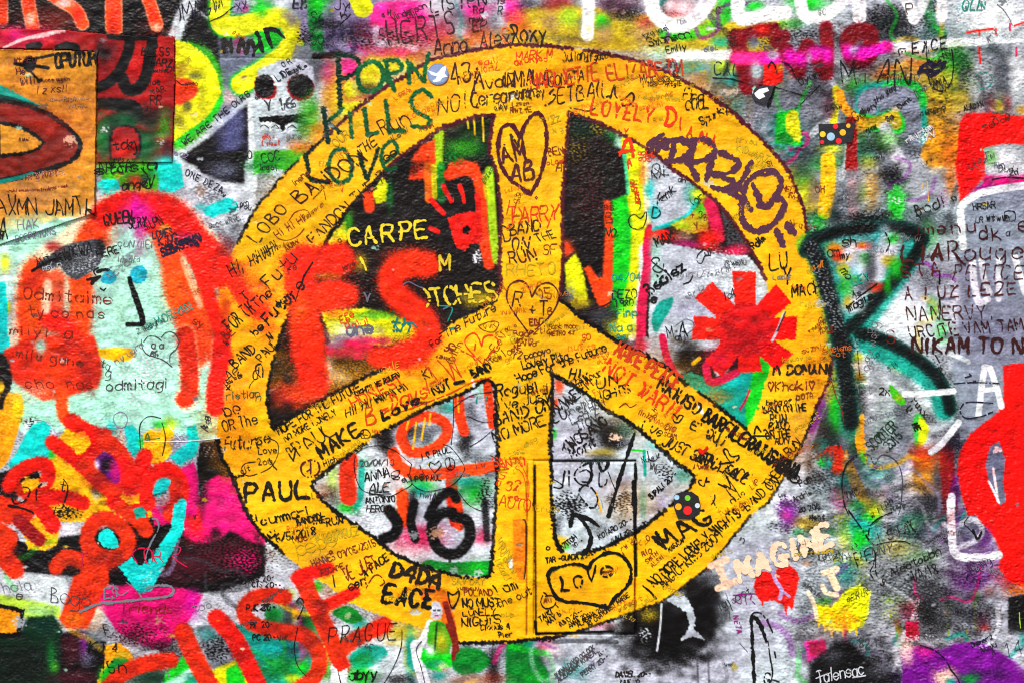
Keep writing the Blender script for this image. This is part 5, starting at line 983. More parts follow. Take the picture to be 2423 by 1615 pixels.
X('Odmitaime', 22,117, 10, -4, 'br', 5, sp=2.0, e=79); X('ty co nas', 26,134, 9, -2, 'br', 5, sp=2.6, e=71); X('milyi  a', 8,150, 8, -2, 'br', 5, sp=2.2, e=57); X('a MORRAN', 136,146, 8, 24, 'te', 4.5, e=45); X('sy', 176,140, 8, -30, 'br', 4); L('dg', 4.5, [132,157, 136,152, 143,152, 148,156]); L('dg', 4.5, [148,153, 153,148, 160,149, 165,157])
X('Hi, Hi Hi', 213,97, 11, 26, 'k', 6, e=44); X('T', 226,120, 9, 38, 'k', 6, name='inscription'); X('FOR TH', 212,148, 12, 40, 'k', 6, e=30); X('BE', 208,155, 8, 40, 'br', 4); X('ae', 178,115, 6, 30, 'oro', 3)
Z(9, 192,54, 5, 18, 'dg', 3.5); X('LOCO', 218,34, 4, 10, 'bd', 4)
t(0,2)
X('milu gane', 14,14, 8, -8, 'br', 5, sp=2.4, e=62); X('ta', 92,22, 7, -30, 'dg', 4.5); X('g', 97,32, 8, 0, 'dg', 4.5); X('cho  nas', 24,42, 9, 0, 'br', 5, sp=2.6, e=62); X('odmitagi', 98,45, 9, 3, 'dg', 5, sp=1.9, e=56)
L('dg', 4.5, [130,-2, 131,6, 136,12, 146,15, 152,18, 158,23]); L('dg', 4.5, [165,-2, 162,6, 156,12, 156,19]); X('a a', 139,6, 6, 0, 'dg', 4.5); X('BG', 138,13, 5, -4, 'dg', 4.5)
L('la', 4, [110,64, 105,67, 105,74, 110,79, 115,77, 117,70, 114,65, 110,64]); L('k', 4, [129,98, 128,80, 131,72, 138,68, 148,70]); L('k', 4.5, [149,74, 152,88, 149,104]); L('W', 4, [132,91, 170,91, 202,88]); L('W', 3.5, [155,76, 166,90]); X('A', 133,90, 7, 0, 'fg', 4); L('fg', 4, [134,90, 147,88]); Z(5, 190,84, 5, 80, 'bd', 4)
L('k', 7, [11,142, 13,148, 22,146, 27,138, 26,134, 21,133]); L('k', 6, [33,145, 33,136, 38,130]); L('k', 6, [57,152, 62,134, 58,126]); X('t', 54,136, 9, -10, 'bk', 5); X('ist', 48,160, 9, 0, 'bk', 8); L('k', 9, [8,150, 22,153, 30,157]); L('dg', 4, [-2,142, 2,136, 1,130])
X('BAND', 216,24, 9, 40, 'k', 6); X('W', 208,4, 6, 40, 'k', 5); X('Ae', 211,36, 9, 42, 'k', 6); X('x.', 208,44, 6, 0, 'k', 5); Z(6, 208,40, 4, 30, 'k', 4); X('ristian', 208,53, 7, 5, 'grn', 4); X('pe', 207,68, 11, 10, 'k', 6); X('OR The', 206,82, 10, 14, 'k', 6, e=32); X('Future', 206,99, 12, 4, 'k', 6, e=33); L('k', 4, [234,110, 224,112, 221,119, 228,123, 236,121]); Z(3, 221,121, 5, 20, 'k', 5); Z(4, 215,125, 4, 10, 'k', 6); X('I', 228,42, 8, -20, 'k', 5); X('C', 232,34, 9, 0, 'k', 5)
t('o')
X('PAUL', 56.5,115, 4.0, 2, 'k', 13, asp=.72, sp=2.0, label='bold black marker word on the lower left of the yellow ring')
t(0,3)
X('T', 73,50, 13, 4, 'cr', 6, sp=3); L('cr', 6, [126,46, 122,38, 127,33, 133,33]); X('OR', 134,46, 12, 0, 'cr', 6); L('cr', 5, [158,32, 166,32, 164,38, 158,40, 166,46, 172,50]); X('friends', 112,92, 9, 0, 'dr', 5, sp=1.9); X('Bogo', 47,82, 13, -8, 'dg', 4); X('hola', 4,74, 10, 10, 'g', 4); X('e', 15,80, 10, 0, 'dg', 5); X('CHRIS 20-', 222,66, 5, 8, 'k', 4.5); X('P.K 20-', 226,91, 6, 2, 'k', 6); X('RK 20-', 230,106, 5, 2, 'k', 5)
L('g', 9, [74,91, 90,84, 110,82, 130,80, 150,78, 159,74, 157,68, 145,67, 134,70]); L('g', 7, [138,6, 144,6, 146,14, 142,22, 136,34, 133,46]); L('g', 6, [104,66, 110,76, 118,72]); X('ES', 96,79, 9, 4, 'g', 7); L('g', 6, [116,64, 124,70, 130,78]); X('F', 97,112, 9, 0, 'k', 5); X('KT', 82,128, 11, -5, 'k', 6); X('4', 103,128, 8, 0, 'k', 5); X('15n', 92,147, 11, 0, 'k', 6); L('dg', 6, [158,115, 157,126]); X('V', 178,6, 4, 0, 'k', 4); X('too', 178,92, 8, 15, 'g', 3.5)
t(1,0)
X('HERTS', 122,41, 20, 10, MB, 8, asp=.68, sp=2.2, label='dark capitals on pink above the ring', e=62); X('EP', 199,29, 10, 6, MB, 6); X('Anna', 164,51, 14, 8, MB, 7, sp=1.4, e=31); X('Alex', 206,44, 14, 6, MB, 7, e=27); X('C', 227,40, 13, 5, 'oro', 6); X('LISTEN', 161,11, 11, 9, 'k', 7, sp=2, e=50); X('is', 221,4, 7, 0, 'dg', 5); X('Vinderson', 126,19, 6, 22, MB, 4, sp=.8); X('tail', 138,18, 5, 20, MB, 4); X('a', 116,16, 4, 10, MB, 4); X('Rd', 200,12, 6, 5, MB, 6); X('nue', 196,20, 6, 0, MB, 6); X('H', 121,14, 5, 0, MB, 4, asp=.5); X('R', 222,13, 7, 0, 'dg', 5)
X('EB', 34,8, 9, 0, 'bd', 8); X('S6', 50,20, 9, -10, 'dn', 5); X('OO', 50,40, 9, 0, 'dn', 4); X('Jy', 72,9, 10, -5, 'k', 5); X('h', 80,19, 8, 20, 'k', 6); L('k', 6, [66,24, 74,24, 82,18, 88,12]); X('K', 44,42, 12, 0, 'dg', 4); X('I', 82,38, 4, 0, 'bd', 3); X('C)', 113,32, 6, 0, MB, 4)
L('k', 14, [1,30, 6,47]); L('k', 14, [9,28, 14,43]); L('k', 14, [8,27, 18,28, 25,34]); X('V', 84,8, 5, 10, 'k', 4); X('LIDE', 20,75, 6, 32, 'bd', 5); X('O R', 25,62, 5, 30, 'dn', 5); Z(6, 30,68, 4, 20, 'k', 4); X('V 16', 9,102, 10, 6, 'dg', 6); X('r6', 26,100, 8, 6, 'dg', 5); Z(5, 4,128, 4, 5, RE, 3.5); Z(4, 28,128, 5, 8, 'g', 3.5); Z(6, 6,134, 4, 2, RE, 3.5); X('COC', 6,150, 8, 12, 'dd', 5); Z(5, 4,156, 5, 0, 'dd', 4); L('k', 4, [4,117, 8,115, 12,118]); L('k', 4, [14,118, 18,115, 21,118]); L('k', 4, [29,118, 33,115, 37,118])
X('43', 180,78, 19, 10, MB, 8, asp=.6, e=18); X('A', 200,83, 20, 8, MB, 8, asp=.5); L(MB, 7, [205,68, 200,80, 197,92, 199,98, 204,99]); X('vo', 211,82, 12, 6, MB, 7); X('IZ', 225,80, 11, 4, MB, 8); X('NOI', 167,106, 14, 14, MB, 6, sp=2.2); X('Cerearumn', 198,99, 13, 8, MB, 7, sp=1.3, e=60); Z(5, 205,60, 6, 6, RE, 3); Z(6, 202,67, 6, 6, RE, 3); Z(4, 219,101, 4, 5, MB, 3); X('THE', 96,143, 9, 36, MB, 7, e=18); X('Run', 117,124, 14, 22, MB, 6, sp=1.8, e=27); X('OUR', 74,135, 8, 38, 'ol', 4); Z(6, 128,92, 4, 30, 'oro', 3); Z(7, 140,110, 6, 20, 'oro', 3); X('AV', 223,102, 6, 0, MB, 3); Z(5, 150,122, 5, 24, 'br', 3); Z(6, 125,130, 5, 30, 'grn', 4); X('ee', 119,148, 9, 30, 'k', 6)
t(1,1)
X('LOBO', 1,66, 11, 47, MB, 6, sp=2.2, e=40); X('BANDON', 41,30, 13, 37, MB, 8, asp=.6, sp=1.6, bend=-1.0, e=72); X('FANDON THE R', 53,67, 10, 44, MB, 7, sp=1.3, bend=-.6, e=90); X('Hi Hi Hi', 20,62, 7, 33, 'br', 4); L('br', 3.5, [30,46, 36,38, 46,36, 50,42]); L('br', 3.5, [20,62, 28,64, 38,60, 44,53]); X('Hi!Hi', 2,85, 9, 36, 'k', 6); X('Futu', 12,108, 12, 42, 'k', 6, sp=2); X('re', 30,95, 7, 36, 'br', 5); X('The', 1,126, 9, 42, 'k', 6); X('Future', 12,142, 11, 47, 'k', 7); X('eur', 20,126, 7, 38, 'k', 6); X('be', 0,152, 8, 44, 'k', 7); Z(5, 36,14, 5, 40, 'br', 3.5); Z(4, 28,74, 5, 36, 'br', 4); L('br', 3, [62,16, 56,22, 52,26]); L('br', 3, [62,18, 64,27]); X('v', 78,20, 5, 30, RE, 3.5); X('N', 13,156, 6, 40, 'k', 7); Z(5, 80,100, 4, 44, 'br', 3); X('love', 80,92, 5, 30, 'br', 4)
X('CARPE', 86,69, 15.5, 5, (240,214,40), 10, asp=.58, sp=2.2, j=.7, label='yellow brushed capitals on the black ground', e=71); X('M', 169,92, 14, 6, (240,214,40), 10, asp=.68); X('ITCHES', 155,125, 16, 5, (240,214,40), 10, asp=.46, sp=1.8, j=.6, label='yellow brushed capitals above the left spoke', e=68); L((240,214,40), 9, [96,80, 99,86, 101,91]); X('a', 76,66, 5, 30, 'dd', 4)
X('e', 83,139, 6, 10, RE, 5); X('Efe', 78,140, 7, 24, RE, 5); X('Palu!', 84,147, 7, 18, RE, 5); X('ane', 84,151, 11, 4, 'nv', 9, sp=1.6); X('th', 122,147, 13, -6, TE, 9, sp=1.8); L(TE, 8, [126,138, 132,147, 137,140, 142,139, 147,143]); X('love', 124,157, 7, 14, 'ol', 4); X('V', 99,121, 10, 0, 'nv', 7); L('nv', 6, [134,106, 140,102, 148,106, 154,108]); L('nv', 6, [172,127, 178,124]); L('te', 5, [168,124, 180,126, 176,138]); L('te', 9, [179,145, 182,144])
X('The Future', 175,153, 8, 30, MB, 6, sp=1.0); L('k', 5, [168,150, 176,145]); L('br', 3.5, [205,142, 216,138, 223,140, 218,148, 208,146, 204,142]); Z(3, 209,145, 5, 5, 'br', 3); X('se', 229,148, 9, -60, 'ol', 4); L('W', 9, [200,78, 202,84]); Z(5, 210,12, 4, 60, 'fg', 3)
X('D', 228,65, 14, 10, MB, 6); X('H', 230,40, 12, 5, RE, 5)
t(2,0)
X('Roxy', 0,39, 15, 2, 'k', 8, sp=1.5, e=31); X('MARK M', 4,56, 8, 5, RE, 5); Z(7, 2,60, 6, 6, RE, 4); X('Julian', 47,57, 8, 9, 'bk', 5, e=20); X('alfgaso', 66,57, 7, 8, 'bk', 5, e=22); X('MARLIETTE', 17,82, 14, 9, RE, 8, sp=1.3, e=64, label='orange red capitals along the top of the ring'); X('ELIZABETH', 89,73, 14, 3, RE, 8, sp=1.6, asp=.6, e=69); X('INMIALA', -8,81, 13, 4, MB, 8, sp=1.0, e=42); X('SONATA', 34,80, 9, 12, MB, 6, e=32); X('rumansy', -2,91, 9, 4, MB, 6, e=32); X('ETBAIL', 42,95, 14, 9, MB, 8, asp=.6, e=48); L(MB, 8, [90,90, 94,78, 95,88, 100,92, 106,88, 110,85, 112,90, 108,96, 101,97]); L(MB, 7, [30,97, 36,94, 40,88, 34,86, 38,82]); L(MB, 5, [53,99, 60,100, 70,102, 78,98])
X('LOVELY', 72,104, 14, -10, RE, 9, sp=2.3, asp=.66, label='orange red word sloping along the inner edge of the ring', e=57); X('D', 140,115, 17, -4, RE, 9); X('I', 153,119, 12, -12, RE, 8); X('A', 160,125, 10, -16, RE, 8); X('N', 171,131, 10, -18, RE, 8); X('A', 182,135, 10, -10, RE, 8); X('Find', 157,92, 10, -6, 'k', 6, sp=1, e=18); X('COOL', 159,101, 9, 4, 'k', 7, sp=1, e=22); X('Spunky', 174,115, 7, 28, 'k', 6, sp=1.0); X('TH', 141,65, 9, -14, (120,20,60), 6); X('Mapecas', 118,76, 8, 2, 'bk', 4, sp=.8); X('i las', 120,80, 5, 6, 'bk', 4); X('CAS', 134,78, 5, 4, 'bk', 4); Z(6, 140,80, 4, 4, 'bk', 3.5); X('C', 130,85, 6, 0, 'ol', 4); Z(9, 116,90, 5, 0, 'ol', 3.5); Z(6, 142,92, 4, 0, 'ol', 3.5); Z(4, 130,112, 4, 10, 'ol', 3)
X('Swanson', 126,43, 8, 12, 'k', 6, sp=.9, e=39); X('Emily', 142,49, 6, 10, 'k', 4); Z(4, 176,48, 5, 10, 'g', 4); X('CAL', 185,69, 11, -2, 'dn', 6, sp=1.8, e=24); X('C', 200,35, 8, 0, 'dd', 5); L('k', 6, [184,72, 200,73, 212,76]); X('SO', 200,43, 5, 10, 'k', 4); X('C', 187,13, 7, 0, 'k', 3.5); X('HM', 221,88, 6, -5, 'w', 5)
X('M', 2,142, 18, 6, MB, 9, asp=.6); X('Zz', 36,114, 7, 20, 'ol', 4); Z(3, 38,122, 5, 10, 'ol', 3); X('BEN', 34,143, 7, 5, 'br', 5); X('A', 40,157, 9, 0, 'br', 5); Z(4, 32,152, 5, 10, RE, 3.5); X('RR', -2,104, 4, 5, 'br', 3); Z(5, 0,98, 4, 3, 'br', 3.5); Z(6, -2,104, 5, 4, 'br', 3.5)
X('Y', 102,124, 6, 0, RE, 6); L(RE, 11, [99,143, 104,130, 108,129, 111,144]); L(RE, 9, [98,140, 112,138]); X('A', 106,152, 6, 0, RE, 6); X('I', 106,155, 5, 0, RE, 6); Z(4, 115,142, 6, -8, RE, 4); Z(4, 116,148, 5, 0, RE, 4); Z(5, 206,130, 5, -8, 'ol', 3.5); X('KID', 206,139, 6, -8, 'ol', 4); X('APT', 219,144, 7, -20, 'ol', 5); X('YO', 223,152, 6, -10, 'ol', 4); X('O', 128,160, 10, 0, 'dg', 5)
t('n')
ox, oy, sc_u = 1212.0, 0.0, 0.5153
L('ma2', 20, [625,665, 690,620], [640,690, 645,655], [665,690, 700,640], [650,650, 710,680])
L('ma2', 21, [715,650, 775,642, 818,680, 790,728, 705,745], [742,655, 728,742])
L('ma2', 21, [800,652, 880,640, 932,680, 895,730, 800,748], [840,655, 815,745], [810,745, 850,825])
L('ma2', 21, [955,700, 1040,742, 1005,790, 920,805], [930,700, 890,825], [925,805, 1012,832, 985,872, 918,860]); L('ma2', 20, [980,865, 1030,900, 1065,915, 1095,965])
L('ma2', 20, [1100,745, 1065,810, 1030,870])
L('ma2', 22, [1060,880, 1085,825, 1140,795, 1200,790, 1235,830, 1212,900, 1165,950, 1130,945], [1105,850, 1150,950])
L('ma2', 22, [1062,905, 1050,985, 1075,1040, 1135,1062, 1210,1015, 1250,945, 1240,915, 1215,920])
L('ma2', 25, [1215,1060, 1245,1125]); L('ma2', 24, [1262,1030, 1292,1072])
t('o')
L('mar', 13, [119.3,31.6, 121,28, 123.4,26, 125.2,28.5, 125.4,34, 124.2,40, 121.9,44.6], [119.3,31.6, 117.6,28.8, 115.4,29.4, 114.4,33, 114.9,37.6, 117.4,41.4, 121.9,44.6], name='drawn_heart', label='maroon heart with initials at the top of the middle bar'); X('AM', 115.6,37.4, 4.0, 8, 'mar', 10, asp=.62); X('AB', 117.5,42, 3.9, 12, 'mar', 10, asp=.62)
t(2,1)
X('HARRY', 0,49, 14, 6, RE, 7, sp=1.5, asp=.55, e=42); L(RE, 6, [38,36, 33,50, 31,54]); X('BAND', -2,60, 10, 12, MB, 7, sp=1.5); X('ON', 0,73, 11, 6, MB, 7); X('THE', 24,65, 8, 12, MB, 6); X('RUN', -2,85, 11, 6, MB, 7, sp=2); X('SF', 28,77, 9, 0, 'br', 5); X('RHETO', -5,96, 10, 2, 'ol', 6, sp=1.8, e=44); Z(4, 2,24, 4, 10, 'br', 3); X('CS', 2,30, 4, 0, 'br', 3); X('o', 21,26, 4, 0, 'br', 4); L('br', 3, [0,44, 4,40])
L('mar', 7, [18,116, 14,105, 6,101, -3,106, -5,118, 2,131, 16,150], [18,116, 24,106, 33,103, 41,109, 42,120, 34,134, 16,150], name='drawn_heart', label='thin brown heart with initials in the middle of the symbol'); X('R', 0,124, 13, 0, MB, 6); X('15', 24,118, 10, 0, 'br', 5); X('+', 16,132, 9, 0, MB, 7); X('T', 25,132, 13, 0, MB, 7); X('I', 3,134, 9, 0, 'br', 4); X('B', 33,132, 7, 0, 'br', 4); X('EBF', 16,142, 6, 2, 'br', 5); Z(5, 14,150, 6, 2, 'br', 4); X('Monk moon', 33,145, 5, 0, 'br', 4, sp=.8); X('METRO 43', 34,152, 4, 6, 'br', 4); Z(4, 2,152, 6, 0, 'br', 4); Z(6, 2,156, 4, 0, 'br', 3); X('SO', 64,156, 6, 10, RE, 4)
X('es', 84,36, 7, 0, 'br', 4); X('B', 86,48, 10, 0, 'br', 4); X('NO', 84,60, 8, 0, 'dd', 6); L('k', 4.5, [122,38, 118,44, 112,40, 107,44, 108,51, 114,54, 120,52, 123,44, 123,38], name='drawn_heart', label='small black heart on lime in the upper right opening'); L('k', 3, [115,22, 118,30, 116,36]); X('04/04', 92,102, 7, 2, 'te', 4); X('DEZO', 92,118, 8, 3, 'dn', 6); X('1980', 94,125, 6, 3, 'dn', 5); X('Finp', 96,134, 7, 2, 'te', 5); X('Na a', 90,148, 8, 4, 'te', 5); X('Smu', 96,155, 5, 4, 'te', 4); L(MB, 6, [60,128, 72,127, 84,124, 91,120]); Z(4, 108,8, 5, -85, RE, 4); Z(4, 112,16, 5, -85, RE, 5)
X('V', 130,30, 11, -20, 'k', 6); X('<mk', 138,30, 8, 40, 'k', 5); X('D', 128,43, 10, -10, 'dn', 8, asp=.8); X('AX', 128,8, 9, 12, 'k', 4); X('L', 139,4, 8, 0, 'k', 5); X('an', 152,10, 5, -10, 'k', 4); X('lor', 166,32, 7, 30, 'dd', 4); X('+ 3', 164,44, 6, 6, 'br', 4); X('y', 168,52, 6, 30, 'br', 5); X('B', 176,46, 5, 0, 'br', 4); X('MAM', 133,70, 9, 24, 'k', 8, sp=1); X('&', 130,94, 14, 4, 'k', 6, asp=.8); X('Bebisz', 126,114, 10, 34, 'k', 9, sp=1.6, j=.9); X('e', 128,122, 8, 10, 'k', 8); L('k', 6, [157,104, 163,102, 166,96]); L('k', 5, [176,72, 170,78, 170,84, 174,85, 177,78, 182,78]); X('uk', 178,79, 6, 24, 'bd', 5); Z(10, 150,98, 5, 2, 'g', 2.5); Z(8, 160,118, 5, 20, 'g', 2.5); L('g', 3, [150,142, 160,136, 168,142, 160,150]); X('A', 154,152, 12, 0, 'k', 6); X('M', 143,154, 10, 8, 'bd', 5); X('alj', 150,156, 6, 10, 'bd', 5); X('C', 196,90, 7, 0, 'g', 4); X('Rails', 222,72, 6, 38, 'k', 7, sp=.6)
t(2,2)
X('popoyo', 12,16, 6, 14, MB, 5, sp=1); X('Lovely Rita', 10,25, 8, 12, 'k', 6, sp=1, e=43); X('Hope For the Future', 6,37, 8, 19, 'k', 6, sp=1.1, e=86); X('HI', 52,33, 9, -8, 'k', 7); X('Four', 68,36, 6, 20, 'k', 6); X('MAK', 58,43, 8, 30, 'k', 6); X('UN', 78,43, 9, 16, 'k', 7, e=19); X('IGHTS', 81,53, 8, 14, 'k', 7, sp=1.2, e=29); X('Rogue', -14,50, 9, 8, 'k', 7); X('H!', 15,47, 9, 6, 'k', 8); X('I', 31,45, 8, 0, 'k', 6); X("I've Just", -13,63, 9, 12, 'k', 7, sp=1.2, e=48); X('BAND ON', -16,77, 10, 16, 'k', 8, sp=1.4, e=54); X('NO MORE LO', -16,92, 10, 19, 'k', 7, sp=1.5, e=72); L('k', 8, [32,56, 35,46, 38,40]); X('NE', 2,8, 5, 0, 'br', 4); Z(6, 4,4, 5, 2, 'br', 4); X('f2', 0,15, 6, 0, 'br', 4); Z(3, 78,20, 5, 10, 'oro', 4); Z(6, 52,8, 6, 4, 'oro', 3.5); Z(5, 70,16, 5, 10, 'oro', 3.5)
X('MAKE PEACE', 93,11, 13, -30, RE, 9, sp=1.6, asp=.55, label='orange red capitals along the upper edge of the right spoke', e=66); X('NOT WAR!!', 83,26, 13, -34, RE, 9, sp=2.0, asp=.6, label='orange red capitals along the middle of the right spoke', e=78); X('NAIUSO', 133,42, 11, -34, 'k', 10, sp=1.6, e=44); X('BARFILERAIUSTINA', 174,71, 12, -32, 'k', 10, sp=1.3, asp=.58, label='black capitals down the right spoke', e=101); X("E' QUI", 164,79, 9, -30, 'k', 8, sp=2, e=32); X('!', 186,95, 12, -18, 'k', 7); X("I've", 118,79, 9, -22, 'k', 6); X('JUST SEENA FACE', 137,94, 10, -26, 'k', 7, sp=1.2, e=84); L('k', 7, [152,70, 148,66, 148,72, 152,74, 157,68, 153,67, 151,71], name='drawn_heart', label='small black heart on the right spoke'); L('r', 13, [172,99, 175,102, 179,97], name='drawn_heart', label='small red heart on the right spoke'); L('k', 8, [200,110, 194,100, 197,98, 201,105, 208,104, 206,109, 196,111, 190,112], name='drawn_heart', label='black heart near the right end of the spoke'); X('DIO', 140,80, 5, -16, 'br', 4); X('SCAN', 139,86, 4, -14, 'br', 4); Z(6, 115,66, 5, -20, 'br', 3); L('br', 3.5, [98,60, 104,56, 108,60, 114,57]); Z(5, 166,116, 4, -4, 'br', 4); L('k', 8, [222,84, 224,77, 228,82, 232,80, 235,84]); L('k', 7, [220,86, 235,86]); X('NA', 172,110, 9, -16, 'k', 8); X('O', 200,122, 8, 10, 'k', 8); L('k', 8, [196,119, 206,126, 214,124, 217,121]); L('k', 8, [189,130, 200,134, 196,122, 190,118]); X('I', 182,148, 9, -30, 'k', 8); X('N', 200,140, 11, 36, 'k', 7); X('I', 186,152, 10, 40, 'k', 8); X('BAND ON', 216,155, 8, 42, 'k', 6); X('C<', 175,133, 6, 40, 'k', 8); X('LIP', 220,135, 5, 40, 'br', 4); Z(4, 202,148, 6, 40, 'k', 5); X('US', 207,158, 6, 40, 'br', 5); X('H', 131,64, 4, 40, 'br', 3)
X('NANEEM', 40,66, 10, 36, 'k', 7, sp=1.3); X('Ne', 52,60, 8, 40, 'k', 6); Z(6, 50,69, 7, 30, 'dg', 4); X('SAHOH', 62,68, 7, 24, 'dg', 4); Z(5, 55,76, 8, 24, 'dg', 4); X('TION', 60,82, 8, 25, 'dg', 5); X('NOSANO', 55,97, 9, 34, 'k', 8); X('Mont', 55,107, 9, 28, 'k', 7); X('A', 46,99, 6, 10, 'k', 5); X('A', 70,95, 5, 10, 'dg', 4)
L('k', 12, [112,84, 108,96, 104,108, 100,120, 94,140, 88,160]); L('k', 8, [46,133, 48,118], [52,132, 52,118]); L('k', 8, [70,111, 60,116, 57,124, 62,130, 68,131, 73,125, 72,116]); L('k', 7, [62,119, 68,117, 72,121, 70,128, 64,128]); L('k', 11, [72,111, 73,122]); L('k', 12, [79,110, 82,118, 86,116, 88,110]); L('k', 7, [80,120, 80,132, 86,130, 87,126]); L('k', 6, [88,119, 91,127, 94,134]); L('k', 8, [62,136, 66,131, 73,134, 78,142, 77,150, 72,152, 66,146, 61,139, 62,134]); L('k', 6, [38,126, 46,131, 44,134, 38,133]); L('k', 10, [113,112, 113,125]); L('k', 16, [111,128, 112,157]); X('BIPALI 20--', 128,144, 5, 42, 'k', 6, sp=.9); L('k', 5, [124,100, 126,108, 132,108, 135,100]); X('WV', 126,116, 5, -10, 'dg', 5); X('V', 130,120, 4, 0, 'dg', 4)
X('SANTO', -17,114, 8, 2, RE, 6); X('32', -6,136, 9, 0, RE, 6); L(RE, 3.5, [4,116, 9,120, 12,130, 13,150, 14,160]); X('ra', -2,146, 6, 8, RE, 6); L('k', 6, [20,114, 20,138, 19,150]); Z(4, 2,103, 3, 0, 'ol', 3); L(RE, 3, [10,116, 15,128, 15,142]); Z(5, 22,155, 6, 0, 'ol', 3)
t(1,2)
X('HOPE FOR THE FUTURE', 21,85, 7.5, 30, 'k', 7, asp=.6, sp=1.3, bend=-.1, e=86); X('NO MORE LONELY', 27,91, 5.6, 28, 'k', 6, sp=1.2); X('NIGHTS WE ROUEN', 92,50, 4.6, 25, 'k', 6, sp=.9); X('I', 18,118, 12, 30, 'k', 7); L('k', 6, [34,109, 28,100, 27,98, 30,97, 32,101, 34,97, 36,98, 34,109], name='drawn_heart', label='black heart between I and a name on the left spoke'); X('PAUL', 40,104, 13, 30, 'k', 7, sp=2.2); X('MAKE', 61,107, 12, 33, 'k', 9, sp=2.2, asp=.68, e=42); X('Hich', 63,114, 5, 24, 'k', 5); L('mar', 8, [50,108, 42,112, 42,120, 48,124, 57,120, 57,111, 50,108]); L('mar', 7, [50,110, 50,121], [50,116, 45,120]); X('Hi! Hi! Hi!', 83,69, 7, 26, 'k', 6, sp=1.3, e=42); X('Hil Ril Hil', 112,55, 6, 24, 'k', 6, sp=1); X('HONEST', 90,60, 9, 26, RE, 7, sp=2, e=54); X('B', 102,76, 16, 18, RE, 8); X('=', 116,70, 6, 20, RE, 6); L(RE, 7, [115,63, 121,60], [116,66, 122,62]); X('Days', 124,62, 13, 20, RE, 8, sp=1.8, e=36); X('Love', 117,72, 9, 26, 'k', 9, sp=2.2, e=36); X('AWY', 160,48, 24, 28, RE, 7, asp=.7, sp=1.4); L(RE, 6, [208,20, 198,10, 192,2, 193,-4, 200,-8, 205,-2, 207,4, 209,-4, 216,-6, 222,-2, 222,4, 214,12, 208,20], name='drawn_heart', label='thin red heart at the upper end of the left spoke'); X('NOT', 164,49, 8, 26, 'k', 8); L('k', 10, [182,38, 191,36]); X('BAND', 200,32, 7, 22, 'k', 9, sp=.8); Z(7, 212,22, 6, 26, 'br', 4); L(RE, 5, [120,68, 150,58, 180,46, 198,37, 216,32]); X('Ki', 155,34, 8, 22, 'k', 6); X('90', 178,12, 7, 50, 'br', 6); Z(6, 180,20, 7, 60, 'br', 3.5); X('For', 162,5, 6, 34, MB, 5); Z(4, 218,14, 8, 60, 'br', 3)
X('K', 100,88, 6, 40, 'k', 5); L('mar', 5, [97,88, 96,82, 101,80, 105,84, 103,88, 97,88]); X('I', 0,32, 9, 0, 'k', 5); L('k', 6, [4,32, 0,28, 0,22, 4,20, 6,24, 6,32]); X('PAUL', 5,18, 8, 45, 'k', 6); X('n', 0,54, 7, 0, 'grn', 5); X('re', 0,94, 10, 10, 'k', 6); X('Love', 2,103, 6, 4, 'k', 5); X('2ou', 2,113, 6, 4, 'k', 5); L('k', 3.5, [10,88, 19,92, 20,102, 14,114, 4,120])
X('20/04/13', 96,114, 5.4, 4, 'dg', 5, sp=1.1); X('ANNA', 100,128, 8, 14, 'k', 6); L('k', 4, [128,118, 124,120, 125,125, 130,123, 132,118, 128,118], [124,122, 132,124, 130,126, 126,126]); X('ALE', 104,139, 9, 6, 'k', 6); L('k', 4, [104,140, 124,139]); X('ANTONIO', 101,148, 5.5, 3, 'k', 6); X('HEROO', 101,156, 6, 2, 'k', 6); L('k', 3.5, [92,102, 100,97, 114,95, 128,100, 138,108, 143,112]); L('k', 3.5, [143,112, 141,120, 143,130, 134,136, 122,141, 100,137, 93,128, 90,114, 91,104]); X('I @ PAUL', 152,108, 5.5, 14, 'k', 5); X('I', 151,120, 7, 0, 'k', 5); L('k', 4.5, [164,120, 159,114, 160,110, 164,112, 168,109, 170,113, 164,120], name='drawn_heart', label='small black heart in the lower left opening'); X('*', 175,117, 11, 0, 'k', 4.5, asp=.8); X('I @ PAUL', 146,128, 5, 4, 'k', 5, sp=1.2); L('k', 3.5, [143,130, 150,135, 160,137, 180,131, 191,118, 188,108, 178,96, 172,94]); L('k', 3.5, [196,96, 206,90, 218,80]); L('k', 3.5, [181,52, 181,76, 179,94]); L('k', 3.5, [194,68, 206,73, 216,74]); L('k', 4, [182,60, 192,52, 202,48, 216,46]); L('cr', 4, [185,54, 200,49]); L('k', 3.5, [186,138, 196,150, 210,156]); L('te', 5, [203,50, 202,56], [211,50, 213,60])
X('AUTO', 223,150, 10, -10, RE, 4); Z(3, 224,132, 9, 60, RE, 4); L('br', 3, [215,104, 222,108, 228,116])
t(1,3)
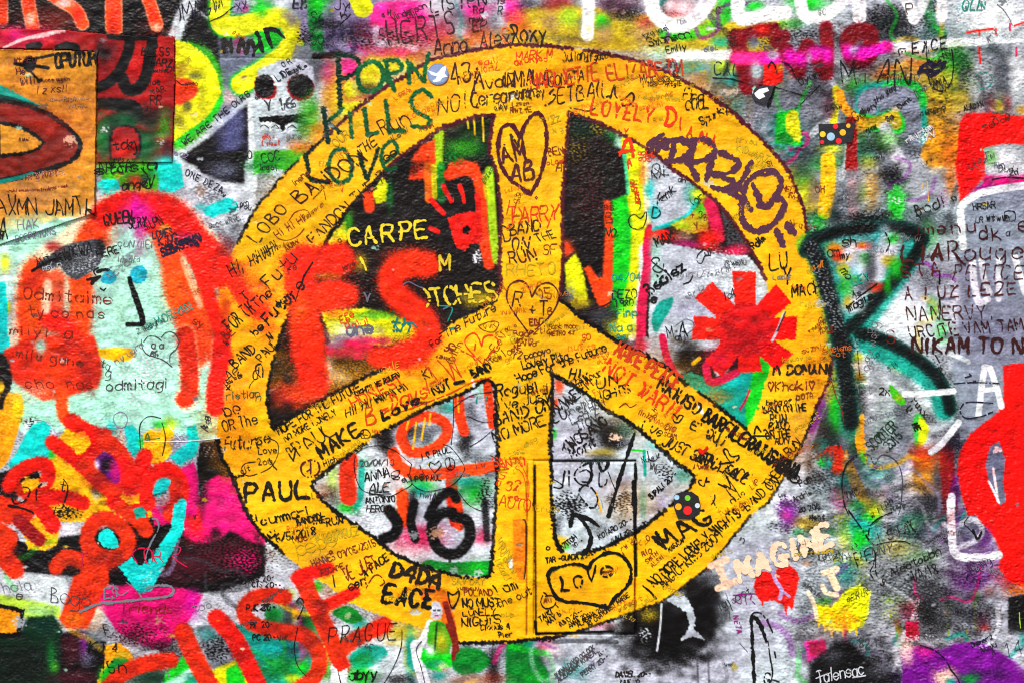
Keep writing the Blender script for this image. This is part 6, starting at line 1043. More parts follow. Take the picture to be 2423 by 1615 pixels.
X('Li', -4,8, 6, 6, 'k', 7); X('cummari', 6,12, 8, 13, 'k', 8, sp=1.2, e=44); X('BANDON', 38,12, 6, 14, 'k', 7, sp=.8); X('THE', 51,11, 6, 8, 'k', 6); X('RUN', 65,13, 7, 14, 'k', 6); L('k', 9, [11,20, 14,23, 18,20]); L('k', 7, [13,17, 14,18], [17,16, 17.5,17]); X('6/5/2018', 19,27, 7.5, 10, 'k', 7, sp=1.4, e=36); X('RODRIGUEZ', 62,27, 8, 14, 'ol', 5, sp=.9, e=34); X('pepe', 38,40, 14, 14, 'ol', 4, sp=1.2); X('Mao', 35,28, 6, 12, 'br', 4); X('o', 67,38, 5, 0, 'br', 5); X('HANNES 09/05/2015', 52,50, 6.5, 18, 'br', 5, sp=1.2, e=62); X('ESCAPE', 60,58, 5, 18, 'br', 5); X('I', 71,68, 10, 10, 'k', 7); X('VE JUST', 83,63, 12, 26, 'br', 6, sp=1, e=32); X('A FACE', 100,60, 7, 38, 'k', 6, sp=1.6, e=28); X('een', 86,72, 8, 24, 'k', 7); L('br', 5, [101,69, 108,58, 114,58, 118,64, 114,67]); X('D4DA', 123,58, 13, -15, 'k', 14, asp=.56, sp=1.8, e=46); X('EACE', 116,82, 16, -6, 'k', 12, asp=.6, sp=2.4, j=1, e=44); L('k', 8, [176,73, 178,84, 181,88, 186,78, 186,72, 181,76, 176,73], name='drawn_heart', label='black heart at the bottom of the ring'); X('SAV DAY', 180,66, 6, 0, 'ol', 5); X('POLAND', 191,76, 6, -1, 'br', 5); Z(7, 184,71, 4, -3, 'br', 4); X('NO MUST', 190,87, 8, 2, 'k', 8, sp=1.2, e=34); X('LONELY', 190,95, 6, 2, 'k', 6, sp=1.2, e=30); X('NIGHTS', 189,105, 7.5, 6, 'k', 7, sp=1, e=36); X('Clouds A', 206,108, 5, 2, 'k', 6); X('Pier', 223,115, 5, 3, 'k', 6); X('I am', 221,75, 9, 16, 'k', 6); X('the out', 222,88, 7, 24, 'k', 5); Z(5, 222,25, 6, -60, 'ol', 3.5); Z(7, 222,34, 6, -60, 'ol', 3.5); Z(6, 219,44, 6, -60, 'ol', 3.5)
X('PRAGUE', 66,120, 15, 2, 'bk', 5, asp=.62, sp=2.4, e=62); X('abyy', 86,154, 9, 8, 'k', 7); L('bk', 4, [134,108, 133,124, 126,142, 118,156]); L('k', 4, [38,106, 35,124, 38,140, 46,150]); L('k', 5, [37,82, 40,78, 44,82, 42,90, 38,98]); X('CIS 20--', -4,68, 5, -2, 'k', 5.5); X('K 20--', -3,89, 5, 0, 'k', 6); X('PC 20--', -3,117, 5, -1, 'k', 6); L('dg', 4, [152,118, 147,126, 151,140, 155,157]); L('k', 4, [75,144, 78,157]); X('Ver', 20,118, 5, 10, 'dn', 4)
t(2,3)
L('k', 14, [53,12, 56,2, 62,4, 68,12, 72,22, 70,32, 66,36]); L('k', 13, [62,2, 72,7, 79,12]); X('KOTARO 20--', 80,24, 4.6, 28, 'k', 6, sp=.9, e=34); X('JUNJI 20--', 90,28, 4, 28, 'k', 5, sp=.8); X('OZITOH', 46,34, 4.6, 38, 'k', 5, sp=.9); X('20--', 56,33, 4, 34, 'k', 5)
L('k', 12, [70,51, 60,47, 46,49, 35,53, 33,60, 37,72, 46,81, 66,83, 88,87], [70,51, 74,44, 86,37, 98,38, 107,47, 109,58, 104,69, 95,77, 88,87], name='drawn_heart', label='black heart around the word love on the hatch'); X('L', 45,72, 13, 8, 'k', 11); X('O', 57,69, 11, 6, 'k', 9, asp=.75); X('V', 69,63, 13, 6, 'k', 8, asp=.6); X('e', 82,60, 15, 8, 'k', 9, asp=.75)
X('TAR -GUADA 20--', 31,46, 4.6, 9, 'k', 6, sp=.9); X('o', 31,34, 5, 0, 'k', 6); L('k', 6, [28,76, 26,82, 30,88, 38,86, 40,80, 36,76, 30,77]); L('k', 7, [29,73, 32,76], [39,84, 42,87]); Z(3, 29,83, 4, 5, 'br', 4); X('TAIKI', 26,100, 4.6, 34, 'k', 5.5); X('MAY 5', 33,103, 4.6, 36, 'k', 5.5); X('YUKO 20--', 44,105, 4.4, 32, 'k', 5.5, sp=.9); X('ANNA 20--', 53,106, 4.2, 34, 'k', 5.5, sp=.9); X('ALABAMA 2018', 61,105, 4.2, 34, 'k', 5, sp=.9); X('IKI CRAYONIST MARIE', 70,105, 4.2, 36, 'k', 5, sp=.9); Z(5, 22,118, 4, 3, 'k', 4)
L('k', 8, [120,67, 127,73, 132,79]); Z(4, 120,85, 5, 30, 'ol', 3); X('MAG', 141,33, 15, 31, 'k', 11, sp=2.2, e=52, label='black capitals on the lower right of the ring'); L('k', 10, [132,18, 141,33]); X('NO MORE LONELY NIGHTS', 130,68, 9, 40, 'k', 7, sp=1.15, asp=.55, e=104); X('MAGIC: KISS 2009', 139,70, 8, 41, 'k', 6, sp=1.1, e=72); X('MARIUM', 144,36, 4, 32, 'k', 5); X('RIO', 120,40, 5, 20, 'br', 4.5); X('SMITH', 124,47, 4, 42, 'br', 4); X('ALSSI', 129,50, 4, 40, 'br', 4); X('O', 124,26, 5, 10, 'br', 4); Z(4, 100,34, 5, 24, 'br', 3.5); X('A', 101,40, 4, 20, 'br', 3)
X('n', 208,27, 7, -20, 'dg', 5); X('ACBABANK KOREA', 43,156, 4.6, 38, 'dg', 5, sp=.9); X('SHAWN DAVID OCLOCK', 40,152, 4, 38, 'dg', 4, sp=.8); X('PERRY 20--', 65,151, 4.6, 36, 'dg', 5, sp=.9); X('ZI--', 80,132, 4, 36, 'k', 4); X('DANIEL 20--', 95,151, 4.6, 2, 'k', 6, sp=1); X('JUNE 20', 97,158, 4, 2, 'k', 6)
L(PUR, 6, [203,76, 214,75, 224,75]); L(PUR, 5, [205,76, 205,82, 203,80], [210,76, 210,84, 206,82], [214,76, 215,84], [220,76, 219,80, 223,84]); X('NETA', 203,95, 4.6, -78, PUR, 6, sp=3); L('dg', 3.5, [196,74, 199,82, 202,90], [199,90, 200,97], [209,120, 216,128])
L('k', 12, [222,157, 221,130, 220,108, 220,97, 224,97, 230,108, 233,118]); L('k', 7, [219,96, 222,92, 229,93, 235,101, 239,110]); X('G', 231,157, 10, 0, 'k', 7)
t(3,0)
X('M', 69,79, 22, 6, 'k', 6, asp=.6); X('I', 88,78, 12, 4, 'k', 5); X('A', 100,76, 22, -2, 'k', 6, asp=.46); X('N', 116,79, 24, 2, 'k', 7, asp=.6); X('P', 121,51, 6, 6, 'k', 6, asp=1.2); X('EACE', 133,50, 10, 12, 'k', 6, sp=2.4); L('k', 6, [168,42, 170,56, 169,72, 164,82, 158,84, 150,79, 147,70]); L('k', 5, [145,38, 146,56, 148,68]); L('bd', 10, [139,64, 146,58, 152,62, 158,56], [138,67, 148,64, 156,66, 162,60], [140,62, 150,70, 160,62], [144,60, 152,68], [147,56, 156,60, 163,57]); X('P', 128,13, 10, 4, 'dg', 6); X('ANIA', 152,80, 5, 24, 'k', 5); L('k', 4, [6,80, 20,84, 34,88]); L('k', 4, [30,96, 40,86, 48,78]); X('C', 36,84, 6, 0, 'g', 4); X('Oyunn', 30,78, 7, 24, 'k', 5); L('k', 9, [0,98, 4,88, 6,80]); L('k', 7, [0,62, 3,57, 7,62, 8,68]); L('k', 6, [13,58, 20,60, 26,72]); X('QLL', 178,10, 9, 2, 'te', 5); X('W', 195,8, 8, 0, 'te', 5); L('g', 4, [210,4, 218,12, 224,23]); X('SC', 46,14, 5, 0, 'g', 3); X('AP', 104,14, 8, -10, 'dg', 3.5); X('Gd', 80,112, 8, 30, 'k', 5); X('the way', 98,96, 5, 36, 'k', 5); X('Dent', 122,100, 4.6, 36, 'k', 5); X('Goofy', 86,106, 4.6, 30, 'k', 5); X('Now', 92,123, 4.6, 38, 'dd', 5); X('Sa', 110,112, 5, 30, 'bd', 6); X('ALADAM', 180,102, 4.6, 14, 'k', 5, sp=.9); Z(6, 140,106, 5, 10, 'dd', 4); Z(8, 128,132, 5, 30, 'w', 5); X('xv', 145,130, 8, 30, 'W', 5); X('hL', 208,154, 5, 0, 'g', 4); L('nv', 4, [212,152, 216,150, 218,156]); L('te', 3, [190,70, 198,66, 206,72, 202,80, 192,82])
X('Si', 0,153, 5, 10, 'bd', 4); X('Dud', 212,158, 6, 0, 'k', 4)
t(3,1)
X('MELI', 13,18, 5, -16, 'br', 5); X('OH', 44,20, 6, 0, 'br', 4); Z(4, 18,24, 4, -20, 'br', 4); X('LU', 2,91, 14, 8, 'k', 8, asp=.55); X('Y', 14,104, 16, -4, 'k', 8, asp=.5); X('MACH', 22,116, 10, 10, 'k', 7, sp=1, e=27); X('sh', 68,70, 10, 4, 'bk', 6, sp=1); X('am', 55,79, 9, 4, 'bk', 5, sp=1); X('my', 67,81, 6, 10, 'k', 5); L('k', 6, [108,57, 112,66, 109,74]); X('mo', 66,92, 8, -50, 'dd', 5); X('Imagine', 74,130, 6.5, 32, 'k', 6, sp=.9); L('k', 6, [72,126, 86,114, 100,104]); X('LEX', 78,106, 7, 20, 'te', 5); X('As', 78,116, 6, 10, 'k', 5); X('V', 90,100, 5, 10, 'k', 5); X('Bodi', 136,42, 10, 18, 'k', 5, sp=2); L('k', 5, [142,34, 136,38, 140,44]); X('n', 170,28, 6, 40, 'k', 4)
X('Jmenu', 131,60, 11, 4, (70,16,22), 7, sp=3.0, asp=.66, e=58); X('LIA', 124,83, 14, 2, (64,10,14), 9, sp=2.8, e=36); X('Rouge', 166,82, 16, 0, (64,10,14), 8, sp=2.6, asp=.66, e=66); L((64,10,14), 8, [172,76, 178,84, 182,86]); X('STA', 124,98, 11, 4, (90,20,24), 8, sp=3.4, e=36); X('PETICE', 170,100, 12, 1, (66,20,26), 7, sp=2.6, asp=.6, e=62); X('A I UZ LEZE', 126,118, 10, 3, (70,18,26), 7, sp=2.9, asp=.6, e=100); X('NANERVY.', 128,137, 12, 1, (50,14,18), 7, sp=2.1, asp=.62, e=78); X('URCITE VAM TAM', 130,153, 10, 3, (50,14,18), 6.5, sp=1.9, asp=.58, e=106); X('HRSAR', 188,36, 6, 4, 'k', 5, sp=1.2); X('dk', 194,64, 13, 2, (50,8,10), 8, sp=2.4); X('e', 230,56, 14, 0, (50,8,10), 8); Z(4, 200,46, 6, 0, 'k', 5); X('a', 218,60, 6, 0, 'bk', 4); X('LR', 190,48, 5, 0, 'k', 4); X('m', 218,45, 6, 0, 'k', 4); L('k', 4, [217,46, 217,38, 226,38, 226,46, 217,46]); L('k', 8, [156,108, 158,118, 159,132], [158,92, 158,104]); X('S', 109,158, 12, 0, 'br', 5); L('bk', 6, [206,8, 220,6, 235,7]); X('zd', 222,4, 6, 0, 'k', 5); L('y', 4, [146,10, 147,28], [142,12, 142,17]); L('ol', 5, [41,144, 43,156]); X('Gd', 46,139, 5, -6, 'br', 3.5); Z(5, 46,146, 4, 0, 'br', 3); Z(6, 30,125, 5, 0, 'ol', 3); Z(5, 48,150, 4, 4, 'br', 3)
t(3,2)
X('NIKAM TO NE', 132,10, 13, 1, (46,8,12), 10, sp=2.0, asp=.58, e=113); X('A DOMANI', 5,30, 8, 2, 'k', 9, sp=1.3, asp=.66, e=53); X('@Khaki@', 0,45, 8, 2, 'br', 6, sp=1.4, e=44); X('DOTA', 27,53, 5, 8, 'br', 5); X('being of 1', -2,58, 5, 4, 'k', 5, sp=.8); X('BAND ON THE', -4,65, 6.4, 3, 'k', 6, sp=.8, e=40); X('RUN', 2,74, 7, 2, 'k', 7, sp=1.1); X('BAND', 1,81, 7, 4, 'k', 6, sp=1.1); X('ON THE', -2,89, 6, 6, 'k', 6, sp=1); X('RUN', 6,94, 6, 8, 'k', 6); X('RUN', 19,105, 8, 44, 'k', 6, sp=1.1); X('STEP', -2,110, 8, -40, 'k', 9, sp=.8); X('OKO', 8,117, 8, -34, 'k', 9, sp=.7); X('THE', 1,134, 8, 50, 'k', 6); Z(10, 13,19, 4, 8, 'ol', 3); L('k', 7, [19,124, 24,121, 29,124, 27,129, 22,128, 19,124]); L('k', 4, [22,125, 25,123, 27,127]); X('Pam', 30,132, 6, 22, 'k', 5, sp=1); X('Andris', 24,146, 5, 20, 'k', 5, sp=1); X('20 20C', 28,156, 5, 10, 'k', 5); Z(3, 10,142, 3, 10, 'k', 4)
X('2x', 102,48, 7, -6, 'k', 7); X('xuxx', 131,54, 6, -52, 'k', 6, sp=2.2); X('U', 126,62, 6, -50, 'k', 6); X('ME', 132,76, 5, -60, 'k', 6); X('SCOOTER', 96,100, 9, 44, 'dd', 6, sp=1, asp=.56, e=32); X('2015', 112,99, 9, 46, 'dd', 6, sp=1, asp=.56, e=17); L('dg', 5, [88,103, 94,104, 98,112, 104,104, 112,105, 120,112, 124,128, 122,150, 120,158], name='drawn_heart', label='dark outline of a tall heart on the pale band'); L('k', 6, [82,104, 74,110, 70,118, 68,130, 70,148, 74,158]); L('br', 4, [59,36, 63,50, 68,62, 70,74]); X('zen', 96,116, 5, 4, 'la', 4, sp=1); Z(6, 108,122, 5, -70, 'g', 3); X('TMC', 72,144, 6, 18, 'k', 5); L('bd', 5, [170,38, 190,37, 212,38]); L('bd', 6, [206,56, 184,55, 178,58, 176,64, 182,70, 196,68, 206,64]); X('++', 152,24, 8, -60, 'k', 4); L('k', 5, [153,12, 158,22, 158,34]); X('7 + -', 180,32, 5, -40, 'bd', 5, sp=4); L('k', 4, [82,8, 84,30]); Z(7, 92,74, 6, 20, 'g', 3.5); Z(8, 94,26, 7, 80, 'g', 3); X('a', 53,10, 3, 0, 'bd', 4); X('s', 50,16, 3, 0, 'bd', 4); X('nn', 100,88, 5, 30, 'dd', 3.5); X('S', 64,96, 4, 0, 'bk', 4)
t(3,3)
X('Ment', 38,7, 5, 6, 'k', 5); L('k', 7, [74,-2, 84,12, 92,24, 97,30]); L('k', 6, [92,20, 94,12, 102,5, 114,0]); L('k', 5, [97,30, 110,27, 122,26, 132,29]); X('I STAL', 102,28, 9, 22, 'k', 5, sp=3, asp=.6, e=38); L('k', 7, [128,8, 134,16, 138,20]); L('k', 6, [96,32, 98,38, 96,48, 93,54, 96,60]); L('k', 5, [99,36, 98,52, 100,58]); X('PE', 82,49, 12, 22, 'k', 6); X('NNY', 96,40, 8, 14, 'dg', 4, sp=2.2); X('- Aleatobbn', 104,62, 7, 24, 'k', 5, sp=1.5, asp=.62, e=58); X('4/4/18', 132,64, 10, 20, 'k', 5, asp=.52, sp=1, e=25); X('com - remmbre', 24,40, 4, 6, 'ol', 5, sp=1.4); X('S', 102,66, 6, -10, 'k', 5); X('82.15', 84,124, 8, 4, 'dg', 5, sp=1); X('Talensac', 46,157, 11, 10, 'w', 5.5, sp=1.2, asp=.6, label='white signature on the black patch', e=43); L('w', 5, [44,152, 52,149, 58,147], [78,152, 90,150]); L('k', 6, [140,122, 152,126, 162,134, 168,144, 174,152, 177,160]); X('Demerz', 188,124, 5, 24, 'bd', 5, sp=1); X('Asolu', 196,129, 5, 24, 'bd', 4, sp=1); X('147', 218,132, 12, 10, 'bd', 4); X('A', 206,130, 5, 20, 'bd', 4); L('k', 4, [184,4, 180,10, 186,16, 192,24]); L('k', 9, [188,16, 192,24, 196,18]); L('k', 7, [0,118, 2,134, 4,146, 2,155]); L('k', 6, [-2,152, 4,153, 10,155]); L('k', 8, [6,128, 7,133]); L('k', 7, [0,98, 1,104]); Z(8, 32,66, 4, -40, 'dg', 3); Z(5, 72,82, 6, 20, 'bk', 4); L('lm', 4, [231,92, 232,106]); X('T', 148,110, 4, 0, 'k', 3)
t('n')
X('MAGINE', 1752,1374, 46, 21.5, 'pe', 19, e=232, sp=1.8, j=.8, name='peach_word', label='slanting peach brushed word at lower right')
# faint names everywhere in the yellow coat and on the pale ground
rz = random.Random(5)
nz = 0
while nz < 90:
    x_, y_ = rz.uniform(520, 1960), rz.uniform(110, 1510)
    if lv0(x_, y_) != PEACE: continue
    nz += 1
    Z(rz.randint(3, 8), x_, y_, rz.uniform(8, 15), rz.choice((8, 12, 20, 28, 38, -10, -25)), rz.choice(('oro', 'ol', 'br', 'oro', 'ol', (214,120,10))), rz.uniform(2.0, 3.0))
for x_, y_, n_ in ((2100,1250,16),(2250,1380,10),(1700,1540,8),(2200,300,10),(2050,200,10),(1700,650,8),(1450,1080,8),(1000,1100,8),(300,800,6),(2050,900,10),(700,1480,6),(1500,80,5),(650,120,6),(2300,120,8),(2000,500,8),(1950,1250,10)):
    for _ in range(n_ // 2): Z(rz.randint(3, 7), x_ + rz.gauss(0, 70), y_ + rz.gauss(0, 60), rz.uniform(9, 20), rz.uniform(-20, 40), rz.choice(('dg', 'k', 'g', 'bd', 'dn')), rz.uniform(2.2, 3.8))
# ------------------------------------------------------------------ the wall goes on beyond the view: more old graffiti there
CANV = [WIDE]; cur = 0
t('n')
rw = random.Random(21)
keys = ['W','g','dg','k','y','ly','gn','te','cy','mi','r','orr','dr','mg','pk','pu','la','sl','pe','lw','fg','dn']
for k_ in range(520):
    x_ = rw.uniform(WX0, WX1); y_ = rw.uniform(WY0, WY1)
    if -60 < x_ < 2480 and -60 < y_ < 1675: continue
    c_ = rw.choice(keys)
    if rw.random() < .55: B(c_, x_, y_, rw.uniform(60, 220), rw.uniform(40, 140), rw.uniform(.5, 1), .4, rw.uniform(0, 90))
    else:
        q, a_ = [x_, y_], rw.uniform(0, 6.3)
        for _ in range(rw.randint(2, 6)):
            a_ += rw.uniform(-1.1, 1.1); d_ = rw.uniform(50, 130); q += [q[-2] + math.cos(a_) * d_, q[-1] + math.sin(a_) * d_]
        q = [v for i_, v in enumerate(q)]
        S(c_, rw.uniform(8, 26), q, rw.uniform(6, 22), 1, .3)
CANV = [FINE, WIDE]

# ------------------------------------------------------------------ relief
fi = FINE
strk = fftnoise(fi.id.shape, fi.d, 90, 9, .5)
yy, xx = np.meshgrid(fi.Y, fi.X, indexing='ij')
def patch(cx, cy, rx, ry): return np.exp(-(((xx - cx) / rx) ** 2 + ((yy - cy) / ry) ** 2) ** 1.5)
amp = np.full(fi.id.shape, 0.8, np.float32) * (1 + .45 * np.tanh(fftnoise(fi.id.shape, fi.d, 260, 200, .6)))
amp += 1.3 * patch(2150, 1400, 330, 330) + 1.0 * patch(2150, 250, 380, 280) + 0.35 * patch(250, 1500, 300, 200) + 0.3 * patch(1980, 800, 120, 350) + 0.3 * patch(1400, 450, 60, 200)
amp -= 0.35 * patch(1680, 1400, 180, 240) + 0.25 * patch(1500, 1130, 200, 180)
top = {}
def level1(i):
    while MOT[i]['parent'] is not None: i = MOT[i]['parent']
    return i
lv = np.array([level1(i) for i in range(len(MOT))], np.int16)
pe_mask = lv[fi.id] == PEACE
amp[pe_mask] *= 0.5
def blur(a, n):
    for _ in range(n):
        a = (a + np.roll(a, 1, 0) + np.roll(a, -1, 0) + np.roll(a, 1, 1) + np.roll(a, -1, 1)) / 5
    return a
amp = blur(amp, 6)
in_h = np.minimum(np.minimum(xx - HX0, HX1 - xx), np.minimum(yy - HY0, HY1 - yy))     # > 0 inside the hatch
amp *= 1 - 0.45 * np.clip(in_h / 6 + .5, 0, 1)
f5 = fftnoise(fi.id.shape, fi.d, 32, 24, .55)
HW = amp * (0.36 * fi.f1 + 0.17 * fi.f2) + 0.45 * fi.f3 + 0.40 * amp * np.maximum(f5, -.3) + 2.2 * fi.f4
# panel joints, chips and blisters in the coat
for jx0, jx1, jy in ((-20, 150, 579), (515, 790, 138), (1180, 1320, 1088)):
    HW -= 1.6 * np.exp(-((yy - jy - .6 * fi.f3) / 2.0) ** 2) * ((xx > jx0) & (xx < jx1))
rc = random.Random(11)
for k_ in range(260):
    cx, cy, r_ = rc.uniform(0, 2423), rc.uniform(0, 1615), rc.choice((3, 4, 5, 6, 8, 11))
    bx = fi.box(cx - 3 * r_, cy - 3 * r_, cx + 3 * r_, cy + 3 * r_)
    if bx is None: continue
    sl_ = (slice(bx[2], bx[3]), slice(bx[0], bx[1]))
    q = np.hypot((xx[sl_] - cx) / rc.uniform(.8, 1.8), (yy[sl_] - cy) * rc.uniform(.8, 1.6)) + 2.2 * fi.wob[sl_] * r_ / 8 + 1.2 * fi.f1[sl_] * r_ / 8
    u = np.clip((r_ - q) / 2.0 + .5, 0, 1)
    if rc.random() < .35: HW[sl_] += u * rc.uniform(.4, 1.1)                                       # blister
    else:
        HW[sl_] -= u * rc.uniform(.6, 1.3)
        if not (lv[fi.id[min(fi.h - 1, int((cy + 16) / fi.d)), min(fi.w - 1, int((cx + 16) / fi.d))]] == PEACE and rc.random() < .6):
            fi.rgb[sl_] += (rgb(rc.choice(('w', 'lw', 'g', 'tan', 'pe', 'dg', 'mi', 'ol'))) - fi.rgb[sl_]) * (u * rc.uniform(.5, .95))[..., None]
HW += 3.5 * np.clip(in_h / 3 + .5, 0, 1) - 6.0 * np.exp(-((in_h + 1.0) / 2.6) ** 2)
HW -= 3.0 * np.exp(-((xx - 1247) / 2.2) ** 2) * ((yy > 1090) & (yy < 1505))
def in_poly(p): return fi.inside([tuple(v) for v in p], (0, fi.w, 0, fi.h))
mk_o = in_poly(ORA_SHEET); mk_r = in_poly(RED_SHEET) & ~blur(mk_o.astype(np.float32), 1).astype(bool)
HS = HW.copy()
flat = 2.2 * fi.f4 + 0.35 * fi.f3
flat = flat + .12 * np.abs(strk) + .45 * fi.f3
ed_o = np.clip(1 - blur(mk_o.astype(np.float32), 14), 0, 1); ed_r = np.clip(1 - blur((mk_r | mk_o).astype(np.float32), 14), 0, 1)
curl = np.clip(.6 + .6 * np.tanh(fftnoise(fi.id.shape, fi.d, 120, 120, .6)), 0, 2)
HS[mk_r] = (5 * ed_r * curl + flat + 2.6 + 0.12 * fi.f1)[mk_r]
HS[mk_o] = (6 * ed_o * curl + flat + 4.6 + 0.12 * fi.f1)[mk_o]
msk = mk_o | mk_r
HW[msk] = np.minimum(HW[msk], (flat - .5)[msk]) - .5
HM = HS.copy()
for a_, b_ in ((0, 1), (0, -1), (1, 1), (1, -1)): HM = np.maximum(HM, np.roll(HS, b_, a_))
def height(p):
    fx = np.clip((p[:, 0] - fi.x0) / fi.d, 0, fi.w - 1.001); fy = np.clip((p[:, 1] - fi.y0) / fi.d, 0, fi.h - 1.001)
    i = fx.astype(int); j = fy.astype(int); u = fx - i; v = fy - j
    return (HM[j, i] * (1 - u) + HM[j, i + 1] * u) * (1 - v) + (HM[j + 1, i] * (1 - u) + HM[j + 1, i + 1] * u) * v
def world_pts(x, y, h):
    return np.stack([(x - 1211.5) / 1000.0, -h / 1000.0, EYE_Z - (y - 807.5) / 1000.0], -1).astype(np.float32)
def lin(c):
    c = np.clip(c, 0, 1)
    return np.where(c <= 0.04045, c / 12.92, ((c + 0.055) / 1.055) ** 2.4)
ALB = 0.84                                       # no paint reflects everything
# uneven coats: each pass of paint differs a little in tone
tone = 1 + np.where(pe_mask, .4, 1) * (0.03 * fi.f3 + 0.03 * fi.wob) + np.where(pe_mask, .018, .02) * strk + 0.05 * np.tanh(fi.f4)
FC = np.clip(fi.rgb * tone[..., None], 0.012, 1)
FL = lin(FC) * ALB
WC = lin(np.clip(WIDE.rgb, 0.03, 1)) * ALB

# ------------------------------------------------------------------ materials
def nodes(name):
    m = bpy.data.materials.new(name); m.use_nodes = True
    nt = m.node_tree
    return m, nt, nt.nodes['Principled BSDF'], nt.nodes['Material Output']
def nd(nt, typ, **kw):
    n = nt.nodes.new(typ)
    for k, v in kw.items():
        if k in n.inputs: n.inputs[k].default_value = v
        else: setattr(n, k, v)
    return n
def paint_material(name, rough, bump, fine):
    m, nt, b, out = nodes(name)
    at = nd(nt, 'ShaderNodeAttribute', attribute_name='paint')
    geo = nd(nt, 'ShaderNodeNewGeometry')
    n1 = nd(nt, 'ShaderNodeTexNoise', Scale=260.0, Detail=5.0, Roughness=.65)
    n2 = nd(nt, 'ShaderNodeTexNoise', Scale=90.0, Detail=3.0, Roughness=.6)
    vo = nd(nt, 'ShaderNodeTexVoronoi', Scale=170.0)
    for n in (n1, n2, vo): nt.links.new(geo.outputs['Position'], n.inputs['Vector'])
    mr = nd(nt, 'ShaderNodeMapRange'); mr.inputs['From Min'].default_value = .3; mr.inputs['From Max'].default_value = .7; mr.inputs['To Min'].default_value = .84; mr.inputs['To Max'].default_value = 1.1
    nt.links.new(n1.outputs['Fac'], mr.inputs['Value'])
    mx = nd(nt, 'ShaderNodeMix', data_type='RGBA', blend_type='MULTIPLY'); mx.inputs['Factor'].default_value = 1.0
    nt.links.new(at.outputs['Color'], mx.inputs[6]); nt.links.new(mr.outputs[0], mx.inputs[7])
    nt.links.new(mx.outputs[2], b.inputs['Base Color'])
    rr_ = nd(nt, 'ShaderNodeMapRange'); rr_.inputs['To Min'].default_value = rough - .12; rr_.inputs['To Max'].default_value = rough + .16
    nt.links.new(n2.outputs['Fac'], rr_.inputs['Value']); nt.links.new(rr_.outputs[0], b.inputs['Roughness'])
    b.inputs['Specular IOR Level'].default_value = .16
    ad = nd(nt, 'ShaderNodeMath', operation='MULTIPLY_ADD'); ad.inputs[1].default_value = -.5
    nt.links.new(vo.outputs['Distance'], ad.inputs[0]); nt.links.new(n1.outputs['Fac'], ad.inputs[2])
    bp = nd(nt, 'ShaderNodeBump'); bp.inputs['Distance'].default_value = fine
    n3 = nd(nt, 'ShaderNodeTexNoise', Scale=7.0, Detail=3.0, Roughness=.6)                # rough and smooth areas
    nt.links.new(geo.outputs['Position'], n3.inputs['Vector'])
    m3 = nd(nt, 'ShaderNodeMapRange'); m3.inputs['From Min'].default_value = .35; m3.inputs['From Max'].default_value = .68; m3.inputs['To Min'].default_value = .12 * bump; m3.inputs['To Max'].default_value = 1.25 * bump
    nt.links.new(n3.outputs['Fac'], m3.inputs['Value']); nt.links.new(m3.outputs[0], bp.inputs['Strength'])
    nt.links.new(ad.outputs[0], bp.inputs['Height']); nt.links.new(bp.outputs[0], b.inputs['Normal'])
    return m
MAT_WALL = paint_material('weathered paint on plaster', .4, .32, .0026)
MAT_SHEET = paint_material('painted paper sheet', .6, .25, .0015)
def ink_material():
    m, nt, b, out = nodes('marker and brush ink')
    at = nd(nt, 'ShaderNodeAttribute', attribute_name='paint')
    geo = nd(nt, 'ShaderNodeNewGeometry')
    n1 = nd(nt, 'ShaderNodeTexNoise', Scale=210.0, Detail=3.0, Roughness=.7)
    nt.links.new(geo.outputs['Position'], n1.inputs['Vector'])
    nt.links.new(at.outputs['Color'], b.inputs['Base Color'])
    b.inputs['Roughness'].default_value = .5; b.inputs['Specular IOR Level'].default_value = .16
    bp = nd(nt, 'ShaderNodeBump'); bp.inputs['Strength'].default_value = .5; bp.inputs['Distance'].default_value = .003
    nt.links.new(n1.outputs['Fac'], bp.inputs['Height']); nt.links.new(bp.outputs[0], b.inputs['Normal'])
    return m
MAT_INK = ink_material()
def plain_material(name, col, rough=.8, scale=12.0, var=.25, bump=.2):
    m, nt, b, out = nodes(name)
    tc = nd(nt, 'ShaderNodeTexCoord')
    n1 = nd(nt, 'ShaderNodeTexNoise', Scale=scale, Detail=6.0, Roughness=.6)
    nt.links.new(tc.outputs['Object'], n1.inputs['Vector'])
    cr_ = nd(nt, 'ShaderNodeValToRGB')
    c = lin(np.array(col) / 255.0)
    cr_.color_ramp.elements[0].position = .3; cr_.color_ramp.elements[1].position = .7
    cr_.color_ramp.elements[0].color = (*(c * (1 - var)), 1); cr_.color_ramp.elements[1].color = (*np.minimum(c * (1 + var), .95), 1)
    nt.links.new(n1.outputs['Fac'], cr_.inputs[0]); nt.links.new(cr_.outputs[0], b.inputs['Base Color'])
    b.inputs['Roughness'].default_value = rough
    bp = nd(nt, 'ShaderNodeBump'); bp.inputs['Strength'].default_value = bump; bp.inputs['Distance'].default_value = .005
    nt.links.new(n1.outputs['Fac'], bp.inputs['Height']); nt.links.new(bp.outputs[0], b.inputs['Normal'])
    return m

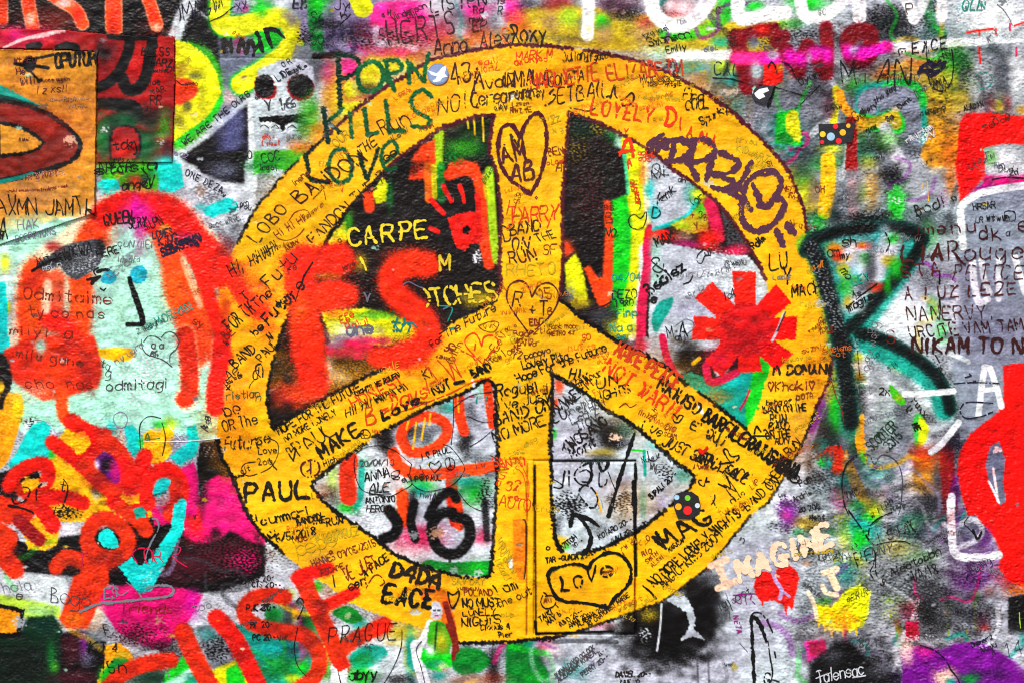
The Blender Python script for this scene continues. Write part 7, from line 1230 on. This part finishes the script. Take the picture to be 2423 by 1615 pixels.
# ------------------------------------------------------------------ mesh makers
def link(o, parent=None):
    COL.objects.link(o)
    if parent is not None: o.parent = parent
    return o
def np_mesh(name, v, quads, col, mat, smooth=True):
    me = bpy.data.meshes.new(name)
    nv, nq = len(v), len(quads)
    me.vertices.add(nv); me.vertices.foreach_set('co', v.astype(np.float32).ravel())
    me.loops.add(nq * 4); me.loops.foreach_set('vertex_index', quads.astype(np.int32).ravel())
    me.polygons.add(nq); me.polygons.foreach_set('loop_start', np.arange(0, nq * 4, 4, dtype=np.int32))
    me.update(calc_edges=True)
    if smooth: me.polygons.foreach_set('use_smooth', np.ones(nq, bool))
    at = me.attributes.new('paint', 'FLOAT_COLOR', 'POINT')
    c4 = np.ones((nv, 4), np.float32); c4[:, :3] = col
    at.data.foreach_set('color', c4.ravel())
    me.materials.append(mat)
    return me
def grid_part(cv, H, L_, fmask, name, mat, skirt=0.0):
    """the quads of the canvas grid selected by fmask as one mesh"""
    j, i = np.nonzero(fmask)
    a = j * cv.w + i
    q = np.stack([a, a + cv.w, a + cv.w + 1, a + 1], 1)
    used, inv = np.unique(q, return_inverse=True)
    q = inv.reshape(-1, 4)
    vj, vi = used // cv.w, used % cv.w
    v = world_pts(cv.X[vi], cv.Y[vj], H[vj, vi]); c = L_[vj, vi]
    if skirt:
        e = np.concatenate([q[:, [0, 1]], q[:, [1, 2]], q[:, [2, 3]], q[:, [3, 0]]])
        key = {tuple(x) for x in e.tolist()}
        be = np.array([x for x in key if (x[1], x[0]) not in key])
        n = len(v); v2 = v.copy(); v2[:, 1] += skirt
        v = np.vstack([v, v2]); c = np.vstack([c, c * .8])
        q = np.vstack([q, np.stack([be[:, 1], be[:, 0], be[:, 0] + n, be[:, 1] + n], 1)])
    return np_mesh(name, v, q, c, mat)
def empty(name, loc):
    o = bpy.data.objects.new(name, None); o.location = loc
    return o
def quad_box(name, x0, x1, y0, y1, z0, z1, mat, bev=0.0):
    me = bpy.data.meshes.new(name)
    v = [(x, y, z) for x in (x0, x1) for y in (y0, y1) for z in (z0, z1)]
    me.from_pydata(v, [], [(0,1,3,2),(4,6,7,5),(0,4,5,1),(2,3,7,6),(0,2,6,4),(1,5,7,3)])
    me.materials.append(mat)
    o = bpy.data.objects.new(name, me)
    if bev:
        md = o.modifiers.new('bevel', 'BEVEL'); md.width = bev; md.segments = 2
    return o

# ------------------------------------------------------------------ ground and wall body
def tag(o, label, cat, group=None):
    o['label'] = label; o['category'] = cat
    if group: o['group'] = group
    return o
gme = bpy.data.meshes.new('pavement')
gme.from_pydata([(-150, -150, 0), (150, -150, 0), (150, 150, 0), (-150, 150, 0)], [], [(0, 1, 2, 3)])
gme.materials.append(plain_material('grey stone pavement', (120, 116, 110), .85, 6.0, .3, .5))
g = link(bpy.data.objects.new('pavement', gme)); g['kind'] = 'structure'

WALL = link(empty('graffiti_wall', (0, 0, 0)))
WALL['kind'] = 'thing'
tag(WALL, 'rough plaster wall covered all over with graffiti and a yellow peace symbol', 'wall')
WT = EYE_Z - (WY0 - 807.5) / 1000.0
MAT_CORE = plain_material('old plaster', (170, 160, 145), .9, 9.0, .25, .6)
link(quad_box('wall_core', (WX0 - 1211.5) / 1000, (WX1 - 1211.5) / 1000, .02, .5, .002, WT, MAT_CORE), WALL)
nst = 7
cw = (WX1 - WX0) / 1000 / nst
cap = quad_box('coping_stone', -cw / 2 + .004, cw / 2 - .004, -.07, .57, 0, .09, plain_material('coping stone', (150, 145, 138), .85, 14.0, .3, .5), .012)
for k_ in range(nst):
    o = cap if k_ == 0 else cap.copy()
    o.location = ((WX0 - 1211.5) / 1000 + cw * (k_ + .5), 0, WT)
    link(o, WALL)
# surround
ci = (WIDE.X[:-1] + WIDE.X[1:]) / 2; cj = (WIDE.Y[:-1] + WIDE.Y[1:]) / 2
out_m = ~((ci[None, :] > FX0 + 8) & (ci[None, :] < FX1 - 8) & (cj[:, None] > FY0 + 8) & (cj[:, None] < FY1 - 8))
HWD = 0.5 * WIDE.f1 + .5 * WIDE.f3 + 2.2 * WIDE.f4 - 3.0
me = grid_part(WIDE, HWD, WC, out_m, 'plaster_surround', MAT_WALL)
link(bpy.data.objects.new('plaster_surround', me), WALL)

# ------------------------------------------------------------------ painted parts of the wall
fid = fi.id[:-1, :-1].copy()
fid[msk[:-1, :-1]] = 0
fm = msk[:-1, :-1] & msk[1:, :-1] & msk[:-1, 1:] & msk[1:, 1:]
counts = np.bincount(fid.ravel(), minlength=len(MOT))
# specks too small to be a part of their own go back to the plaster
OBJ = {}
kids = {i: [j for j, v in MOT.items() if v['parent'] == i] for i in MOT}
for i, mo in MOT.items():
    if i and counts[i] < 12 and not any(counts[j] >= 12 for j in kids[i]):
        fid[fid == i] = 0; counts[i] = 0
def make_part(i):
    mo = MOT[i]
    if counts[i] >= 12:
        o = bpy.data.objects.new(mo['name'], grid_part(fi, HW, FL, fid == i, mo['name'], MAT_WALL))
    elif any(counts[j] >= 12 for j in kids[i]):
        o = empty(mo['name'], (0, 0, 0))
    else: return
    par = WALL if mo['parent'] is None else OBJ[mo['parent']]
    OBJ[i] = link(o, par)
    if mo['label']: o['label'] = mo['label']
counts[0] = (fid == 0).sum()
for i in MOT: make_part(i)
# ------------------------------------------------------------------ paper sheets pasted on the wall
def sheet(name, label, mask, cat):
    f = mask[:-1, :-1] & mask[1:, :-1] & mask[:-1, 1:] & mask[1:, 1:]
    o = bpy.data.objects.new(name, grid_part(fi, HS, FL, f, name, MAT_SHEET, .0035))
    return tag(link(o), label, cat)
SH_R = sheet('pasted_sheet', 'dark red pasted sheet with black letters behind the ochre sheet', mk_r, 'poster')
SH_O = sheet('pasted_sheet', 'ochre pasted sheet with a big red brown ring at the left edge', mk_o, 'poster')

# ------------------------------------------------------------------ handwriting as raised strokes of ink
def ribbon(line, w, off, rnd):
    """one pen stroke as a strip that follows the wall"""
    p = np.asarray(line, float)
    d = np.hypot(*(p[1:] - p[:-1]).T)
    keep = np.concatenate([[True], d > .2]); p = p[keep]
    if len(p) < 2: return []
    runs, st = [], 0                                 # break the stroke at sharp corners
    for k in range(1, len(p) - 1):
        a, b = p[k] - p[k - 1], p[k + 1] - p[k]
        if np.dot(a, b) < .55 * np.hypot(*a) * np.hypot(*b):
            runs.append(p[st:k + 1]); st = k
    runs.append(p[st:])
    out = []
    for n_, r in enumerate(runs):
        s = np.concatenate([[0], np.cumsum(np.hypot(*(r[1:] - r[:-1]).T))])
        n = max(2, int(s[-1] / 4.0) + 1)
        u = np.linspace(0, s[-1], n)
        c = np.stack([np.interp(u, s, r[:, 0]), np.interp(u, s, r[:, 1])], 1)
        tg = np.gradient(c, axis=0); tg /= np.hypot(tg[:, 0], tg[:, 1])[:, None] + 1e-9
        c = np.vstack([c[0] - tg[0] * w * .42, c, c[-1] + tg[-1] * w * .42]); tg = np.vstack([tg[:1], tg, tg[-1:]])
        nn = np.stack([-tg[:, 1], tg[:, 0]], 1)
        m = len(c)
        ph = rnd.uniform(0, 6.3); hw = w * .5 * (1 + .22 * np.sin(ph + np.arange(m) * rnd.uniform(.25, .6)) + np.array([rnd.gauss(0, .15) for _ in range(m)])); hw[0] *= .45; hw[-1] *= .4
        hw = np.clip(hw, .2 * w, .85 * w)
        jit = np.array([rnd.gauss(0, .07) for _ in range(m)])[:, None] * w
        A, Bq = c + nn * (hw[:, None] + jit), c - nn * (hw[:, None] - jit)
        o_ = off + .03 * n_
        out.append((A, Bq, o_))
    return out
def ink_mesh(name, items):
    """items: [(colour, lines, width, offset)]"""
    V, Q, Cc = [], [], []
    base = 0
    for c, lines, w, off in items:
        rnd = random.Random(int(off * 1e5) + len(lines))
        cl = lin(np.clip(rgb(c), .05, 1)) * ALB
        for k, ln in enumerate(lines):
            for A, Bq, o_ in ribbon(ln, w, off + .012 * (k % 8), rnd):
                m = len(A)
                ha, hb = height(A), height(Bq)
                hc = np.maximum(ha, hb) * .5 + (ha + hb) * .25
                V.append(world_pts(A[:, 0], A[:, 1], hc + o_)); V.append(world_pts(Bq[:, 0], Bq[:, 1], hc + o_))
                i = np.arange(m - 1)
                if 2.4 < w < 6:                          # the pen skips over pits in the plaster
                    mx_, my_ = (A[:-1] + Bq[1:]).T / 2
                    gi = np.clip(((mx_ - fi.x0) / fi.d).astype(int), 0, fi.w - 1); gj = np.clip(((my_ - fi.y0) / fi.d).astype(int), 0, fi.h - 1)
                    i = i[(fi.grain[gj, gi] > .06) | (i == 0) | msk[gj, gi]]
                Q.append(np.stack([i, i + 1, i + 1 + m, i + m], 1) + base)
                Cc.append(np.repeat(cl[None], 2 * m, 0)); base += 2 * m
    if not V: return None
    return np_mesh(name, np.vstack(V), np.vstack(Q), np.vstack(Cc), MAT_INK)
HOSTS = {PEACE, HATCH}
groups = {}
for n_, (name, label, c, lines, w, par) in enumerate(RIB):
    pts = np.vstack(lines) if lines else None
    if pts is None: continue
    cx, cy = pts.mean(0)
    fx = int(np.clip((cx - fi.x0) / fi.d, 0, fi.w - 1)); fy = int(np.clip((cy - fi.y0) / fi.d, 0, fi.h - 1))
    ok = (pts[:, 0] > FX0) & (pts[:, 0] < FX1) & (pts[:, 1] > FY0) & (pts[:, 1] < FY1)
    if not ok.any(): continue
    host = 'o' if mk_o[fy, fx] else 'r' if mk_r[fy, fx] else int(lv[fi.id[fy, fx]])
    if host not in ('o', 'r') and host not in HOSTS: host = 0
    ext = np.ptp(pts, axis=0).max() * w
    groups.setdefault(host, []).append((ext, name, label, c, lines, w, .75 + .5 * n_ / len(RIB)))
for host, its in groups.items():
    par = SH_O if host == 'o' else SH_R if host == 'r' else WALL if host == 0 else OBJ[host]
    its.sort(key=lambda z: -z[0])
    few = {}
    rest = []
    for it in its:
        nm = it[1]
        if nm == 'faded_writing' or few.get(nm, 0) >= 290: rest.append(it); continue
        few[nm] = few.get(nm, 0) + 1
        me = ink_mesh(nm, [(it[3], it[4], it[5], it[6])])
        if me is None: continue
        o = link(bpy.data.objects.new(nm, me), par)
        if it[2]: o['label'] = it[2]
    if rest:
        me = ink_mesh('faded_writing', [(r_[3], r_[4], r_[5], r_[6]) for r_ in rest])
        o = link(bpy.data.objects.new('faded_writing', me), par); o['kind'] = 'stuff'

# ------------------------------------------------------------------ stickers
LIFT = {}
def plate(name, pts, lift, col, parent=None, rough=.35, sm=False, thick=.8, base=None):
    p = N(pts)
    if sm: p = catmull(p, True, 3.0)
    if ((p[:, 0] * np.roll(p[:, 1], -1)) - (np.roll(p[:, 0], -1) * p[:, 1])).sum() > 0: p = p[::-1]
    c = p.mean(0); h0 = (height(np.vstack([p, c[None]])).max() if parent is None else LIFT[parent.name]) + lift
    n = len(p)
    v = np.vstack([world_pts(p[:, 0], p[:, 1], np.full(n, h0)), world_pts(p[:, 0], p[:, 1], np.full(n, h0 - thick))])
    me = bpy.data.meshes.new(name)
    me.from_pydata([tuple(map(float, q)) for q in v], [], [tuple(range(n))] + [(k, k + n, (k + 1) % n + n, (k + 1) % n) for k in range(n)])
    me.materials.append(plain_material(name, col, rough, 120.0, .16, .25))
    o = link(bpy.data.objects.new(name, me), parent)
    if parent is None: LIFT[o.name] = h0
    return o
def disc(cx, cy, r, n=20): return [q for k in range(n) for q in (cx + r * math.cos(2 * math.pi * k / n), cy + r * math.sin(2 * math.pi * k / n))]
t(1,0)
st = tag(plate('round_sticker', disc(167, 68.5, 9.8, 36), .3, (104,124,168), thick=2.4), 'small round blue grey sticker with a white dove on the upper left rim', 'sticker')
plate('dove', [157.5,65, 162,66.5, 166,68, 168,66, 171,62.5, 174.5,60.5, 174.5,64, 173,68, 176,71, 171,72, 169,75, 164,76, 162,75, 165.5,72.5, 166,70.5, 161.5,69.5], .7, (236,240,248), st, thick=.3)
plate('rim', disc(167, 68.5, 8.6, 30), .25, (122,142,184), st, thick=.2)
t(3,0)
st = tag(plate('dotted_sticker', [46,114.5, 60,114, 79.5,113, 78.5,121, 76.5,131, 58,133, 47.5,133], .3, (22,20,24), thick=3), 'black rectangular sticker with coloured dots at upper right', 'sticker', 'black stickers with coloured dots')
for x_, y_, r_, c_ in ((49.8,123.8,2.7,(245,190,30)),(57.3,126,3.7,(150,190,215)),(61.5,116.5,2.4,(215,20,25)),(68.2,122.2,2.9,(240,170,20)),(73.3,116,2,(240,170,20)),(64.5,130,2.7,(215,20,25)),(49.2,131,1.9,(205,20,40))):
    plate('dot', disc(x_, y_, r_, 16), .6, c_, st, thick=.4)
t(2,2)
st = tag(plate('dotted_sticker', [148.5,141, 152,138.5, 164.5,137, 171,141.5, 173,150, 172,158, 163,163, 152,162, 148.5,152], .3, (22,20,24), thick=3), 'black many sided sticker with coloured dots on the lower right opening', 'sticker', 'black stickers with coloured dots')
for x_, y_, r_, c_ in ((151,142.5,2.4,(150,190,215)),(161,143,2.6,(110,190,30)),(152.5,151,3,(245,160,20)),(161,154.5,4,(225,20,20)),(170,150,2.3,(190,210,225))):
    plate('dot', disc(x_, y_, r_, 16), .6, c_, st, thick=.4)
t('n')
st = tag(plate('torn_sticker', [1776,222, 1788,208, 1810,201, 1830,206, 1824,228, 1806,248, 1786,240], .3, (34,30,36), thick=2), 'small torn black and white sticker below the magenta word', 'sticker')
plate('scrap', [1784,222, 1796,212, 1815,208, 1819,216, 1805,222, 1810,230, 1796,236, 1788,230], .6, (228,226,232), st, thick=.4)
